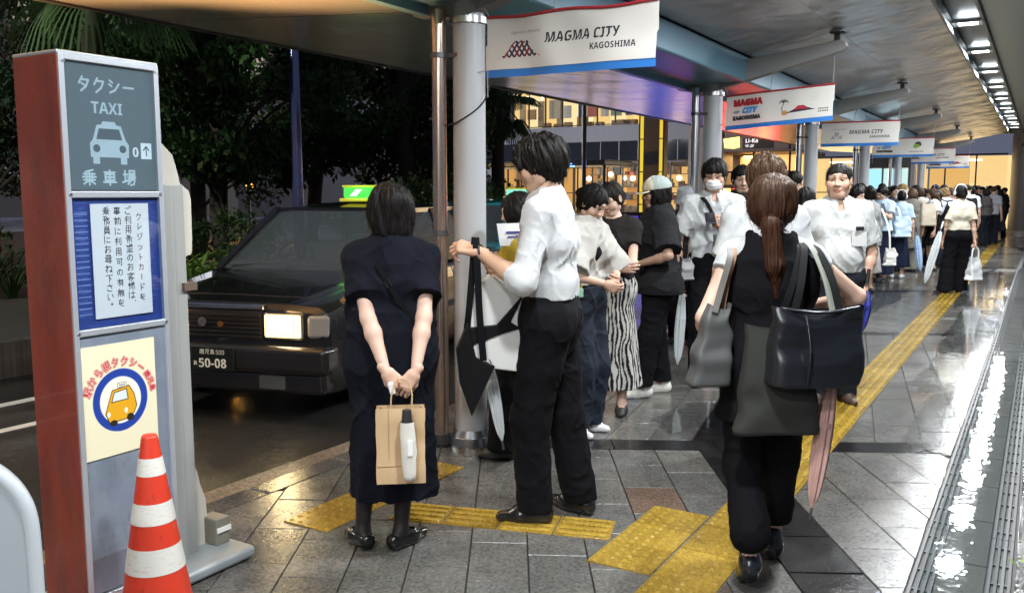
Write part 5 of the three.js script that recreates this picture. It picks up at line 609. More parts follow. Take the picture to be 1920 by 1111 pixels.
// head: origin between the ears, y up, face towards +z, chin at -0.115, crown at +0.115
const headCache = {};
function headGeo(h, sex) {
  const key = h + sex; if (headCache[key]) return headCache[key]; const f = new Field(), m = sex === 'm' ? 1 : 0.93;
  f.ell([0, 0.028, -0.014], [0.074, 0.085, 0.094], 0.03).ell([0, -0.035, 0.02], [0.063 * m, 0.068, 0.068], 0.04).cap([-0.022 * m, -0.088, 0.058], [0.022 * m, -0.088, 0.058], 0.02, 0.02, 0.035).cap([-0.05 * m, -0.065, 0.005], [-0.02, -0.095, 0.045], 0.02, 0.016, 0.03).cap([0.05 * m, -0.065, 0.005], [0.02, -0.095, 0.045], 0.02, 0.016, 0.03);
  for (const s of [1, -1]) f.ell([s * 0.042, -0.022, 0.056], [0.024, 0.026, 0.022], 0.03);
  f.cap([-0.046, 0.03, 0.068], [0, 0.034, 0.079], 0.011, 0.012, 0.02).cap([0.046, 0.03, 0.068], [0, 0.034, 0.079], 0.011, 0.012, 0.02);
  for (const s of [1, -1]) f.p.push({ ...new Field().ell([s * 0.032, 0.01, 0.099], [0.019, 0.013, 0.018], 0.014, 1).p[0] });
  for (const s of [1, -1]) f.ell([s * 0.031, 0.008, 0.07], [0.0165, 0.012, 0.0145], 0.006);
  f.cap([0, 0.022, 0.086], [0, -0.02, 0.103], 0.0075, 0.0115, 0.012); for (const s of [1, -1]) f.ell([s * 0.0135, -0.024, 0.093], [0.009, 0.008, 0.01], 0.008);
  f.ell([0, -0.052, 0.083], [0.026, 0.006, 0.01], 0.006).ell([0, -0.062, 0.081], [0.022, 0.0065, 0.01], 0.007).cut([-0.022, -0.0565, 0.095], [0.022, -0.0565, 0.095], 0.0022, 0.0022, 0.003);
  for (const s of [1, -1]) { f.ell([s * 0.079, 0.0, -0.008], [0.009, 0.032, 0.02], 0.008); f.ell([s * 0.088, 0.004, -0.002], [0.006, 0.018, 0.011], 0.006, 1); f.p[f.p.length - 1].lo = f.p[f.p.length - 1].hi = [0, 0, 0]; }
  const g = f.mesh(h, (x, y, z) => {
    const ax = Math.abs(x); if (z > 0.06 && ax < 0.029 && y < -0.045 && y > -0.069 && Math.pow(ax / 0.029, 2) + Math.pow((y + 0.057) / 0.012, 2) < 1) return [0.86, 0.62, 0.58];
    if (z > 0.05 && ax > 0.012 && ax < 0.054 && Math.abs(y - 0.036 - 0.004 * Math.sin((ax - 0.012) * 75)) < 0.0034) return [0.24, 0.19, 0.17];
    const ex = (ax - 0.031) / 0.0145, ey = (y - 0.007) / 0.0045; if (z > 0.055 && ex * ex + ey * ey < 1) return Math.hypot(ax - 0.031, y - 0.0075) < 0.0062 ? [0.04, 0.03, 0.03] : [0.8, 0.85, 0.9]; if (z > 0.055 && ex * ex / 1.35 + Math.pow((y - 0.009) / 0.0088, 2) < 1 && y > 0.008) return [0.2, 0.15, 0.14];
    const bl = sst(0.03, 0.0, Math.hypot(ax - 0.042, y + 0.025)) * (z > 0.03 ? 1 : 0); const sp = 0.05 * n3(x * 60, y * 60, z * 60) + 0.05 * n3(x * 160, y * 160, z * 160), jaw = sex === 'm' && y < -0.04 && z > 0 ? 0.94 : 1; return [jaw * (1 + sp), jaw * (1 - 0.1 * bl + sp), jaw * (1 - 0.1 * bl + sp)];
  });
  return headCache[key] = g;
}
const headMat = (o) => new THREE.Matrix4().compose(V(...o.S.head), o.S.hq, V(o.S.hk, o.S.hk, o.S.hk));
function ik(a, b, l1, l2, pole) { // elbow or knee between a and b
  let d = vsub(b, a), L = vlen(d); if (L > (l1 + l2) * 0.999) { b = vadd(a, d, (l1 + l2) * 0.999 / L); d = vsub(b, a); L = vlen(d); } const u = vnorm(d), t = (l1 * l1 - l2 * l2 + L * L) / (2 * L), hh = Math.sqrt(Math.max(0, l1 * l1 - t * t)); const pd = u[0] * pole[0] + u[1] * pole[1] + u[2] * pole[2]; const p = vnorm(vadd(pole, u, -pd)); return [vadd(vadd(a, u, t), p, hh), b];
}
function skel(o) {
  const H = o.H, k = H / 1.7, f = o.sex === 'f', b = o.b || 1, S = { k, b }; const sw = (f ? 0.16 : 0.178) * k * (0.6 + 0.4 * b), lean = o.lean || 0, side = o.side || 0, sx = o.shift || 0;
  S.pel = [sx, 0.535 * H, (o.pz || 0)]; const up = vnorm([Math.sin(side), Math.cos(lean), Math.sin(lean)]), tw = o.twist || 0, rt = [Math.cos(tw), 0, -Math.sin(tw)];
  S.up = up; S.waist = vadd(S.pel, up, 0.085 * H); S.chest = vadd(S.pel, up, 0.19 * H); S.neck = vadd(S.pel, up, 0.295 * H); const shc = vadd(S.pel, up, 0.262 * H); S.sh = { L: vadd(shc, rt, sw), R: vadd(shc, rt, -sw) }; S.rt = rt; S.fw = [Math.sin(tw), 0, Math.cos(tw)];
  S.hq = new THREE.Quaternion().setFromEuler(new THREE.Euler(o.hp || 0, o.hy || 0, o.hr || 0, 'YXZ')); S.hk = 0.134 * H / 0.23 * (o.hs || 1); const hd = V(0, 0.105 * k, 0.022 * k).applyQuaternion(new THREE.Quaternion().slerp(S.hq, 0.55)); S.head = vadd(vadd(S.neck, up, 0.03 * H), hd.toArray());
  S.el = {}; S.wr = {}; S.kn = {}; S.an = {}; S.hip = {};
  for (const s of ['L', 'R']) { const m = s === 'L' ? 1 : -1, A = o[s] || {}; const w = A.w || vadd(S.sh[s], [m * 0.07 * k, -0.31 * H, 0.03]); [S.el[s], S.wr[s]] = ik(S.sh[s], w, 0.17 * H, 0.148 * H, A.pole || [m * 0.4, 0, -1]); S.hip[s] = vadd(S.pel, [m * 0.082 * k, -0.025 * H, 0]); const F = (o.feet || {})[s] || {}; const an = F.a || [m * 0.085 * k + sx, 0.045 * H, 0]; [S.kn[s], S.an[s]] = ik(S.hip[s], an, 0.2365 * H, 0.2325 * H, F.pole || [m * 0.12, 0, 1]); S['fy' + s] = F.yaw ?? m * 0.18; S['fp' + s] = F.pitch || 0; }
  return S;
}
function limbEnd(S, s) { const d = vnorm(vsub(S.wr[s], S.el[s])); return d; }
function handMesh(o, s, h) { const S = o.S, A = o[s] || {}, y = V(...(A.f || limbEnd(S, s))).normalize(), z0 = V(...(A.p || (s === 'L' ? [-1, 0, 0.2] : [1, 0, 0.2]))); const x = y.clone().cross(z0).normalize(), z = x.clone().cross(y); const g = handGeo(A.hand || 'relax', h).clone(), k = S.k * (o.sex === 'f' ? 0.93 : 1); const M = new THREE.Matrix4().makeBasis(x, y, z); if (s === 'L') { M.multiply(new THREE.Matrix4().makeScale(-1, 1, 1)); const ix = g.index.array; for (let i = 0; i < ix.length; i += 3) { const t = ix[i]; ix[i] = ix[i + 1]; ix[i + 1] = t; } } M.multiply(new THREE.Matrix4().makeScale(k, k, k)); M.setPosition(V(...S.wr[s])); g.applyMatrix4(M); return g; }
const tint = (g, c) => { const a = g.attributes.color.clone(); for (let i = 0; i < a.count; i++) a.setXYZ(i, a.getX(i) * c[0], a.getY(i) * c[1], a.getZ(i) * c[2]); g.setAttribute('color', a); return g; };
function torso(F, S, fit, f, top = true) { const k = S.k, b = S.b, X = (p, d, e = 0) => [vadd(vadd(p, S.rt, d * k), S.fw, e), vadd(vadd(p, S.rt, -d * k), S.fw, e)]; const r = (v) => v * k * b + fit;
  F.cap(...X(S.pel, 0.068), r(0.1), r(0.1), 0.05).cap(...X(S.waist, f ? 0.05 : 0.058), r(f ? 0.086 : 0.096), r(f ? 0.086 : 0.096), 0.06).cap(...X(S.chest, 0.068), r(0.1), r(0.1), 0.06);
  if (f) for (const p of X(vadd(S.chest, S.up, 0.01), 0.062, 0.055 * k)) F.cap(p, p, r(0.06), r(0.06), 0.05); if (top) (['L', 'R'].forEach((q, i) => F.cap(vadd(vadd(S.neck, S.up, -0.028 * k), S.rt, (i ? -1 : 1) * 0.03 * k), vadd(S.sh[q], S.rt, (i ? 1 : -1) * 0.015 * k), r(0.06), r(0.047), 0.06)), F).cap(vadd(S.neck, S.up, 0.02), vadd(S.neck, S.up, -0.06), 0.05 * k + fit * 0.6, 0.085 * k + fit, 0.06); return F; }
function bodyGeo(o) {
  const S = o.S, k = S.k, f = o.sex === 'f', F = new Field(), bb = Math.sqrt(S.b), ar = (f ? 0.9 : 1.02) * k * bb; torso(F, S, -0.012, f); F.cap(vadd(S.neck, S.up, -0.02), vadd(S.head, [0, -0.02, -0.012]), (f ? 0.048 : 0.056) * k * bb, (f ? 0.047 : 0.055) * k * bb, 0.035);
  for (const s of ['L', 'R']) { const e = S.el[s], w = S.wr[s]; F.cap(S.sh[s], e, (o.top && (o.top.sleeve ?? 0.6) > 0.3 ? 0.038 : 0.045) * ar, 0.0385 * ar, 0.03).cap(e, vmix(e, w, 0.3), 0.037 * ar, 0.0395 * ar, 0.02).cap(vmix(e, w, 0.3), w, 0.0395 * ar, 0.0255 * ar, 0.02); const hp = S.hip[s], n = S.kn[s], a = S.an[s]; F.cap(hp, n, 0.066 * k * bb, 0.044 * k * bb, 0.04).cap(n, vmix(n, a, 0.3), 0.049 * k * bb, 0.052 * k * bb, 0.03).cap(vmix(n, a, 0.3), a, 0.05 * k * bb, 0.033 * k, 0.03); const y = S['fy' + s], d = [Math.sin(y), 0, Math.cos(y)]; const gy = a[1] - 0.045 * o.H, q = S['fp' + s], cq = Math.cos(q), sq = Math.sin(q), U = (fw, up) => [a[0] + d[0] * (fw * cq - up * sq) * k, gy + (fw * sq + up * cq) * k, a[2] + d[2] * (fw * cq - up * sq) * k], hl = U(-0.04, 0.036), toe = U(0.14, 0.022); F.cap(a, hl, 0.033 * k, 0.027 * k, 0.02).cap(hl, toe, 0.026 * k, 0.017 * k, 0.02).cap(a, vmix(hl, toe, 0.7), 0.03 * k, 0.02 * k, 0.02); }
  const fh = o.res <= 0.011 ? 0.004 : o.res <= 0.015 ? 0.006 : 0.009, leg = o.legs; const g = F.mesh(o.res * 1.15, (x, y, z) => leg && y < o.H * 0.46 ? leg : o.skin);
  const parts = [g, tint(headGeo(fh, o.sex).clone().applyMatrix4(headMat(o)), o.skin), tint(handMesh(o, 'L', Math.min(fh, 0.006)), o.skin), tint(handMesh(o, 'R', Math.min(fh, 0.006)), o.skin)]; return mergeGeometries(parts);
}
const skinM = new THREE.MeshPhysicalMaterial({ color: 0xffffff, vertexColors: true, roughness: 0.5, specularIntensity: 0.7 });
const weave = scaled(tex(128, (u, v) => 0.5 + 0.5 * Math.sin(u * TAU * 32) * Math.sin(v * TAU * 32)), 6);
const crumple = scaled(tex(512, (u, v) => { const r = (p, q, a) => 1 - Math.abs(fbm(u, v, p, 2, q) * 2 - 1) * a; const wv = 0.5 + 0.5 * Math.sin(u * TAU * 120) * Math.sin(v * TAU * 120); return 0.5 * Math.pow(r(5, 91, 2), 3) + 0.32 * Math.pow(r(11, 95, 2), 3) + 0.12 * fbm(u, v, 30, 2, 97) + 0.06 * wv; }), 2.6);
const clothM = {}; const cloth = (r = 0.85, s = 0.15) => clothM[r + '_' + s] ||= new THREE.MeshPhysicalMaterial({ color: 0xffffff, vertexColors: true, roughness: r, specularIntensity: 0.18, bumpMap: crumple, bumpScale: 0.0013, side: THREE.DoubleSide });
const hairM = new THREE.MeshPhysicalMaterial({ color: 0xffffff, vertexColors: true, roughness: 0.55, specularIntensity: 0.3 }), shoeM = new THREE.MeshPhysicalMaterial({ color: 0xffffff, vertexColors: true, roughness: 0.25, clearcoat: 0.5 }), shoeMatte = new THREE.MeshPhysicalMaterial({ color: 0xffffff, vertexColors: true, roughness: 0.6 });
const wrinkle = (amp, ph, fx = 7, fy = 5) => (x, y, z) => { const wx = x + 0.05 * n3(x * 6, y * 6 + ph, z * 6), a = Math.abs(n3(wx * fx * 1.7 + ph + y * 7, y * fy * 1.2 - ph, z * fx * 1.7 + ph * 0.7)), b = Math.abs(n3(wx * fx * 3 - ph - y * 12, y * fy * 2.4 + ph, z * fx * 3)); return amp * 0.75 * (1.5 * Math.pow(1 - a, 3.2) + 0.6 * Math.pow(1 - b, 3) - 0.45 + 0.7 * n3(x * fx, y * fy, z * fx)); };
const colorOf = (c, v = 0.06) => typeof c === 'function' ? c : (x, y, z) => { const n = 1 + v * n3(x * 12, y * 12, z * 12); return [c[0] * n, c[1] * n, c[2] * n]; };
function topField(o, t) {
  const S = o.S, k = S.k, f = o.sex === 'f', F = new Field(), fit = t.fit ?? 0.014; torso(F, S, fit, f); if (t.belly) F.ell(vadd(vadd(S.waist, S.fw, 0.05 * k), [0, -0.01, 0]), [0.138 * k * S.b, 0.15 * k, 0.112 * k * S.b], 0.08);
  if (t.drape) F.skirt(vadd(S.waist, [0, 0.06, 0]), [S.pel[0], t.hem, S.pel[2]], [0.155 * k * S.b + fit, 0.115 * k * S.b + fit], [t.drape * k, t.drape * 0.72 * k], t.folds || 7, 0.05, t.ph || 0, 0.08);
  const sl = t.sleeve ?? 0.6; if (sl > 0) for (const s of ['L', 'R']) { const e = S.el[s], w = S.wr[s], sr = (t.sr ?? 0.014), ra = 0.048 * k * Math.sqrt(S.b) + Math.min(sr, 0.012), rb = 0.043 * k * Math.sqrt(S.b) + sr * (t.flare ?? 1.2); if (sl <= 1) { const p = vmix(S.sh[s], e, sl), d = vnorm(vsub(e, S.sh[s])); F.cap(vadd(S.sh[s], S.rt, s === 'L' ? -0.02 : 0.02), vadd(p, d, 0.03), ra, rb, 0.045, [...d, p[0] * d[0] + p[1] * d[1] + p[2] * d[2]]); } else { const p = vmix(e, w, sl - 1), d = vnorm(vsub(w, e)); F.cap(vadd(S.sh[s], S.rt, s === 'L' ? -0.02 : 0.02), e, ra, 0.043 * k + sr, 0.045).cap(e, vadd(p, d, 0.02), 0.042 * k + sr, 0.033 * k + sr, 0.03, [...d, p[0] * d[0] + p[1] * d[1] + p[2] * d[2]]); if (t.roll) F.cap(vadd(p, d, -0.035), p, 0.038 * k + sr * 1.5, 0.038 * k + sr * 1.5, 0.008, [...d, p[0] * d[0] + p[1] * d[1] + p[2] * d[2] + 0.008]); } }
  if (sl <= 0) for (const s of ['L', 'R']) F.cap(S.sh[s], vadd(S.sh[s], S.rt, (s === 'L' ? 1 : -1) * 0.004), 0.052 * k, 0.05 * k, 0.03);
  if (!t.drape) { const hy = t.hem ?? 0.56 * o.H; F.clipBy([0, -1, 0], -hy); if (hy < 0.5 * o.H) F.cap(vadd(S.pel, S.rt, 0.07 * k), vadd(S.pel, S.rt, -0.07 * k), 0.112 * k * S.b + fit, undefined, 0.05).cap(vadd([S.pel[0], hy, S.pel[2]], S.rt, 0.065 * k), vadd([S.pel[0], hy, S.pel[2]], S.rt, -0.065 * k), 0.115 * k * S.b + fit, undefined, 0.06); }
  const nk = t.neck ?? 0.058; F.cut(vadd(S.neck, S.up, 0.01), vadd(vadd(S.neck, S.up, 0.12), S.fw, 0.03), nk * k, (nk + 0.02) * k, 0.008); if (t.vneck) F.cut(vadd(vadd(S.neck, S.fw, 0.05), S.up, 0.02), vadd(vadd(S.neck, S.fw, 0.14), S.up, -t.vneck), 0.04 * k, 0.012, 0.01);
  for (const c of t.cut || []) F.cut(...c); F.disp = wrinkle(t.wr ?? 0.005, (o.seed || 1) * 3.7, t.wf ?? 8); return F;
}
function pantsField(o, t) {
  const S = o.S, k = S.k, F = new Field(), fit = t.fit ?? 0.014, b = Math.sqrt(S.b); F.cap(vadd(S.pel, S.rt, 0.07 * k), vadd(S.pel, S.rt, -0.07 * k), 0.103 * k * S.b + fit, undefined, 0.05).cap(vadd(S.waist, S.rt, 0.058 * k), vadd(S.waist, S.rt, -0.058 * k), 0.088 * k * S.b + fit, undefined, 0.05);
  if (t.waist !== 0) F.clipBy([0, 1, 0], t.waist ?? 0.595 * o.H);
  for (const s of ['L', 'R']) { const n = S.kn[s], a = vadd(S.an[s], [0, (t.hem ?? 0.03) - 0.045 * o.H + 0.02, 0]); F.cap(S.hip[s], n, 0.085 * k * b + fit, 0.057 * k * b + fit * (t.wide ?? 1), 0.045).cap(n, a, 0.056 * k * b + fit * (t.wide ?? 1), t.cuff ?? 0.062 * k, 0.04); }
  F.clipBy([0, -1, 0], -(t.hem ?? 0.03)); F.disp = wrinkle(t.wr ?? 0.006, (o.seed || 1) * 1.9 + 4, 8, 6); return F;
}
function shoeGeo(o, t) {
  const gs = []; for (const s of ['L', 'R']) { const S = o.S, k = S.k, F = new Field(), a = S.an[s], y = S['fy' + s], d = [Math.sin(y), 0, Math.cos(y)], px = [d[2], 0, -d[0]], gy = a[1] - 0.045 * o.H, q = S['fp' + s], U = (fw, up, sd = 0) => { const c = Math.cos(q), n = Math.sin(q), fz = fw * c - up * n, uz = fw * n + up * c; return [a[0] + d[0] * fz * k + px[0] * sd * k, gy + uz * k, a[2] + d[2] * fz * k + px[2] * sd * k]; };
    F.cap(U(-0.045, 0.032), U(0.06, 0.028), 0.036 * k, 0.041 * k, 0.03).cap(U(0.06, 0.026), U(0.15, 0.02), 0.041 * k, 0.026 * k, 0.03).cap(U(-0.04, 0.055), U(0.07, 0.05), 0.033 * k, 0.028 * k, 0.03); if (t.high) F.cap(U(-0.035, 0.05), U(-0.03, 0.1), 0.038 * k, 0.04 * k, 0.03); if (t.flat) F.cut(U(-0.03, 0.085), U(0.07, 0.075), 0.032 * k, 0.03 * k, 0.01);
    const nrm = [-Math.sin(q) * d[0], Math.cos(q), -Math.sin(q) * d[2]], g0 = U(0, 0.002); F.clipBy(nrm.map((v) => -v), -(nrm[0] * g0[0] + nrm[1] * g0[1] + nrm[2] * g0[2])); const sole = t.sole || t.c; gs.push(F.mesh(Math.min(o.res, 0.01) * (o.res > 0.014 ? 1.5 : 0.8), (x, yy, z) => { const hgt = (x - g0[0]) * nrm[0] + (yy - g0[1]) * nrm[1] + (z - g0[2]) * nrm[2]; return hgt < 0.018 * k ? sole : t.c; })); }
  return mergeGeometries(gs);
}
function hairGeo(o, t) {
  const F = new Field(), st = t.style, e = t.e ?? 1; F.ell([0, 0.036, -0.016], [0.083 * e, 0.088 * (1 + (e - 1) * 0.8), 0.103 * e], 0.02);
  const low = t.fringe ?? 0; const face = (w = 0.066, top = 0.055) => { F.ell([0, top - 0.1 - low, 0.1], [w, 0.105, 0.07], 0.012, 1); F.p[F.p.length - 1].lo = F.p[F.p.length - 1].hi = [0, 0, 0]; };
  if (st === 'short') { face(0.075); F.clips.push([0, -1, 0.5, 0.045]); }
  if (st === 'shag') { F.ell([0, 0.0, -0.035], [0.088 * e, 0.09, 0.088], 0.03); face(0.064, 0.05); F.clips.push([0, -1, 0.45, 0.09]); }
  if (st === 'bob') { F.ell([0, -0.02, -0.012], [0.098 * e, 0.1 + (t.len || 0), 0.105], 0.03); face(0.06, 0.045); F.clips.push([0, -1, 0.15, 0.11 + (t.len || 0)]); }
  if (st === 'pony' || st === 'bun') { F.ell([0, -0.015, -0.03], [0.08 * e, 0.075, 0.09 * e], 0.03); F.clips.push([0, -1, 0.75, 0.075]); face(0.07, 0.055); }
  if (st === 'long') { F.ell([0, -0.03, -0.02], [0.094 * e, 0.12, 0.1], 0.03); F.cap([0.05, -0.06, -0.06], [0.06, -(t.len || 0.28), -0.07], 0.05, 0.028, 0.03).cap([-0.05, -0.06, -0.06], [-0.06, -(t.len || 0.28), -0.07], 0.05, 0.028, 0.03).cap([0, -0.05, -0.08], [0, -(t.len || 0.28), -0.085], 0.05, 0.03, 0.03); face(0.06, 0.045); }
  const ph = (o.seed || 1) * 5.1, am = t.mess ?? 1; F.disp = (x, y, z) => { const a = Math.atan2(x, z + 0.02); return am * (0.0009 * Math.sin(a * 42 + 9 * n3(x * 18 + ph, y * 10, z * 18)) + 0.006 * n3(a * 5 + ph, y * 12, z * 14) + 0.0035 * n3(x * 70, y * 18, z * 70) + 0.002 * n3(a * 30, y * 20 + ph, z * 12)); };
  const h = o.res <= 0.011 ? 0.0048 : o.res <= 0.015 ? 0.0065 : 0.01, c = t.c, tip = t.tip || c; const shade = (x, y, z) => { const a = Math.atan2(x, z + 0.02), n = 0.85 + 0.25 * n3(a * 22 + ph, y * 9, z * 8) + 0.35 * n3(x * 150, y * 26, z * 150), m = sst(-0.02, 0.11, y); return [0, 1, 2].map((i) => Math.max(0.002, lerp(tip[i], c[i], m) * n)); }; const gs = [F.mesh(h, shade)];
  if (st === 'pony') { const T = new Field(), L = t.len || 0.2, b = t.base || [0, -0.055, -0.1]; T.cap(b, vadd(b, [0, -0.03, -0.03]), 0.026, 0.034, 0.02).cap(vadd(b, [0, -0.03, -0.03]), vadd(b, [t.sway || 0, -L * 0.6, -0.035]), 0.036, 0.04, 0.02).cap(vadd(b, [t.sway || 0, -L * 0.6, -0.035]), vadd(b, [(t.sway || 0) * 1.6, -L, -0.02]), 0.038, 0.01, 0.02); T.disp = (x, y, z) => am * (0.0012 * Math.sin(Math.atan2(x - b[0], z - b[2] + 0.03) * 26 + 5 * n3(x * 20, y * 12, z * 20)) + 0.004 * n3(x * 36, y * 8, z * 36) + 0.002 * n3(x * 110, y * 16, z * 110)); gs.push(T.mesh(h, shade)); }
  if (st === 'bun') { const T = new Field(), b = t.base || [0, 0.0, -0.125]; T.ell(b, [0.036, 0.036, 0.03], 0.02); T.disp = (x, y, z) => 0.003 * Math.sin(Math.atan2(x - b[0], y - b[1]) * 7 + 60 * Math.hypot(x - b[0], y - b[1])); gs.push(T.mesh(h, shade)); }
  return mergeGeometries(gs).applyMatrix4(headMat(o));
}
function collarGeo(o, r = 0.066, hgt = 0.036) { const S = o.S, k = S.k, c = vadd(S.neck, S.up, 0.012 * k), n = 36; const pt = (u, v) => { const a = (u - 0.5) * 2 * (Math.PI - 0.25), fr = Math.cos(a), w = r * k * (1 + 0.1 * v) + (v > 0.5 ? (v - 0.5) * 0.03 * k : 0); const yy = (v < 0.5 ? v * 2 : (1 - v) * 2.3) * hgt * k - 0.0 - (fr > 0 ? fr * 0.018 * k : -fr * -0.01 * k); const lx = Math.sin(a + Math.PI) * w, lz = Math.cos(a + Math.PI) * w * 1.02; const p = vadd(vadd(c, S.rt, lx), S.fw, lz + 0.012 * k); return vadd(p, S.up, (v < 0.5 ? v * 2 : 1 - (v - 0.5) * 2.4) * hgt * k - (lz > 0 ? lz * 0.35 : 0)); }; return grid(n, 8, pt); }
function strands(g, o) { // fine loose hairs lying on and lifting off the hair
  const p = g.attributes.position, nn = g.attributes.normal, cc = g.attributes.color, P = [], N = [], C = [], I = [], n = o.hair.loose ?? 900, hd = o.S.head;
  for (let i = 0; i < n; i++) { const k = (rnd() * p.count) | 0, a = V(p.getX(k), p.getY(k), p.getZ(k)), u = V(nn.getX(k), nn.getY(k), nn.getZ(k)); if (a.y < hd[1] - 0.13) continue; let d = V(rr(-0.25, 0.25), -1, rr(-0.25, 0.25)); if (u.y > 0.75) d.set(u.x + rr(-0.4, 0.4), -0.3, u.z + rr(-0.4, 0.4)); d.addScaledVector(u, -d.dot(u)).normalize(); const w = d.clone().cross(u).normalize(), L = rr(0.025, 0.065), lift = rnd() < 0.12 ? rr(0.006, 0.014) : rr(0.001, 0.003), c = rr(0.5, 1.9), b = P.length / 3, sway = rr(-0.15, 0.15);
    for (let j = 0; j <= 4; j++) { const t = j / 4, q = a.clone().addScaledVector(d, L * t).addScaledVector(u, 0.0012 + lift * Math.sin(t * 2.2) - 0.9 * L * L * t * t * 2).addScaledVector(w, sway * L * t * t); for (const s of [-1, 1]) { const r = 0.0007 * (1 - 0.7 * t) * s; P.push(q.x + w.x * r, q.y + w.y * r, q.z + w.z * r); N.push(u.x, u.y, u.z); C.push(cc.getX(k) * c, cc.getY(k) * c, cc.getZ(k) * c); } if (j) I.push(b + 2 * j - 2, b + 2 * j - 1, b + 2 * j, b + 2 * j - 1, b + 2 * j + 1, b + 2 * j); } }
  const r = new THREE.BufferGeometry(); r.setAttribute('position', new THREE.Float32BufferAttribute(P, 3)); r.setAttribute('normal', new THREE.Float32BufferAttribute(N, 3)); r.setAttribute('color', new THREE.Float32BufferAttribute(C, 3)); r.setIndex(I); return r;
}
const people = {};
function person(label, o) {
  o.skin ||= [0.52, 0.34, 0.25]; o.res ||= 0.011; o.seed ||= 1; const S = o.S = skel(o), t = thing('person', label, 'person', [o.x, o.y || 0, o.z], o.yaw, o.group); o.t = t; t.updateMatrixWorld(true);
  obj('body', bodyGeo(o), skinM, t);
  if (o.bottom) { const b = o.bottom, F = b.skirt ? (() => { const f = new Field(); f.skirt([S.pel[0], b.waist ?? 0.6 * o.H, S.pel[2]], [S.pel[0] + (b.dx || 0), b.hem, S.pel[2] + (b.dz || 0)], b.r0 || [0.13 * S.k, 0.1 * S.k], b.skirt, b.folds ?? 9, b.amp ?? 0.06, b.ph || 0); if (b.hip !== 0) f.cap(vadd(S.pel, S.rt, 0.07 * S.k), vadd(S.pel, S.rt, -0.07 * S.k), 0.108 * S.k, undefined, 0.06); f.clipBy([0, -1, 0], -b.hem); f.disp = wrinkle(b.wr ?? 0.005, o.seed, 8, 3); return f; })() : pantsField(o, b); obj(b.name || (b.skirt ? 'skirt' : 'trousers'), F.mesh(b.res || o.res, colorOf(b.c)), b.m || cloth(), t); }
  if (o.top) { obj(o.top.name || 'shirt', topField(o, o.top).mesh(o.res * 0.9, colorOf(o.top.c, 0.03)), o.top.m || cloth(), t); if (o.top.collar) { const g = collarGeo(o, o.top.cr, o.top.ch); obj('collar', g, mat(o.top.c, 0.8, 0, { side: THREE.DoubleSide }), t); } }
  if (o.over) obj(o.over.name || 'vest', topField(o, o.over).mesh(o.res * 0.9, colorOf(o.over.c)), o.over.m || cloth(), t);
  if (o.belt) { const f = new Field(), y = 0.597 * o.H; f.cap(vadd(S.waist, S.rt, 0.058 * S.k), vadd(S.waist, S.rt, -0.058 * S.k), 0.106 * S.k * S.b, undefined, 0.05).cap(vadd(S.pel, S.rt, 0.06 * S.k), vadd(S.pel, S.rt, -0.06 * S.k), 0.112 * S.k * S.b, undefined, 0.05); f.clipBy([0, 1, 0], y + 0.012).clipBy([0, -1, 0], -(y - 0.022)); obj('belt', f.mesh(o.res * 0.7, () => [0.012, 0.012, 0.014]), shoeMatte, t); }
  if (o.hair) { const hg = hairGeo(o, o.hair), hm = obj('hair', hg, hairM, t); if (o.res <= 0.0116 && !o.hat) obj('loose_strands', strands(hg, o), hairM, hm).userData.kind = 'stuff'; }
  if (o.shoes) obj('shoes', shoeGeo(o, o.shoes), o.shoes.gloss ? shoeM : shoeMatte, t);
  if (o.mask) { const f = new Field(); f.ell([0, -0.045, 0.052], [0.062, 0.052, 0.06], 0.02).ell([0, -0.028, 0.09], [0.02, 0.03, 0.026], 0.03); f.clipBy([0, 0, -1], -0.03).clipBy([0, 1, 0], -0.004).clipBy([0, -1, 0], 0.098); f.disp = (x, y, z) => 0.0015 * Math.sin(y * 260); const g = f.mesh(0.005, () => [0.75, 0.77, 0.78]).applyMatrix4(headMat(o)); const lp = []; for (const s of [1, -1]) lp.push(tube([[s * 0.058, -0.02, 0.045], [s * 0.074, -0.005, 0.015], [s * 0.08, 0.015, -0.012]], 0.0016, 8, 4), tube([[s * 0.056, -0.07, 0.035], [s * 0.072, -0.045, 0.01], [s * 0.08, -0.015, -0.015]], 0.0016, 8, 4)); obj('face_mask', g, cloth(0.8, 0), t); obj('mask_loop', merge(lp).applyMatrix4(headMat(o)), mat([0.75, 0.76, 0.77], 0.7), t); }
  if (o.headphones) { const g = [tube([[0.088, 0.0, -0.005], [0.085, 0.07, -0.01], [0.05, 0.122, -0.012], [0, 0.135, -0.012], [-0.05, 0.122, -0.012], [-0.085, 0.07, -0.01], [-0.088, 0.0, -0.005]], 0.009, 30, 8), place(new THREE.CylinderGeometry(0.032, 0.034, 0.022, 18), 0.094, -0.005, -0.006, 0, 0, Math.PI / 2), place(new THREE.CylinderGeometry(0.032, 0.034, 0.022, 18), -0.094, -0.005, -0.006, 0, 0, Math.PI / 2)]; obj('headphones', merge(g).applyMatrix4(headMat(o)), mat(o.headphones, 0.4), t); }
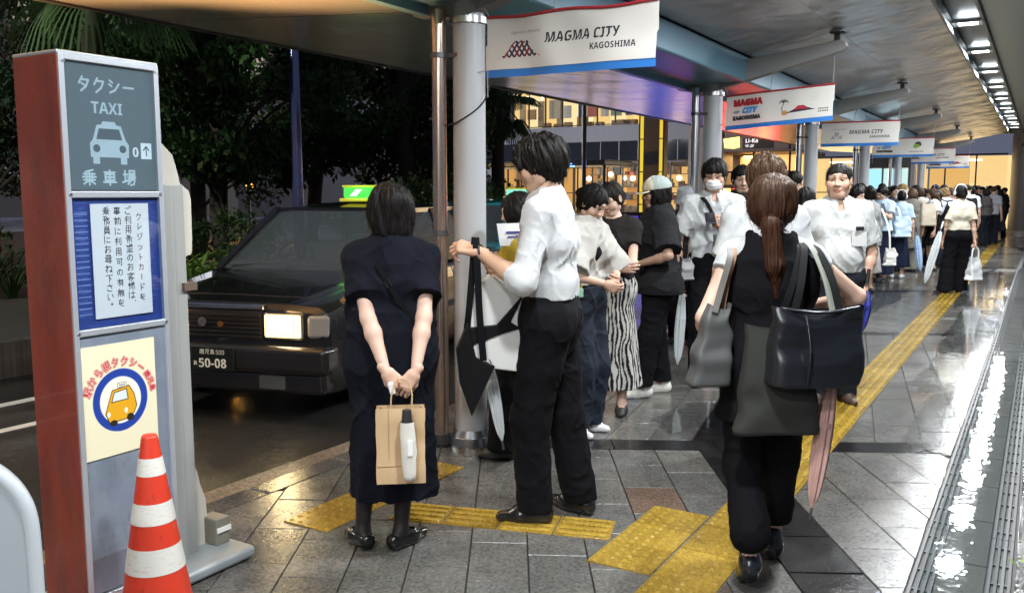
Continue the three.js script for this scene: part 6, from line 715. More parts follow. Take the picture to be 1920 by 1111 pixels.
  if (o.hat) { const f = new Field(), hc = o.hat; if (hc.bucket) { f.skirt([0, 0.14, -0.012], [0, 0.025, -0.012], [0.075, 0.085], [0.097, 0.112], 0, 0, 0, 0.01).skirt([0, 0.03, -0.012], [0, -0.01, -0.012], [0.1, 0.112], [0.135, 0.15], 5, 0.03, 0, 0.01); } else { f.ell([0, 0.045, -0.014], [0.096, 0.092, 0.116], 0.02); f.clipBy([0, -1, 0], -0.032); } const g = [f.mesh(o.res > 0.013 ? 0.009 : 0.0055, (x, y, z) => hc.c2 && z < 0.03 ? hc.c2 : hc.c)]; let brim; if (!hc.bucket) { const s = new THREE.Shape(); s.moveTo(-0.08, 0); s.quadraticCurveTo(-0.085, 0.105, 0, 0.115); s.quadraticCurveTo(0.085, 0.105, 0.08, 0); s.closePath(); brim = new THREE.ExtrudeGeometry(s, { depth: 0.004, bevelEnabled: true, bevelSize: 0.002, bevelThickness: 0.002, bevelSegments: 1, curveSegments: 16 }); place(brim, 0, 0.04, 0.062, Math.PI / 2 + 0.18); const p = brim.attributes.position; for (let i = 0; i < p.count; i++) p.setY(i, p.getY(i) - p.getX(i) ** 2 * 2.2); brim.computeVertexNormals(); } const h = obj('cap', merge(g).applyMatrix4 ? g[0].applyMatrix4(headMat(o)) : g[0], cloth(0.8, 0.1), t); if (brim) obj('brim', brim.applyMatrix4(headMat(o)), mat(hc.c, 0.75), h); if (!hc.bucket) { const sm = []; for (let i = 0; i < 6; i++) { const a = i / 6 * TAU + 0.5, pts = []; for (let j = 0; j <= 8; j++) { const b = j / 8 * Math.PI / 2 * 0.96; pts.push([Math.sin(a) * 0.0965 * Math.cos(b), 0.045 + 0.0925 * Math.sin(b), -0.014 + Math.cos(a) * 0.1165 * Math.cos(b)]); } sm.push(tube(pts, 0.0022, 14, 5)); } obj('seam', merge(sm).applyMatrix4(headMat(o)), mat([0.7, 0.68, 0.6], 0.7), h); } }
  return o;
}
// a point of a person's own axes in the scene
const worldOf = (o, p) => V(...p).applyMatrix4(o.t.matrixWorld);

// ---------------------------------------------------------------- bags, umbrellas and other carried things
const cordM = mat([0.45, 0.32, 0.17], 0.8), blackStrap = mat([0.006, 0.006, 0.007], 0.75, 0, { specularIntensity: 0.25 });
function toteGeo(w, h, d, o = {}) { // an open soft bag, its bottom at y = 0
  const top = o.top ?? 0.9, sq = (c, e) => Math.sign(c) * Math.pow(Math.abs(c), e), f = (u, v0) => { const v = v0 < 0.12 ? 0 : (v0 - 0.12) / 0.88, sh = v0 < 0.12 ? v0 / 0.12 : 1, a = u * TAU, ww = w * lerp(1, top, v) * (1 + 0.05 * Math.sin(v * 3)), dd = d * lerp(1, o.topD ?? 0.5, v) * (1 + 0.25 * Math.sin(Math.PI * v)); const x = sq(Math.cos(a), 0.35) * ww / 2 * sh, z = sq(Math.sin(a), 0.5) * dd / 2 * sh; const s = o.seed || 1, k = o.wr ?? 0.012; return [x + (o.skew || 0) * v + k * n3(x * 9 + s, v * 5, z * 9), v * h - (o.sag ?? 0.02) * v * (1 - Math.pow(2 * x / ww, 2)) + (v0 < 0.12 ? 0.012 * sh : 0.012), z + k * n3(x * 8 - s, v * 6 + s, z * 8 + 3)]; };
  return grid(64, 26, f);
}
function bag(name, label, cat, pos, yaw, w, h, d, m, o = {}) { const t = thing(name, label, cat, pos, yaw, o.group); obj('body', toteGeo(w, h, d, o), m, t); return t; }
const loc = (t, p) => t.worldToLocal(p.isVector3 ? p.clone() : V(...p));
function strap(t, pts, w, th, side, m, name = 'strap') { t.updateMatrixWorld(true); obj(name, ribbon(pts.map((p) => loc(t, p)), w, th, side, 36), m, t); }
function umbrellaGeo(L, r, n = 8) { return grid(n * 8, 40, (u, v) => { const a = u * TAU + v * 1.2, rr2 = r * Math.pow(Math.sin(Math.PI * Math.min(1, 0.12 + 0.8 * v)), 0.7) * (v > 0.9 ? (1 - v) / 0.1 * 0.7 + 0.3 : 1) * (1 + 0.16 * Math.sin(a * n) + 0.05 * n3(Math.cos(a) * 2, v * 9, Math.sin(a) * 2)); return [Math.cos(a) * rr2, -v * L, Math.sin(a) * rr2]; }); }
function umbrella(label, top, tip, r, m, o = {}) { // folded, from its upper cloth end to the tip
  const A = V(...top), B = V(...tip), t = thing('umbrella', label, 'umbrella', A), dir = B.clone().sub(A), L = dir.length(); t.quaternion.setFromUnitVectors(V(0, -1, 0), dir.clone().normalize());
  obj('canopy', umbrellaGeo(L * 0.93, r), m, t); obj('tip', [cyl(0.006, 0.004, L * 0.1, 0, -L * 0.96, 0, 10)], o.tipM || darkMetal, t); obj('shaft', [cyl(0.006, 0.006, 0.1, 0, 0.04, 0, 10)], steel, t);
  if (o.handle !== 0) obj('handle', o.hook ? [tube([[0, 0.06, 0], [0, 0.14, 0], [0.03, 0.175, 0], [0.06, 0.14, 0]], 0.011, 20, 10)] : [cyl(0.014, 0.012, 0.09, 0, 0.11, 0, 14)], o.handleM || dark, t);
  obj('tie_band', [cyl(r * 1.04, r * 1.04, 0.018, 0, -L * 0.32, 0, 20)], o.bandM || m, t); return t;
}
const clear = mat([0.86, 0.9, 0.92], 0.16, 0, { transmission: 0.55, thickness: 0, side: THREE.DoubleSide });
const L_ = (x, z, yaw, p) => { const dx = p[0] - x, dz = p[2] - z, c = Math.cos(yaw), s = Math.sin(yaw); return [dx * c - dz * s, p[1], dx * s + dz * c]; };
const PI = Math.PI, BLACK = [0.006, 0.006, 0.0075], NAVY = [0.012, 0.016, 0.035], WHITE = [0.47, 0.48, 0.49], HAIR = [0.008, 0.0065, 0.006];

// ---------------------------------------------------------------- people near the stand
{ // woman in black with a paper bag behind her back
  const x = -0.5, z = -3.58, yaw = PI + 0.12, w = (p) => L_(x, z, yaw, p);
  person('woman seen from behind in a long black dress, hands joined behind her back', { x, z, yaw, H: 1.52, sex: 'f', b: 1.04, res: 0.0105, seed: 3, hp: 0.12, hy: 0.25, legs: [0.022, 0.017, 0.017], skin: [0.6, 0.4, 0.31], side: -0.02,
    L: { w: w([-0.49, 0.785, -3.36]), pole: [1, 0, -0.25], f: w([-0.44, 0.72, -3.40]).map((v, i) => v - w([-0.5, 0.785, -3.41])[i]), p: [0.2, 0, 1], hand: 'hold' }, R: { w: w([-0.375, 0.785, -3.36]), pole: [-1, 0, -0.25], f: w([-0.42, 0.72, -3.39]).map((v, i) => v - w([-0.37, 0.785, -3.41])[i]), p: [-0.2, 0, 1], hand: 'hold' },
    feet: { L: { a: [0.13, 0.068, 0.0], yaw: 0.5 }, R: { a: [-0.03, 0.068, -0.02], yaw: -0.75 } },
    top: { name: 'dress', c: [0.007, 0.008, 0.013], fit: 0.022, drape: 0.195, hem: 0.225, folds: 6, sleeve: 0.62, sr: 0.026, flare: 1.2, wr: 0.008, wf: 6, neck: 0.05, m: cloth(0.9, 0.1) },
    hair: { style: 'bob', c: [0.009, 0.0075, 0.007], e: 1.12, len: 0.05, mess: 1.5 }, shoes: { c: [0.006, 0.006, 0.006], flat: 1, gloss: 1, sole: [0.012, 0.011, 0.01] } });
  const t = thing('crossbody_strap', 'thin black bag strap running diagonally over the black dress', 'strap', [0, 0, 0]); obj('strap', ribbon([[-0.57, 1.215, -3.55], [-0.53, 1.19, -3.462], [-0.45, 1.06, -3.452], [-0.36, 0.93, -3.46]], 0.018, 0.004, [0.8, 0.5, 0.2], 20), blackStrap, t); obj('buckle', rbx(0.022, 0.03, 0.006, 0.002, -0.49, 1.125, -3.452, 0, 0, 0.5), mat([0.05, 0.05, 0.05], 0.3, 0.5), t);
  const kraft = mat([0.52, 0.36, 0.2], 0.75, 0, { side: THREE.DoubleSide, bumpMap: gB, bumpScale: 0.0004 }), kr = thing('paper_bag', 'brown kraft paper bag with twisted handles hanging from joined hands', 'bag', [-0.43, 0.372, -3.31], 0.12), wB = 0.186, hB = 0.292, dB = 0.085;
  { const P = []; const pt = (u, v) => { const c = [[-1, -1], [1, -1], [1, 1], [-1, 1]], seg = Math.min(3, Math.floor(u * 4)), f = u * 4 - seg, a = c[seg], b = c[(seg + 1) % 4]; let x = lerp(a[0], b[0], f) * wB / 2, zz = lerp(a[1], b[1], f) * dB / 2 * lerp(1, 0.7, v); if (seg % 2) x -= Math.sign(x) * 0.018 * Math.sin(PI * f) * v; return [x + 0.002 * n3(x * 30, v * 9, zz * 30), v * hB, zz + (seg % 2 ? 0 : 0.004 * n3(x * 18, v * 7, seg)) - (seg === 2 ? -0.003 * Math.sin(v * 9) : 0)]; }; const g = toCreasedNormals(grid(48, 14, pt), 0.5); obj('body', [g, bx(wB - 0.004, 0.003, dB - 0.004, 0, 0.004, 0)], kraft, kr); objs('fold_crease', [bx(0.002, hB * 0.97, 0.003, -0.045, hB / 2, dB / 2 * 0.87), bx(wB * 0.98, 0.002, 0.003, 0, 0.07, dB / 2 * 0.985)], mat([0.4, 0.27, 0.14], 0.8), kr); for (const s of [1, -1]) obj('handle', [tube([[-0.035, hB - 0.02, s * 0.03], [-0.032, hB + 0.05, s * 0.02], [-0.01, hB + 0.105, 0.0], [0.028, hB + 0.1, 0.0], [0.045, hB + 0.05, s * 0.02], [0.04, hB - 0.02, s * 0.03]], 0.003, 40, 6)], cordM, kr); }
  const um = thing('folding_umbrella', 'off-white folded umbrella with a black cap hanging against the paper bag', 'umbrella', [-0.388, 0.39, -3.235], 0.1); obj('cover', place(grid(24, 20, (u, v) => { const a = u * TAU, r = (0.023 + 0.007 * Math.sin(v * 2.6)) * (v < 0.06 ? Math.sqrt(v / 0.06) : 1) * (1 + 0.08 * n3(Math.cos(a) * 2, v * 6, Math.sin(a) * 2)); return [Math.cos(a) * r, v * 0.235, Math.sin(a) * r]; }), 0, 0, 0, 0, 0, 0.03), mat([0.62, 0.6, 0.55], 0.7), um); obj('cap', [cyl(0.021, 0.017, 0.05, -0.008, 0.255, 0, 18)], dark, um); obj('label', [rbx(0.02, 0.06, 0.003, 0.001, 0.004, 0.14, 0.032)], mat([0.78, 0.78, 0.76], 0.6), um);
  const wi = thing('white_case', 'small white case held in the left hand of the woman in black', 'case', [-0.462, 0.735, -3.31]); obj('case', rbx(0.022, 0.05, 0.02, 0.008, 0, 0, 0, 0, 0, 0.25), mat([0.8, 0.8, 0.8], 0.35), wi); obj('lid_line', bx(0.0225, 0.0015, 0.0205, -0.003, 0.012, 0, 0, 0, 0.25), mat([0.5, 0.5, 0.5], 0.5), wi);
}
{ // man in the white shirt holding a strap
  const x = 0.175, z = -3.9, yaw = -1.85;
  person('man with dark wavy hair in white shirt and black trousers holding a bag strap', { x, z, yaw, H: 1.74, sex: 'm', b: 1.02, res: 0.0105, seed: 5, hp: 0.3, hy: 0.12, lean: 0.03, skin: [0.52, 0.32, 0.22],
    L: { w: [0.2, 1.225, 0.27], pole: [0.5, -1, -0.5], f: [0.15, 0.3, 1], p: [-0.5, -0.7, 0.3], hand: 'hold' }, R: { w: [-0.12, 1.12, 0.24], pole: [-0.5, -1, -0.3], f: [0.4, 0.2, 1], p: [0.3, 0.6, 0], hand: 'hold' },
    feet: { L: { a: [0.085, 0.078, 0.05], yaw: 0.15 }, R: { a: [-0.1, 0.078, -0.12], yaw: -0.5 } },
    top: { c: WHITE, fit: 0.015, belly: 0, sleeve: 1.22, sr: 0.013, roll: 1, wr: 0.008, wf: 7, hem: 0.585 * 1.74, collar: 1, ch: 0.045, m: cloth(0.75, 0.1) }, bottom: { c: BLACK, fit: 0.02, wide: 1.3, hem: 0.06, cuff: 0.078, wr: 0.007 }, belt: 1,
    hair: { style: 'shag', c: [0.009, 0.0075, 0.0065], e: 1.14, mess: 2.3 }, shoes: { c: [0.008, 0.008, 0.009], gloss: 1, sole: [0.02, 0.018, 0.016] } });
  const br = thing('wristband', 'dark wristband on the raised wrist of the man in the white shirt', 'wristband', worldOf({ t: scene.children[scene.children.length - 1] }, [0.2, 1.228, 0.262])); br.rotation.set(0, yaw, 0); obj('band', [place(new THREE.TorusGeometry(0.031, 0.005, 8, 28), 0, 0, 0, 0.25, 0, 0)], dark, br); obj('bead', new THREE.SphereGeometry(0.006, 10, 8).translate(0.03, 0.0, 0.0), mat([0.1, 0.03, 0.02], 0.3), br);
  const b = thing('shoulder_bag', 'white and black triangle-patterned shoulder bag hanging from its black strap', 'bag', [-0.07, 0.7, -3.86], 0.12);
  { const pl = (pts, z0, dep, m, nm) => obj(nm, place(extr(pts, dep, 0.006), 0, 0, z0), m, b), wh = mat([0.66, 0.66, 0.64], 0.45), bk = mat([0.006, 0.006, 0.007], 0.6, 0, { specularIntensity: 0.3 });
    pl([[-0.12, 0.03], [0.085, 0.0], [0.115, 0.345], [-0.03, 0.415], [-0.1, 0.36]], -0.035, 0.07, wh, 'body'); pl([[-0.12, 0.19], [0.0, 0.2], [0.11, 0.33], [0.05, 0.215], [0.095, 0.19], [0.0, 0.165], [-0.12, 0.12]], 0.04, 0.008, bk, 'black_spike'); pl([[-0.13, 0.21], [-0.175, 0.1], [-0.16, -0.05], [-0.115, -0.19], [-0.02, 0.02], [-0.1, 0.06]], 0.01, 0.05, bk, 'black_flap'); obj('ring', place(new THREE.TorusGeometry(0.015, 0.003, 8, 20), -0.045, 0.04, 0.06), steel, b); }
  strap(b, [[-0.155, 1.29, -3.77], [-0.15, 1.2, -3.76], [-0.14, 0.95, -3.77], [-0.125, 0.75, -3.79]], 0.03, 0.004, [1, 0, 0], blackStrap); strap(b, [[-0.16, 1.29, -3.785], [-0.172, 1.15, -3.79], [-0.19, 0.95, -3.8], [-0.2, 0.88, -3.82]], 0.028, 0.004, [1, 0, 0], blackStrap);
  umbrella('clear folded umbrella leaning beside the steel column behind the triangle bag', [-0.115, 0.76, -3.95], [-0.04, 0.3, -3.98], 0.026, clear, { handle: 0 });
}
{ // ponytail woman walking away with bags
  const x = 0.97, z = -3.28, yaw = PI - 0.2, w = (p) => L_(x, z, yaw, p);
  person('woman with reddish brown ponytail walking away in a black pinafore over a white top', { x, z, yaw, H: 1.55, sex: 'f', res: 0.0105, seed: 7, hp: 0.05, hy: -0.1, lean: 0.04, skin: [0.6, 0.39, 0.3],
    L: { w: w([0.775, 0.9, -3.46]), pole: [0.25, 0, -1], hand: 'grip' }, R: { w: w([1.16, 1.02, -3.5]), pole: [-1, -0.15, -0.1], hand: 'grip', f: [0, 0.3, 1] },
    pz: 0.03, feet: { L: { a: [0.055, 0.13, -0.17], yaw: 0.05, pitch: -0.6 }, R: { a: [-0.06, 0.07, 0.2], yaw: -0.12 } },
    top: { name: 'white_top', c: WHITE, fit: 0.014, sleeve: 0.22, sr: 0.012, wr: 0.004, hem: 0.85 }, over: { name: 'pinafore', c: BLACK, fit: 0.026, sleeve: 0, hem: 0.62, neck: 0.085, wr: 0.007, cut: [[[0.2, 1.33, -0.3], [0.2, 1.33, 0.3], 0.11], [[-0.2, 1.33, -0.3], [-0.2, 1.33, 0.3], 0.11]] }, bottom: { c: BLACK, fit: 0.012, wide: 1.3, hem: 0.15, cuff: 0.073, wr: 0.006, waist: 0.93 },
    hair: { style: 'pony', c: [0.052, 0.026, 0.014], tip: [0.045, 0.017, 0.009], e: 1.2, len: 0.32, base: [0.0, -0.05, -0.115], sway: -0.02, mess: 1.2 }, shoes: { c: [0.01, 0.012, 0.016], gloss: 1, high: 1 } });
  const leather = mat([0.009, 0.0105, 0.014], 0.2, 0, { clearcoat: 0.6, clearcoatRoughness: 0.25, side: THREE.DoubleSide, bumpMap: gB, bumpScale: 0.0006 });
  const a = bag('leather_tote', 'large glossy black leather tote hanging on the right shoulder of the ponytail woman', 'bag', [1.075, 0.79, -3.08], 0.1, 0.33, 0.285, 0.15, leather, { top: 0.93, topD: 0.45, seed: 2, wr: 0.024 }); obj('fold_seam', [tube([[-0.06, 0.03, 0.085], [-0.06, 0.15, 0.1], [-0.062, 0.27, 0.06]], 0.004, 12, 6)], leather, a); obj('rim', [tube([[-0.145, 0.29, 0.03], [0, 0.275, 0.045], [0.145, 0.29, 0.03]], 0.006, 20, 6)], leather, a);
  strap(a, [[0.985, 1.06, -3.045], [1.02, 1.16, -3.09], [1.06, 1.275, -3.19], [1.08, 1.295, -3.27]], 0.026, 0.006, [1, 0, 0], blackStrap); strap(a, [[1.15, 1.06, -3.05], [1.135, 1.18, -3.11], [1.115, 1.27, -3.2], [1.105, 1.29, -3.27]], 0.026, 0.006, [1, 0, 0], blackStrap); strap(a, [[1.125, 1.07, -3.06], [1.115, 1.18, -3.12], [1.095, 1.275, -3.2], [1.09, 1.3, -3.27]], 0.022, 0.004, [1, 0, 0], mat([0.17, 0.18, 0.15], 0.7), 'pale_strap');
  const gcl = mat([0.026, 0.027, 0.023], 0.85, 0, { side: THREE.DoubleSide, bumpMap: weave, bumpScale: 0.001 }); const c = bag('cloth_tote', 'big dark grey-green cloth tote hanging below the leather tote', 'bag', [0.96, 0.6, -3.13], 0.05, 0.29, 0.4, 0.1, gcl, { top: 0.88, topD: 0.5, seed: 5, wr: 0.02, skew: 0.02 }); strap(c, [[0.93, 0.98, -3.1], [0.99, 1.12, -3.12], [1.05, 1.27, -3.2], [1.07, 1.3, -3.28]], 0.024, 0.004, [1, 0, 0], blackStrap);
  const sheer = mat([0.1, 0.105, 0.105], 0.55, 0, { side: THREE.DoubleSide, transmission: 0.3, thickness: 0 }); const s = bag('sheer_tote', 'long grey sheer tote bag on the left arm of the ponytail woman', 'bag', [0.727, 0.765, -3.2], 0.1, 0.155, 0.3, 0.1, sheer, { top: 0.55, topD: 0.6, seed: 8, wr: 0.018, skew: 0.03 }); strap(s, [[0.735, 1.05, -3.16], [0.76, 1.13, -3.18], [0.795, 1.25, -3.2], [0.81, 1.275, -3.27]], 0.022, 0.004, [1, 0, 0], mat([0.16, 0.15, 0.14], 0.7)); strap(s, [[0.775, 1.05, -3.22], [0.79, 1.15, -3.22], [0.82, 1.25, -3.25], [0.825, 1.275, -3.28]], 0.022, 0.004, [1, 0, 0], mat([0.3, 0.17, 0.1], 0.7));
  umbrella('dusty pink folded umbrella hanging below the black leather tote', [1.17, 0.8, -3.16], [1.105, 0.285, -3.14], 0.03, mat([0.5, 0.3, 0.26], 0.5, 0, { side: THREE.DoubleSide }), { handle: 0, bandM: mat([0.45, 0.27, 0.24], 0.5) });
}
person('brown-haired person in a white shirt just beyond the ponytail woman', { x: 1.36, z: -4.75, yaw: PI - 0.1, H: 1.69, sex: 'm', res: 0.013, seed: 9, top: { c: WHITE, fit: 0.014, sleeve: 0.75, sr: 0.02, hem: 0.9, collar: 1 }, bottom: { c: NAVY, fit: 0.02, hem: 0.05, cuff: 0.075 }, hair: { style: 'shag', c: [0.065, 0.036, 0.02], e: 1.16, mess: 2.2 }, shoes: { c: [0.02, 0.02, 0.02] } });
{ // man in the polo shirt
  const x = 2.28, z = -6.19, yaw = -0.1; const o = person('stout man in a white polo shirt facing the camera with dark trousers', { x, z, yaw, H: 1.69, sex: 'm', b: 1.16, hs: 1.06, res: 0.0105, seed: 11, hp: 0.02, hy: -0.36, skin: [0.55, 0.34, 0.245], L: { w: L_(x, z, yaw, [2.47, 0.83, -6.13]), pole: [1, 0, -0.7], hand: 'grip', f: [0.05, -1, 0.1], p: [-1, 0, 0.1] }, R: { pole: [-1, 0, -0.7] }, feet: { L: { a: [0.1, 0.076, 0.02] }, R: { a: [-0.1, 0.076, 0.05] } }, top: { c: [0.48, 0.485, 0.48], fit: 0.013, belly: 1, sleeve: 0.8, sr: 0.02, flare: 1.4, hem: 0.93, collar: 1, vneck: 0.1, wr: 0.007, m: cloth(0.8, 0.1) }, bottom: { c: [0.018, 0.02, 0.026], fit: 0.02, hem: 0.05, cuff: 0.08 }, hair: { style: 'short', c: [0.014, 0.012, 0.011], mess: 0.5, e: 0.985 }, shoes: { c: [0.05, 0.025, 0.015] } });
  const pk = thing('spectacle_case', 'black case clipped on the breast pocket of the white polo shirt', 'case', worldOf(o, [0.115, 1.235, 0.155])); pk.rotation.y = 0.15; obj('case', rbx(0.06, 0.024, 0.016, 0.01, 0, 0, 0), dark, pk); obj('clip', rbx(0.05, 0.006, 0.02, 0.002, 0, 0.013, 0), darkMetal, pk); obj('pocket', rbx(0.1, 0.1, 0.003, 0.002, 0.0, -0.07, -0.002, -0.08), mat([0.47, 0.475, 0.47], 0.85), o.t).position.set(0, 0, 0); const pc = o.t.children[o.t.children.length - 1]; pc.position.set(0.115, 1.235, 0.152);
  umbrella('bright blue folded umbrella held by the man in the polo shirt', [2.465, 0.8, -6.1], [2.42, 0.47, -6.1], 0.055, mat([0.02, 0.03, 0.24], 0.5, 0, { side: THREE.DoubleSide }), {});
}
{ // masked man with phone
  const x = 1.53, z = -6.72, yaw = -0.12, w = (p) => L_(x, z, yaw, p); const o = person('young man in a white face mask and white shirt looking at his phone', { x, z, yaw, H: 1.75, sex: 'm', res: 0.0115, seed: 13, hp: 0.32, hy: -0.15, skin: [0.52, 0.32, 0.23], mask: 1, L: { w: w([1.56, 1.21, -6.46]), pole: [1, -0.5, -0.3], f: w([1.47, 1.25, -6.42]).map((v, i) => v - w([1.56, 1.21, -6.46])[i]), p: [-0.2, 1, 0.1], hand: 'hold' }, R: { pole: [-1, 0, -0.5] }, top: { c: [0.46, 0.47, 0.48], fit: 0.016, sleeve: 0.78, sr: 0.022, flare: 1.4, hem: 0.97, collar: 1, vneck: 0.07, wr: 0.008 }, bottom: { c: BLACK, fit: 0.018, hem: 0.04, cuff: 0.07 }, hair: { style: 'shag', c: HAIR, e: 1.05, fringe: 0.018, mess: 1.3 }, shoes: { c: [0.02, 0.02, 0.02] } });
  const ph = thing('phone', 'dark phone held up by the masked man', 'phone', [1.44, 1.295, -6.4], -0.1); obj('case', rbx(0.075, 0.012, 0.15, 0.005, 0, 0, 0, 0.5), dark, ph); obj('screen', bx(0.066, 0.001, 0.14, 0, 0.0067, 0.0035, 0.5), mat([0.02, 0.02, 0.025], 0.1), ph);
  const wt = thing('wristwatch', 'silver wristwatch on the arm of the masked man', 'watch', worldOf(o, w([1.57, 1.205, -6.47]))); obj('band', place(new THREE.TorusGeometry(0.03, 0.006, 8, 24), 0, 0, 0, 0, PI / 2 - 0.5, 0.2), chrome, wt); obj('dial', place(new THREE.CylinderGeometry(0.016, 0.016, 0.008, 20), 0.004, 0.012, 0.03, PI / 2), steel, wt);
  const b = bag('sling_bag', 'small grey-blue sling bag worn across the masked man', 'bag', [1.6, 1.03, -6.54], -0.15, 0.2, 0.13, 0.07, mat([0.1, 0.13, 0.16], 0.6, 0, { side: THREE.DoubleSide }), { top: 0.95, topD: 0.7 }); obj('flap', rbx(0.19, 0.03, 0.05, 0.012, 0, 0.135, 0), mat([0.12, 0.15, 0.18], 0.6), b); strap(b, [[1.56, 1.16, -6.53], [1.5, 1.3, -6.56], [1.45, 1.41, -6.6], [1.42, 1.46, -6.7]], 0.028, 0.004, [1, 0.3, 0.1], blackStrap);
  umbrella('long clear umbrella hanging beside the masked man', [1.29, 0.72, -6.62], [1.26, 0.14, -6.6], 0.035, clear, { hook: 1, handleM: mat([0.8, 0.8, 0.8], 0.3) });
}
{ // queue beside the man in the white shirt
  const y1 = { x: 0.06, z: -4.85, yaw: -1.9 }, w = (p) => L_(y1.x, y1.z, y1.yaw, p); person('dark-haired woman in a mustard top half hidden behind the strap-holding man', { ...y1, H: 1.5, sex: 'f', res: 0.012, seed: 17, hp: 0.3, L: { w: w([-0.03, 1.03, -4.62]), pole: [0.5, -1, -0.3], hand: 'hold', f: [-0.1, 0.4, 1] }, R: { w: w([-0.12, 1.1, -4.8]), pole: [-0.5, -1, -0.3], hand: 'hold' }, feet: { L: { a: [0.09, 0.068, 0.08] } }, top: { c: [0.4, 0.3, 0.04], fit: 0.022, sleeve: 0.6, sr: 0.025, hem: 0.8 }, bottom: { c: BLACK, fit: 0.025, wide: 1.5, hem: 0.05, cuff: 0.09 }, hair: { style: 'bob', c: HAIR, e: 1.02 }, shoes: { c: [0.03, 0.03, 0.03] } });
  const lf = thing('leaflet', 'printed white leaflet held by the woman in the mustard top', 'leaflet', [0.0, 1.27, -4.68], 0.2); obj('sheet', grid(8, 6, (u, v) => [(u - 0.5) * 0.15, (v - 0.5) * 0.12 - 0.02 * u, 0.01 * Math.sin(u * 4)]), mat([0.7, 0.71, 0.72], 0.6, 0, { side: THREE.DoubleSide }), lf); obj('print', [bx(0.09, 0.012, 0.001, 0.01, 0.0, 0.014, 0, 0, -0.13), bx(0.06, 0.008, 0.001, 0.0, -0.022, 0.014, 0, 0, -0.13)], mat([0.05, 0.05, 0.2], 0.5), lf); lf.rotation.z = 0.15;
  const pb = bag('clear_bag', 'small crumpled clear plastic bag in the hand of the woman in the mustard top', 'bag', [0.02, 0.93, -4.57], 0.2, 0.09, 0.11, 0.05, clear, { top: 0.5, wr: 0.03 }); obj('knot', new THREE.SphereGeometry(0.012, 10, 8).translate(0, 0.12, 0), clear, pb);
  // woman with the shawl
  person('woman with a pale grey shawl over her shoulders and wide dark jeans looking down', { x: 0.42, z: -5.34, yaw: 0.95, H: 1.55, sex: 'f', res: 0.0115, seed: 19, hp: 0.62, hy: -0.1, skin: [0.58, 0.38, 0.29], lean: 0.06, L: { w: [0.05, 0.97, 0.22], pole: [1, -0.3, -0.4], hand: 'hold' }, R: { w: [-0.1, 0.95, 0.22], pole: [-1, -0.3, -0.4], hand: 'hold', f: [0.3, -0.4, 1] }, top: { name: 'dark_top', c: BLACK, fit: 0.014, sleeve: 0.5, hem: 0.85 }, over: { name: 'shawl', c: [0.42, 0.405, 0.375], fit: 0.034, sleeve: 0.95, sr: 0.05, flare: 1.6, hem: 0.93, neck: 0.075, wr: 0.012, wf: 5, cut: [[[-0.02, 1.2, 0.2], [-0.06, 0.9, 0.24], 0.06, 0.15]] }, bottom: { c: [0.02, 0.024, 0.036], fit: 0.03, wide: 1.7, hem: 0.05, cuff: 0.1, wr: 0.009 }, hair: { style: 'bun', c: HAIR, e: 1.04 }, shoes: { c: [0.7, 0.7, 0.7] } });
  const yb = bag('yellow_pouch', 'small yellow and green pouch held by the woman with the shawl', 'bag', [0.38, 0.86, -5.1], 0.3, 0.07, 0.11, 0.04, mat([0.5, 0.42, 0.08], 0.6, 0, { side: THREE.DoubleSide }), { top: 0.6, wr: 0.015 }); obj('green_side', rbx(0.04, 0.05, 0.012, 0.005, 0.012, 0.04, 0.018), mat([0.25, 0.5, 0.35], 0.6), yb); strap(yb, [[0.38, 0.96, -5.1], [0.39, 1.0, -5.1], [0.4, 1.03, -5.12]], 0.014, 0.004, [1, 0, 0], mat([0.55, 0.42, 0.05], 0.6));
  // woman in lace top and striped skirt
  const zeb = (x, y, z) => { const a = Math.atan2(x, z), v = Math.sin(a * 34 + 3.6 * n3(x * 26, y * 13, z * 26) + 2.2 * Math.sin(y * 19)) * 0.75 + 0.8 * n3(x * 48 + 4, y * 20, z * 48); return v > 0.06 ? [0.012, 0.012, 0.014] : [0.46, 0.45, 0.42]; };
  person('woman in black lace top with folded arms and long black and white striped skirt', { x: 0.68, z: -5.92, yaw: -0.35, H: 1.57, sex: 'f', res: 0.009, seed: 23, hp: 0.5, hy: -0.35, skin: [0.6, 0.4, 0.31], L: { w: [-0.06, 1.03, 0.2], pole: [1, -0.4, -0.1], hand: 'relax', f: [-1, 0.05, 0.25], p: [-0.2, 0, -1] }, R: { w: [0.08, 0.99, 0.2], pole: [-1, -0.4, -0.1], hand: 'relax', f: [1, 0.1, 0.2], p: [0, 0, -1] }, feet: { L: { a: [0.09, 0.07, 0.06] }, R: { a: [-0.08, 0.07, 0.1] } }, top: { name: 'lace_top', c: [0.02, 0.017, 0.017], fit: 0.013, sleeve: 0.5, sr: 0.012, hem: 0.88, neck: 0.075 }, bottom: { skirt: [0.2, 0.185], hem: 0.17, c: zeb, res: 0.0062, folds: 8, amp: 0.05, wr: 0.003, r0: [0.12, 0.1] }, hair: { style: 'bun', c: [0.016, 0.012, 0.01], base: [0, -0.06, -0.11] }, shoes: { c: [0.012, 0.012, 0.012], flat: 1 } });
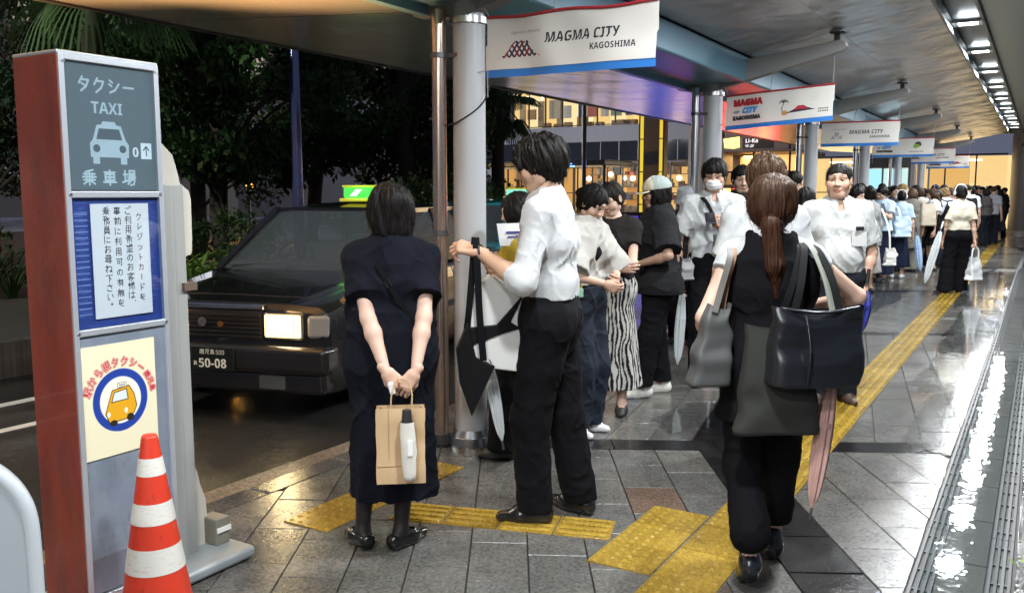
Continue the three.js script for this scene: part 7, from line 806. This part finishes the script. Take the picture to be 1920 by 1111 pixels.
  // woman with the cap
  const o = person('woman in a cream mesh cap with black oversized tee and white trainers', { x: 1.06, z: -6.36, yaw: -1.5, H: 1.6, sex: 'f', b: 1.05, res: 0.0115, seed: 29, hp: 0.12, skin: [0.4, 0.24, 0.17], hat: { c: [0.6, 0.56, 0.42], c2: [0.34, 0.4, 0.38] }, L: { w: [0.16, 0.98, 0.18], pole: [0.8, -0.6, -0.4] }, R: { w: [-0.14, 1.0, 0.2], pole: [-0.8, -0.6, -0.4] }, feet: { L: { a: [0.08, 0.07, 0.12] }, R: { a: [-0.1, 0.07, -0.06] } }, top: { name: 'tee', c: [0.016, 0.016, 0.018], fit: 0.04, sleeve: 0.85, sr: 0.045, flare: 1.3, hem: 0.76, wr: 0.01, wf: 5 }, bottom: { c: BLACK, fit: 0.02, wide: 1.3, hem: 0.09, cuff: 0.08 }, hair: { style: 'bob', c: HAIR, e: 1.0, len: 0.02, mess: 1.6 }, shoes: { c: [0.68, 0.67, 0.62], sole: [0.75, 0.74, 0.7], high: 1 } });
  const cb = bag('grey_bag', 'crumpled grey bag hanging behind the woman in the cap', 'bag', [1.27, 0.84, -6.38], 0.2, 0.12, 0.17, 0.1, mat([0.22, 0.22, 0.22], 0.6, 0, { side: THREE.DoubleSide }), { top: 0.6, wr: 0.03 }); strap(cb, [[1.26, 1.0, -6.38], [1.22, 1.12, -6.38], [1.16, 1.24, -6.38]], 0.015, 0.004, [0, 0, 1], blackStrap);
  person('person with dark hair and dark jacket behind the masked man', { x: 2.07, z: -8.0, yaw: -0.1, H: 1.74, sex: 'm', res: 0.015, seed: 31, hp: 0.25, top: { c: [0.02, 0.018, 0.016], fit: 0.025, sleeve: 1.6, hem: 0.85, collar: 1 }, bottom: { c: NAVY, hem: 0.05, cuff: 0.08 }, hair: { style: 'shag', c: HAIR, e: 1.03 }, shoes: { c: BLACK } });
  person('woman with long black hair seen from behind the polo man', { x: 2.52, z: -7.6, yaw: PI - 0.5, H: 1.54, sex: 'f', res: 0.015, seed: 37, top: { c: [0.03, 0.03, 0.03], fit: 0.022, sleeve: 0.6, hem: 0.8 }, bottom: { c: NAVY, hem: 0.05, cuff: 0.09 }, hair: { style: 'long', c: HAIR, e: 1.05, len: 0.26 }, shoes: { c: BLACK } });
  { const g = bag('olive_bag', 'olive green bag with black strap behind the polo man', 'bag', [2.44, 0.86, -7.35], 0.4, 0.2, 0.2, 0.08, mat([0.14, 0.19, 0.05], 0.6, 0, { side: THREE.DoubleSide }), {}); strap(g, [[2.44, 1.05, -7.34], [2.43, 1.2, -7.38], [2.42, 1.28, -7.52]], 0.03, 0.004, [1, 0, 0], blackStrap); }
  person('person in a grey bucket hat behind the masked man', { x: 1.7, z: -8.6, yaw: -0.6, H: 1.53, sex: 'f', res: 0.015, seed: 41, hp: 0.3, hat: { bucket: 1, c: [0.3, 0.31, 0.33] }, top: { c: [0.02, 0.02, 0.022], fit: 0.03, sleeve: 1.5, hem: 0.8 }, bottom: { c: BLACK, hem: 0.05, cuff: 0.08 }, hair: { style: 'bob', c: HAIR }, shoes: { c: BLACK } });
}
// ---------------------------------------------------------------- the woman walking ahead and the queue beyond
{ const x = 6.57, z = -12.95, yaw = PI - 0.1, w = (p) => L_(x, z, yaw, p); person('woman in a cream tee and black flared trousers walking away with white headphones', { x, z, yaw, H: 1.6, sex: 'f', res: 0.015, seed: 43, headphones: [0.7, 0.7, 0.7], R: { w: w([6.77, 0.72, -12.85]), hand: 'grip', p: [1, 0, 0.1] }, feet: { L: { a: [0.14, 0.072, 0.02] }, R: { a: [-0.1, 0.072, 0.12] } }, top: { name: 'tee', c: [0.62, 0.57, 0.46], fit: 0.022, sleeve: 0.72, sr: 0.025, flare: 1.4, hem: 0.93 }, bottom: { c: BLACK, fit: 0.022, wide: 1.8, hem: 0.035, cuff: 0.115 }, hair: { style: 'bun', c: HAIR, base: [0, -0.03, -0.12] }, shoes: { c: BLACK } });
  const b = bag('shoulder_bag', 'black bag strap and slim bag on the left side of the walking woman in cream', 'bag', [6.27, 0.86, -12.9], 0.3, 0.1, 0.3, 0.08, blackStrap.clone(), { wr: 0.01 }); strap(b, [[6.28, 1.12, -12.88], [6.34, 1.25, -12.88], [6.4, 1.32, -12.95]], 0.06, 0.006, [1, 0, 0], blackStrap);
  umbrella('clear folded umbrella slanting down from the walking woman in cream', [6.2, 0.92, -12.75], [5.98, 0.12, -12.7], 0.05, clear, { handleM: mat([0.8, 0.8, 0.8], 0.3) });
  const p = bag('plastic_bag', 'white plastic shopping bag in the right hand of the walking woman in cream', 'bag', [6.78, 0.2, -12.85], 0.3, 0.22, 0.34, 0.14, mat([0.78, 0.8, 0.82], 0.4, 0, { side: THREE.DoubleSide, transmission: 0.25, thickness: 0 }), { top: 0.75, topD: 0.4, wr: 0.035 }); obj('handle', [tube([[-0.06, 0.34, 0], [-0.05, 0.45, 0], [-0.01, 0.5, 0]], 0.012, 10, 6), tube([[0.06, 0.34, 0], [0.05, 0.45, 0], [0.0, 0.5, 0]], 0.012, 10, 6)], mat([0.78, 0.8, 0.82], 0.4), p); }
const LB = [0.42, 0.54, 0.66], Q = (label, x, z, yaw, H, hair, top, bottom, ex = {}) => person(label, { x, z, yaw, H, sex: 'f', res: 0.02, seed: Math.round(x * 7 + 3), hp: rr(-0.05, 0.5), hy: rr(-0.5, 0.5), side: rr(-0.04, 0.04), lean: rr(-0.02, 0.07), ...(rnd() < 0.5 ? { L: { w: [rr(-0.04, 0.08), H * rr(0.62, 0.73), 0.24], pole: [1, -1, -0.2], hand: 'hold', f: [-0.3, 0.4, 1] } } : {}), hair: { c: HAIR, style: 'bob', ...hair }, top: { c: [0.3, 0.3, 0.3], fit: 0.024, sleeve: 0.7, sr: 0.025, hem: 0.85, ...top }, bottom: { c: NAVY, hem: 0.05, cuff: 0.09, ...bottom }, shoes: { c: [0.03, 0.03, 0.03] }, ...ex });
const SK = (hem, r = 0.21) => ({ skirt: [r, r * 0.85], hem });
Q('dark-haired person in a white top at the near end of the far queue', 4.32, -11.2, 0.7, 1.57, { style: 'shag' }, { c: WHITE }, {});
Q('woman with a dark bob and grey cardigan in the far queue', 5.28, -13.0, PI + 0.6, 1.58, { e: 1.1 }, { c: [0.27, 0.27, 0.27], sleeve: 1.5, hem: 0.7 }, { c: [0.35, 0.34, 0.33], ...SK(0.3, 0.2) });
{ const b = bag('white_tote', 'limp white tote hanging from the woman in the grey cardigan', 'bag', [5.5, 0.42, -12.75], 0.2, 0.2, 0.26, 0.08, mat([0.66, 0.65, 0.62], 0.7, 0, { side: THREE.DoubleSide }), { wr: 0.03, top: 0.8 }); strap(b, [[5.48, 0.66, -12.74], [5.46, 0.95, -12.76], [5.42, 1.25, -12.95]], 0.03, 0.004, [1, 0, 0], mat([0.66, 0.65, 0.62], 0.7)); }
Q('woman in light blue shirt with dark cross strap looking at a phone', 6.12, -14.6, -0.7, 1.6, { style: 'shag', e: 1.05 }, { c: LB, collar: 0 }, { c: NAVY, ...SK(0.14) }, { hp: 0.45, L: { w: [0.0, 1.2, 0.25], pole: [1, -1, 0], hand: 'hold' } });
{ const p = thing('phone', 'phone with dark case held by the woman in light blue', 'phone', [6.02, 1.24, -14.32], 0.4); obj('case', rbx(0.075, 0.15, 0.012, 0.005, 0, 0, 0, -0.4), dark, p); obj('screen', bx(0.066, 0.14, 0.001, 0, 0.003, -0.0067, -0.4), mat([0.1, 0.1, 0.12], 0.1), p); }
Q('woman with white headphones and pale blue shirt seen from behind in the far queue', 6.72, -15.3, PI - 0.4, 1.53, { style: 'bun' }, { c: LB }, { c: NAVY, ...SK(0.2) }, { headphones: [0.75, 0.75, 0.75], shoes: { c: [0.7, 0.7, 0.7] } });
{ const b = bag('pale_blue_tote', 'pale blue cloth tote on the back of the woman with headphones', 'bag', [6.66, 0.72, -15.05], 0.2, 0.34, 0.36, 0.12, mat([0.48, 0.6, 0.74], 0.7, 0, { side: THREE.DoubleSide }), { wr: 0.04, top: 0.85 }); strap(b, [[6.62, 1.06, -15.04], [6.62, 1.2, -15.12], [6.63, 1.27, -15.3]], 0.04, 0.004, [1, 0, 0], mat([0.48, 0.6, 0.74], 0.7)); }
umbrella('pale blue folded umbrella beside the pale blue tote', [6.92, 0.75, -15.05], [7.0, 0.1, -15.0], 0.05, mat([0.35, 0.5, 0.72], 0.5, 0, { side: THREE.DoubleSide }), {});
const far = (px, D) => [(px - 960) / 1650 * D, -D];
Q('dark-haired person behind the two women in light blue', ...far(1671, 17.2), 0.5, 1.63, { style: 'shag' }, { c: [0.04, 0.04, 0.05] }, {});
Q('person in a beige bucket hat and olive top in the far queue', ...far(1693, 16.6), PI - 0.6, 1.52, { style: 'bob' }, { c: [0.16, 0.17, 0.1] }, {}, { hat: { bucket: 1, c: [0.5, 0.44, 0.34] } });
Q('tall blond person looking left over the far queue', ...far(1687, 18.6), 0.9, 1.68, { style: 'shag', c: [0.3, 0.2, 0.08] }, { c: [0.1, 0.1, 0.1] }, {});
Q('woman with brown hair in a grey dress in the middle of the far queue', 7.46, -16.5, PI - 0.2, 1.58, { style: 'bob', c: [0.09, 0.055, 0.03] }, { c: [0.17, 0.16, 0.14], name: 'dress', drape: 0.22, hem: 0.45 }, { c: [0.17, 0.16, 0.14] });
Q('tall woman with long dark hair behind the grey dress', ...far(1717, 19.2), PI + 0.3, 1.66, { style: 'long' }, { c: [0.14, 0.14, 0.15] }, {});
Q('woman with long brown hair turned left in a white tee and black skirt', 8.0, -16.7, -1.7, 1.58, { style: 'long', c: [0.05, 0.025, 0.014], len: 0.3 }, { c: [0.66, 0.68, 0.72], sleeve: 0.5 }, { c: BLACK, ...SK(0.5) });
{ const b = bag('cream_backpack', 'cream canvas backpack worn by the woman beside the brown-haired woman', 'bag', [7.72, 0.86, -16.4], 0.1, 0.3, 0.42, 0.14, mat([0.5, 0.43, 0.34], 0.7, 0, { side: THREE.DoubleSide }), { top: 0.85 }); strap(b, [[7.64, 1.25, -16.4], [7.6, 1.32, -16.5], [7.58, 1.3, -16.6]], 0.04, 0.004, [1, 0, 0], mat([0.3, 0.24, 0.18], 0.7)); }
Q('person in a navy cap in the far queue', ...far(1748, 19.4), PI - 0.4, 1.66, { style: 'short' }, { c: [0.6, 0.62, 0.65] }, {}, { hat: { c: [0.015, 0.02, 0.045] } });
Q('person with curly blond hair and white shirt in the far queue', ...far(1768, 18.2), PI, 1.6, { style: 'bob', c: [0.25, 0.16, 0.07], mess: 2.5 }, { c: [0.6, 0.62, 0.66] }, {});
{ const [bx0, bz0] = far(1772, 17.95), b = bag('navy_backpack', 'navy backpack on the curly blond person', 'bag', [bx0, 0.95, bz0], 0, 0.28, 0.38, 0.13, mat([0.02, 0.03, 0.07], 0.6, 0, { side: THREE.DoubleSide }), {}); strap(b, [[bx0 - 0.08, 1.3, bz0], [bx0 - 0.08, 1.36, bz0 - 0.1], [bx0 - 0.08, 1.34, bz0 - 0.25]], 0.04, 0.004, [1, 0, 0], blackStrap); }
Q('dark-haired person just behind the walking woman in cream', ...far(1789, 19.2), 0.2, 1.67, { style: 'shag' }, { c: [0.05, 0.05, 0.05] }, {});
Q('person with short hair in a white shirt, right of the walking woman', ...far(1808, 19.5), PI - 0.5, 1.67, { style: 'short' }, { c: [0.66, 0.66, 0.66] }, {}, { sex: 'm' });
{ const [bx0, bz0] = far(1816, 19.3), b = bag('black_backpack', 'black backpack on the person in the white shirt', 'bag', [bx0, 0.92, bz0 + 0.02], 0.3, 0.3, 0.44, 0.16, mat(BLACK, 0.6, 0, { side: THREE.DoubleSide }), {}); strap(b, [[bx0 - 0.08, 1.32, bz0], [bx0 - 0.1, 1.38, bz0 - 0.12], [bx0 - 0.1, 1.34, bz0 - 0.26]], 0.04, 0.004, [1, 0, 0], blackStrap); }
{ const [X, Z] = far(1836, 27.5); Q('person in a white tee and black shorts standing at the far end', X, Z, PI + 0.8, 1.68, { style: 'short' }, { c: [0.68, 0.69, 0.7] }, { c: BLACK, hem: 0.55, cuff: 0.11 }, { shoes: { c: [0.6, 0.6, 0.6] }, sex: 'm' }); const b = bag('blue_bag', 'bright blue bag carried by the person in black shorts', 'bag', [X - 0.22, 0.85, Z + 0.2], 0.3, 0.26, 0.42, 0.14, mat([0.03, 0.12, 0.6], 0.5, 0, { side: THREE.DoubleSide }), { wr: 0.03 }); strap(b, [[X - 0.2, 1.25, Z + 0.2], [X - 0.16, 1.34, Z + 0.1], [X - 0.1, 1.38, Z]], 0.03, 0.004, [1, 0, 0], blackStrap); }
[[1852, 28, 1.72, 'man in a black jacket at the far end, next to the person in shorts'], [1866, 29, 1.74, 'dark-clothed man at the far end, second from the round pillar'], [1879, 28.5, 1.66, 'dark-clothed person at the far end right beside the round pillar']].forEach(([px, D, H, l], i) => { const [X, Z] = far(px, D); Q(l, X, Z, PI + 0.4 * i, H, { style: 'short' }, { c: [0.02, 0.02, 0.022], sleeve: 1.8 }, { c: BLACK }, { sex: 'm' }); });
[[1730, 21, 1.6, 'long', [0.4, 0.4, 0.42], 'woman with long hair and pale grey top deep in the queue'], [1757, 22, 1.58, 'bob', [0.1, 0.1, 0.16], 'woman with dark bob and navy top deep in the queue'], [1777, 23, 1.62, 'bun', [0.45, 0.42, 0.36], 'woman with a bun and beige top deep in the queue'], [1798, 24, 1.7, 'short', [0.3, 0.34, 0.4], 'man with grey-blue shirt deep in the queue'], [1636, 15.5, 1.56, 'bob', [0.05, 0.05, 0.055], 'short dark-haired woman in black between the grey cardigan and the light blue shirt'], [1706, 19.9, 1.62, 'shag', [0.2, 0.1, 0.1], 'person in a dull red top behind the grey dress']].forEach(([px, D, H, st, c, l], i) => { const [X, Z] = far(px, D); Q(l, X, Z, PI + 0.5 - i * 0.35, H, { style: st, c: i === 1 ? HAIR : [0.03 + 0.01 * i, 0.02 + 0.006 * i, 0.014] }, { c }, { c: [0.02, 0.02, 0.03 + 0.005 * i] }); });

[[1604, 12.6, 1.62, 'shag', [0.5, 0.5, 0.5], 'woman in a light grey blouse in the queue, first behind the polo man'], [1614, 15.4, 1.66, 'short', [0.06, 0.07, 0.1], 'man in a slate shirt looking over the grey cardigan'], [1660, 18.4, 1.62, 'bob', [0.3, 0.33, 0.3], 'woman in a sage green top behind the woman with the phone'], [1700, 21.5, 1.7, 'short', [0.6, 0.6, 0.6], 'tall man in white far back in the queue, above the bucket hat'], [1712, 17.6, 1.54, 'pony', [0.12, 0.12, 0.2], 'woman with a ponytail and indigo top in the queue'], [1722, 18.4, 1.6, 'bob', [0.55, 0.5, 0.45], 'woman in an ivory blouse beside the indigo top'], [1738, 19.6, 1.56, 'long', [0.05, 0.05, 0.05], 'woman with long hair in black beside the cream backpack'], [1752, 17.4, 1.55, 'bob', [0.45, 0.47, 0.52], 'short woman in pale blue-grey left of the navy backpack'], [1764, 20.5, 1.68, 'short', [0.02, 0.02, 0.03], 'man in a black shirt behind the curly blond hair'], [1783, 18.6, 1.6, 'shag', [0.3, 0.12, 0.1], 'person in a brick red top left of the walking woman'], [1815, 22.5, 1.66, 'bob', [0.5, 0.52, 0.55], 'woman in pale grey right of the black backpack'], [1822, 25.5, 1.7, 'short', [0.03, 0.03, 0.035], 'man in black between the black backpack and the blue bag'], [1845, 24.5, 1.6, 'bob', [0.08, 0.07, 0.07], 'woman in charcoal just right of the blue bag'], [1858, 25.5, 1.66, 'short', [0.35, 0.36, 0.4], 'man in a grey shirt among the dark-clothed men'], [1872, 26.5, 1.6, 'long', [0.03, 0.03, 0.03], 'long-haired woman in black near the round pillar'], [1630, 17.5, 1.64, 'bob', [0.52, 0.45, 0.4], 'woman in a beige top behind the grey cardigan'], [1647, 19.5, 1.7, 'short', [0.1, 0.14, 0.25], 'man in a denim blue shirt behind the woman with the phone']].forEach(([px, D, H, st, c, l], i) => { const [X, Z] = far(px, D); Q(l, X, Z, PI + 0.9 * Math.sin(i * 2.3), H, { style: st, c: i % 4 === 1 ? [0.05, 0.028, 0.015] : HAIR }, { c, sleeve: i % 3 ? 0.7 : 1.7 }, i % 3 === 2 ? { c: [0.03, 0.03, 0.05], ...SK(0.35) } : { c: [0.012, 0.013, 0.02] }, { sex: st === 'short' ? 'm' : 'f' }); });
Q('dark-haired man glimpsed between the brown hair and the white polo shirt', 2.95, -9.3, PI - 0.3, 1.72, { style: 'short' }, { c: [0.03, 0.03, 0.035] }, {}, { sex: 'm', res: 0.015 });
Q('woman with dark hair and grey top behind the woman in the cap', 1.62, -9.6, -0.5, 1.55, { style: 'bob' }, { c: [0.12, 0.12, 0.13] }, {}, { res: 0.016 });

renderer.render(scene, camera);
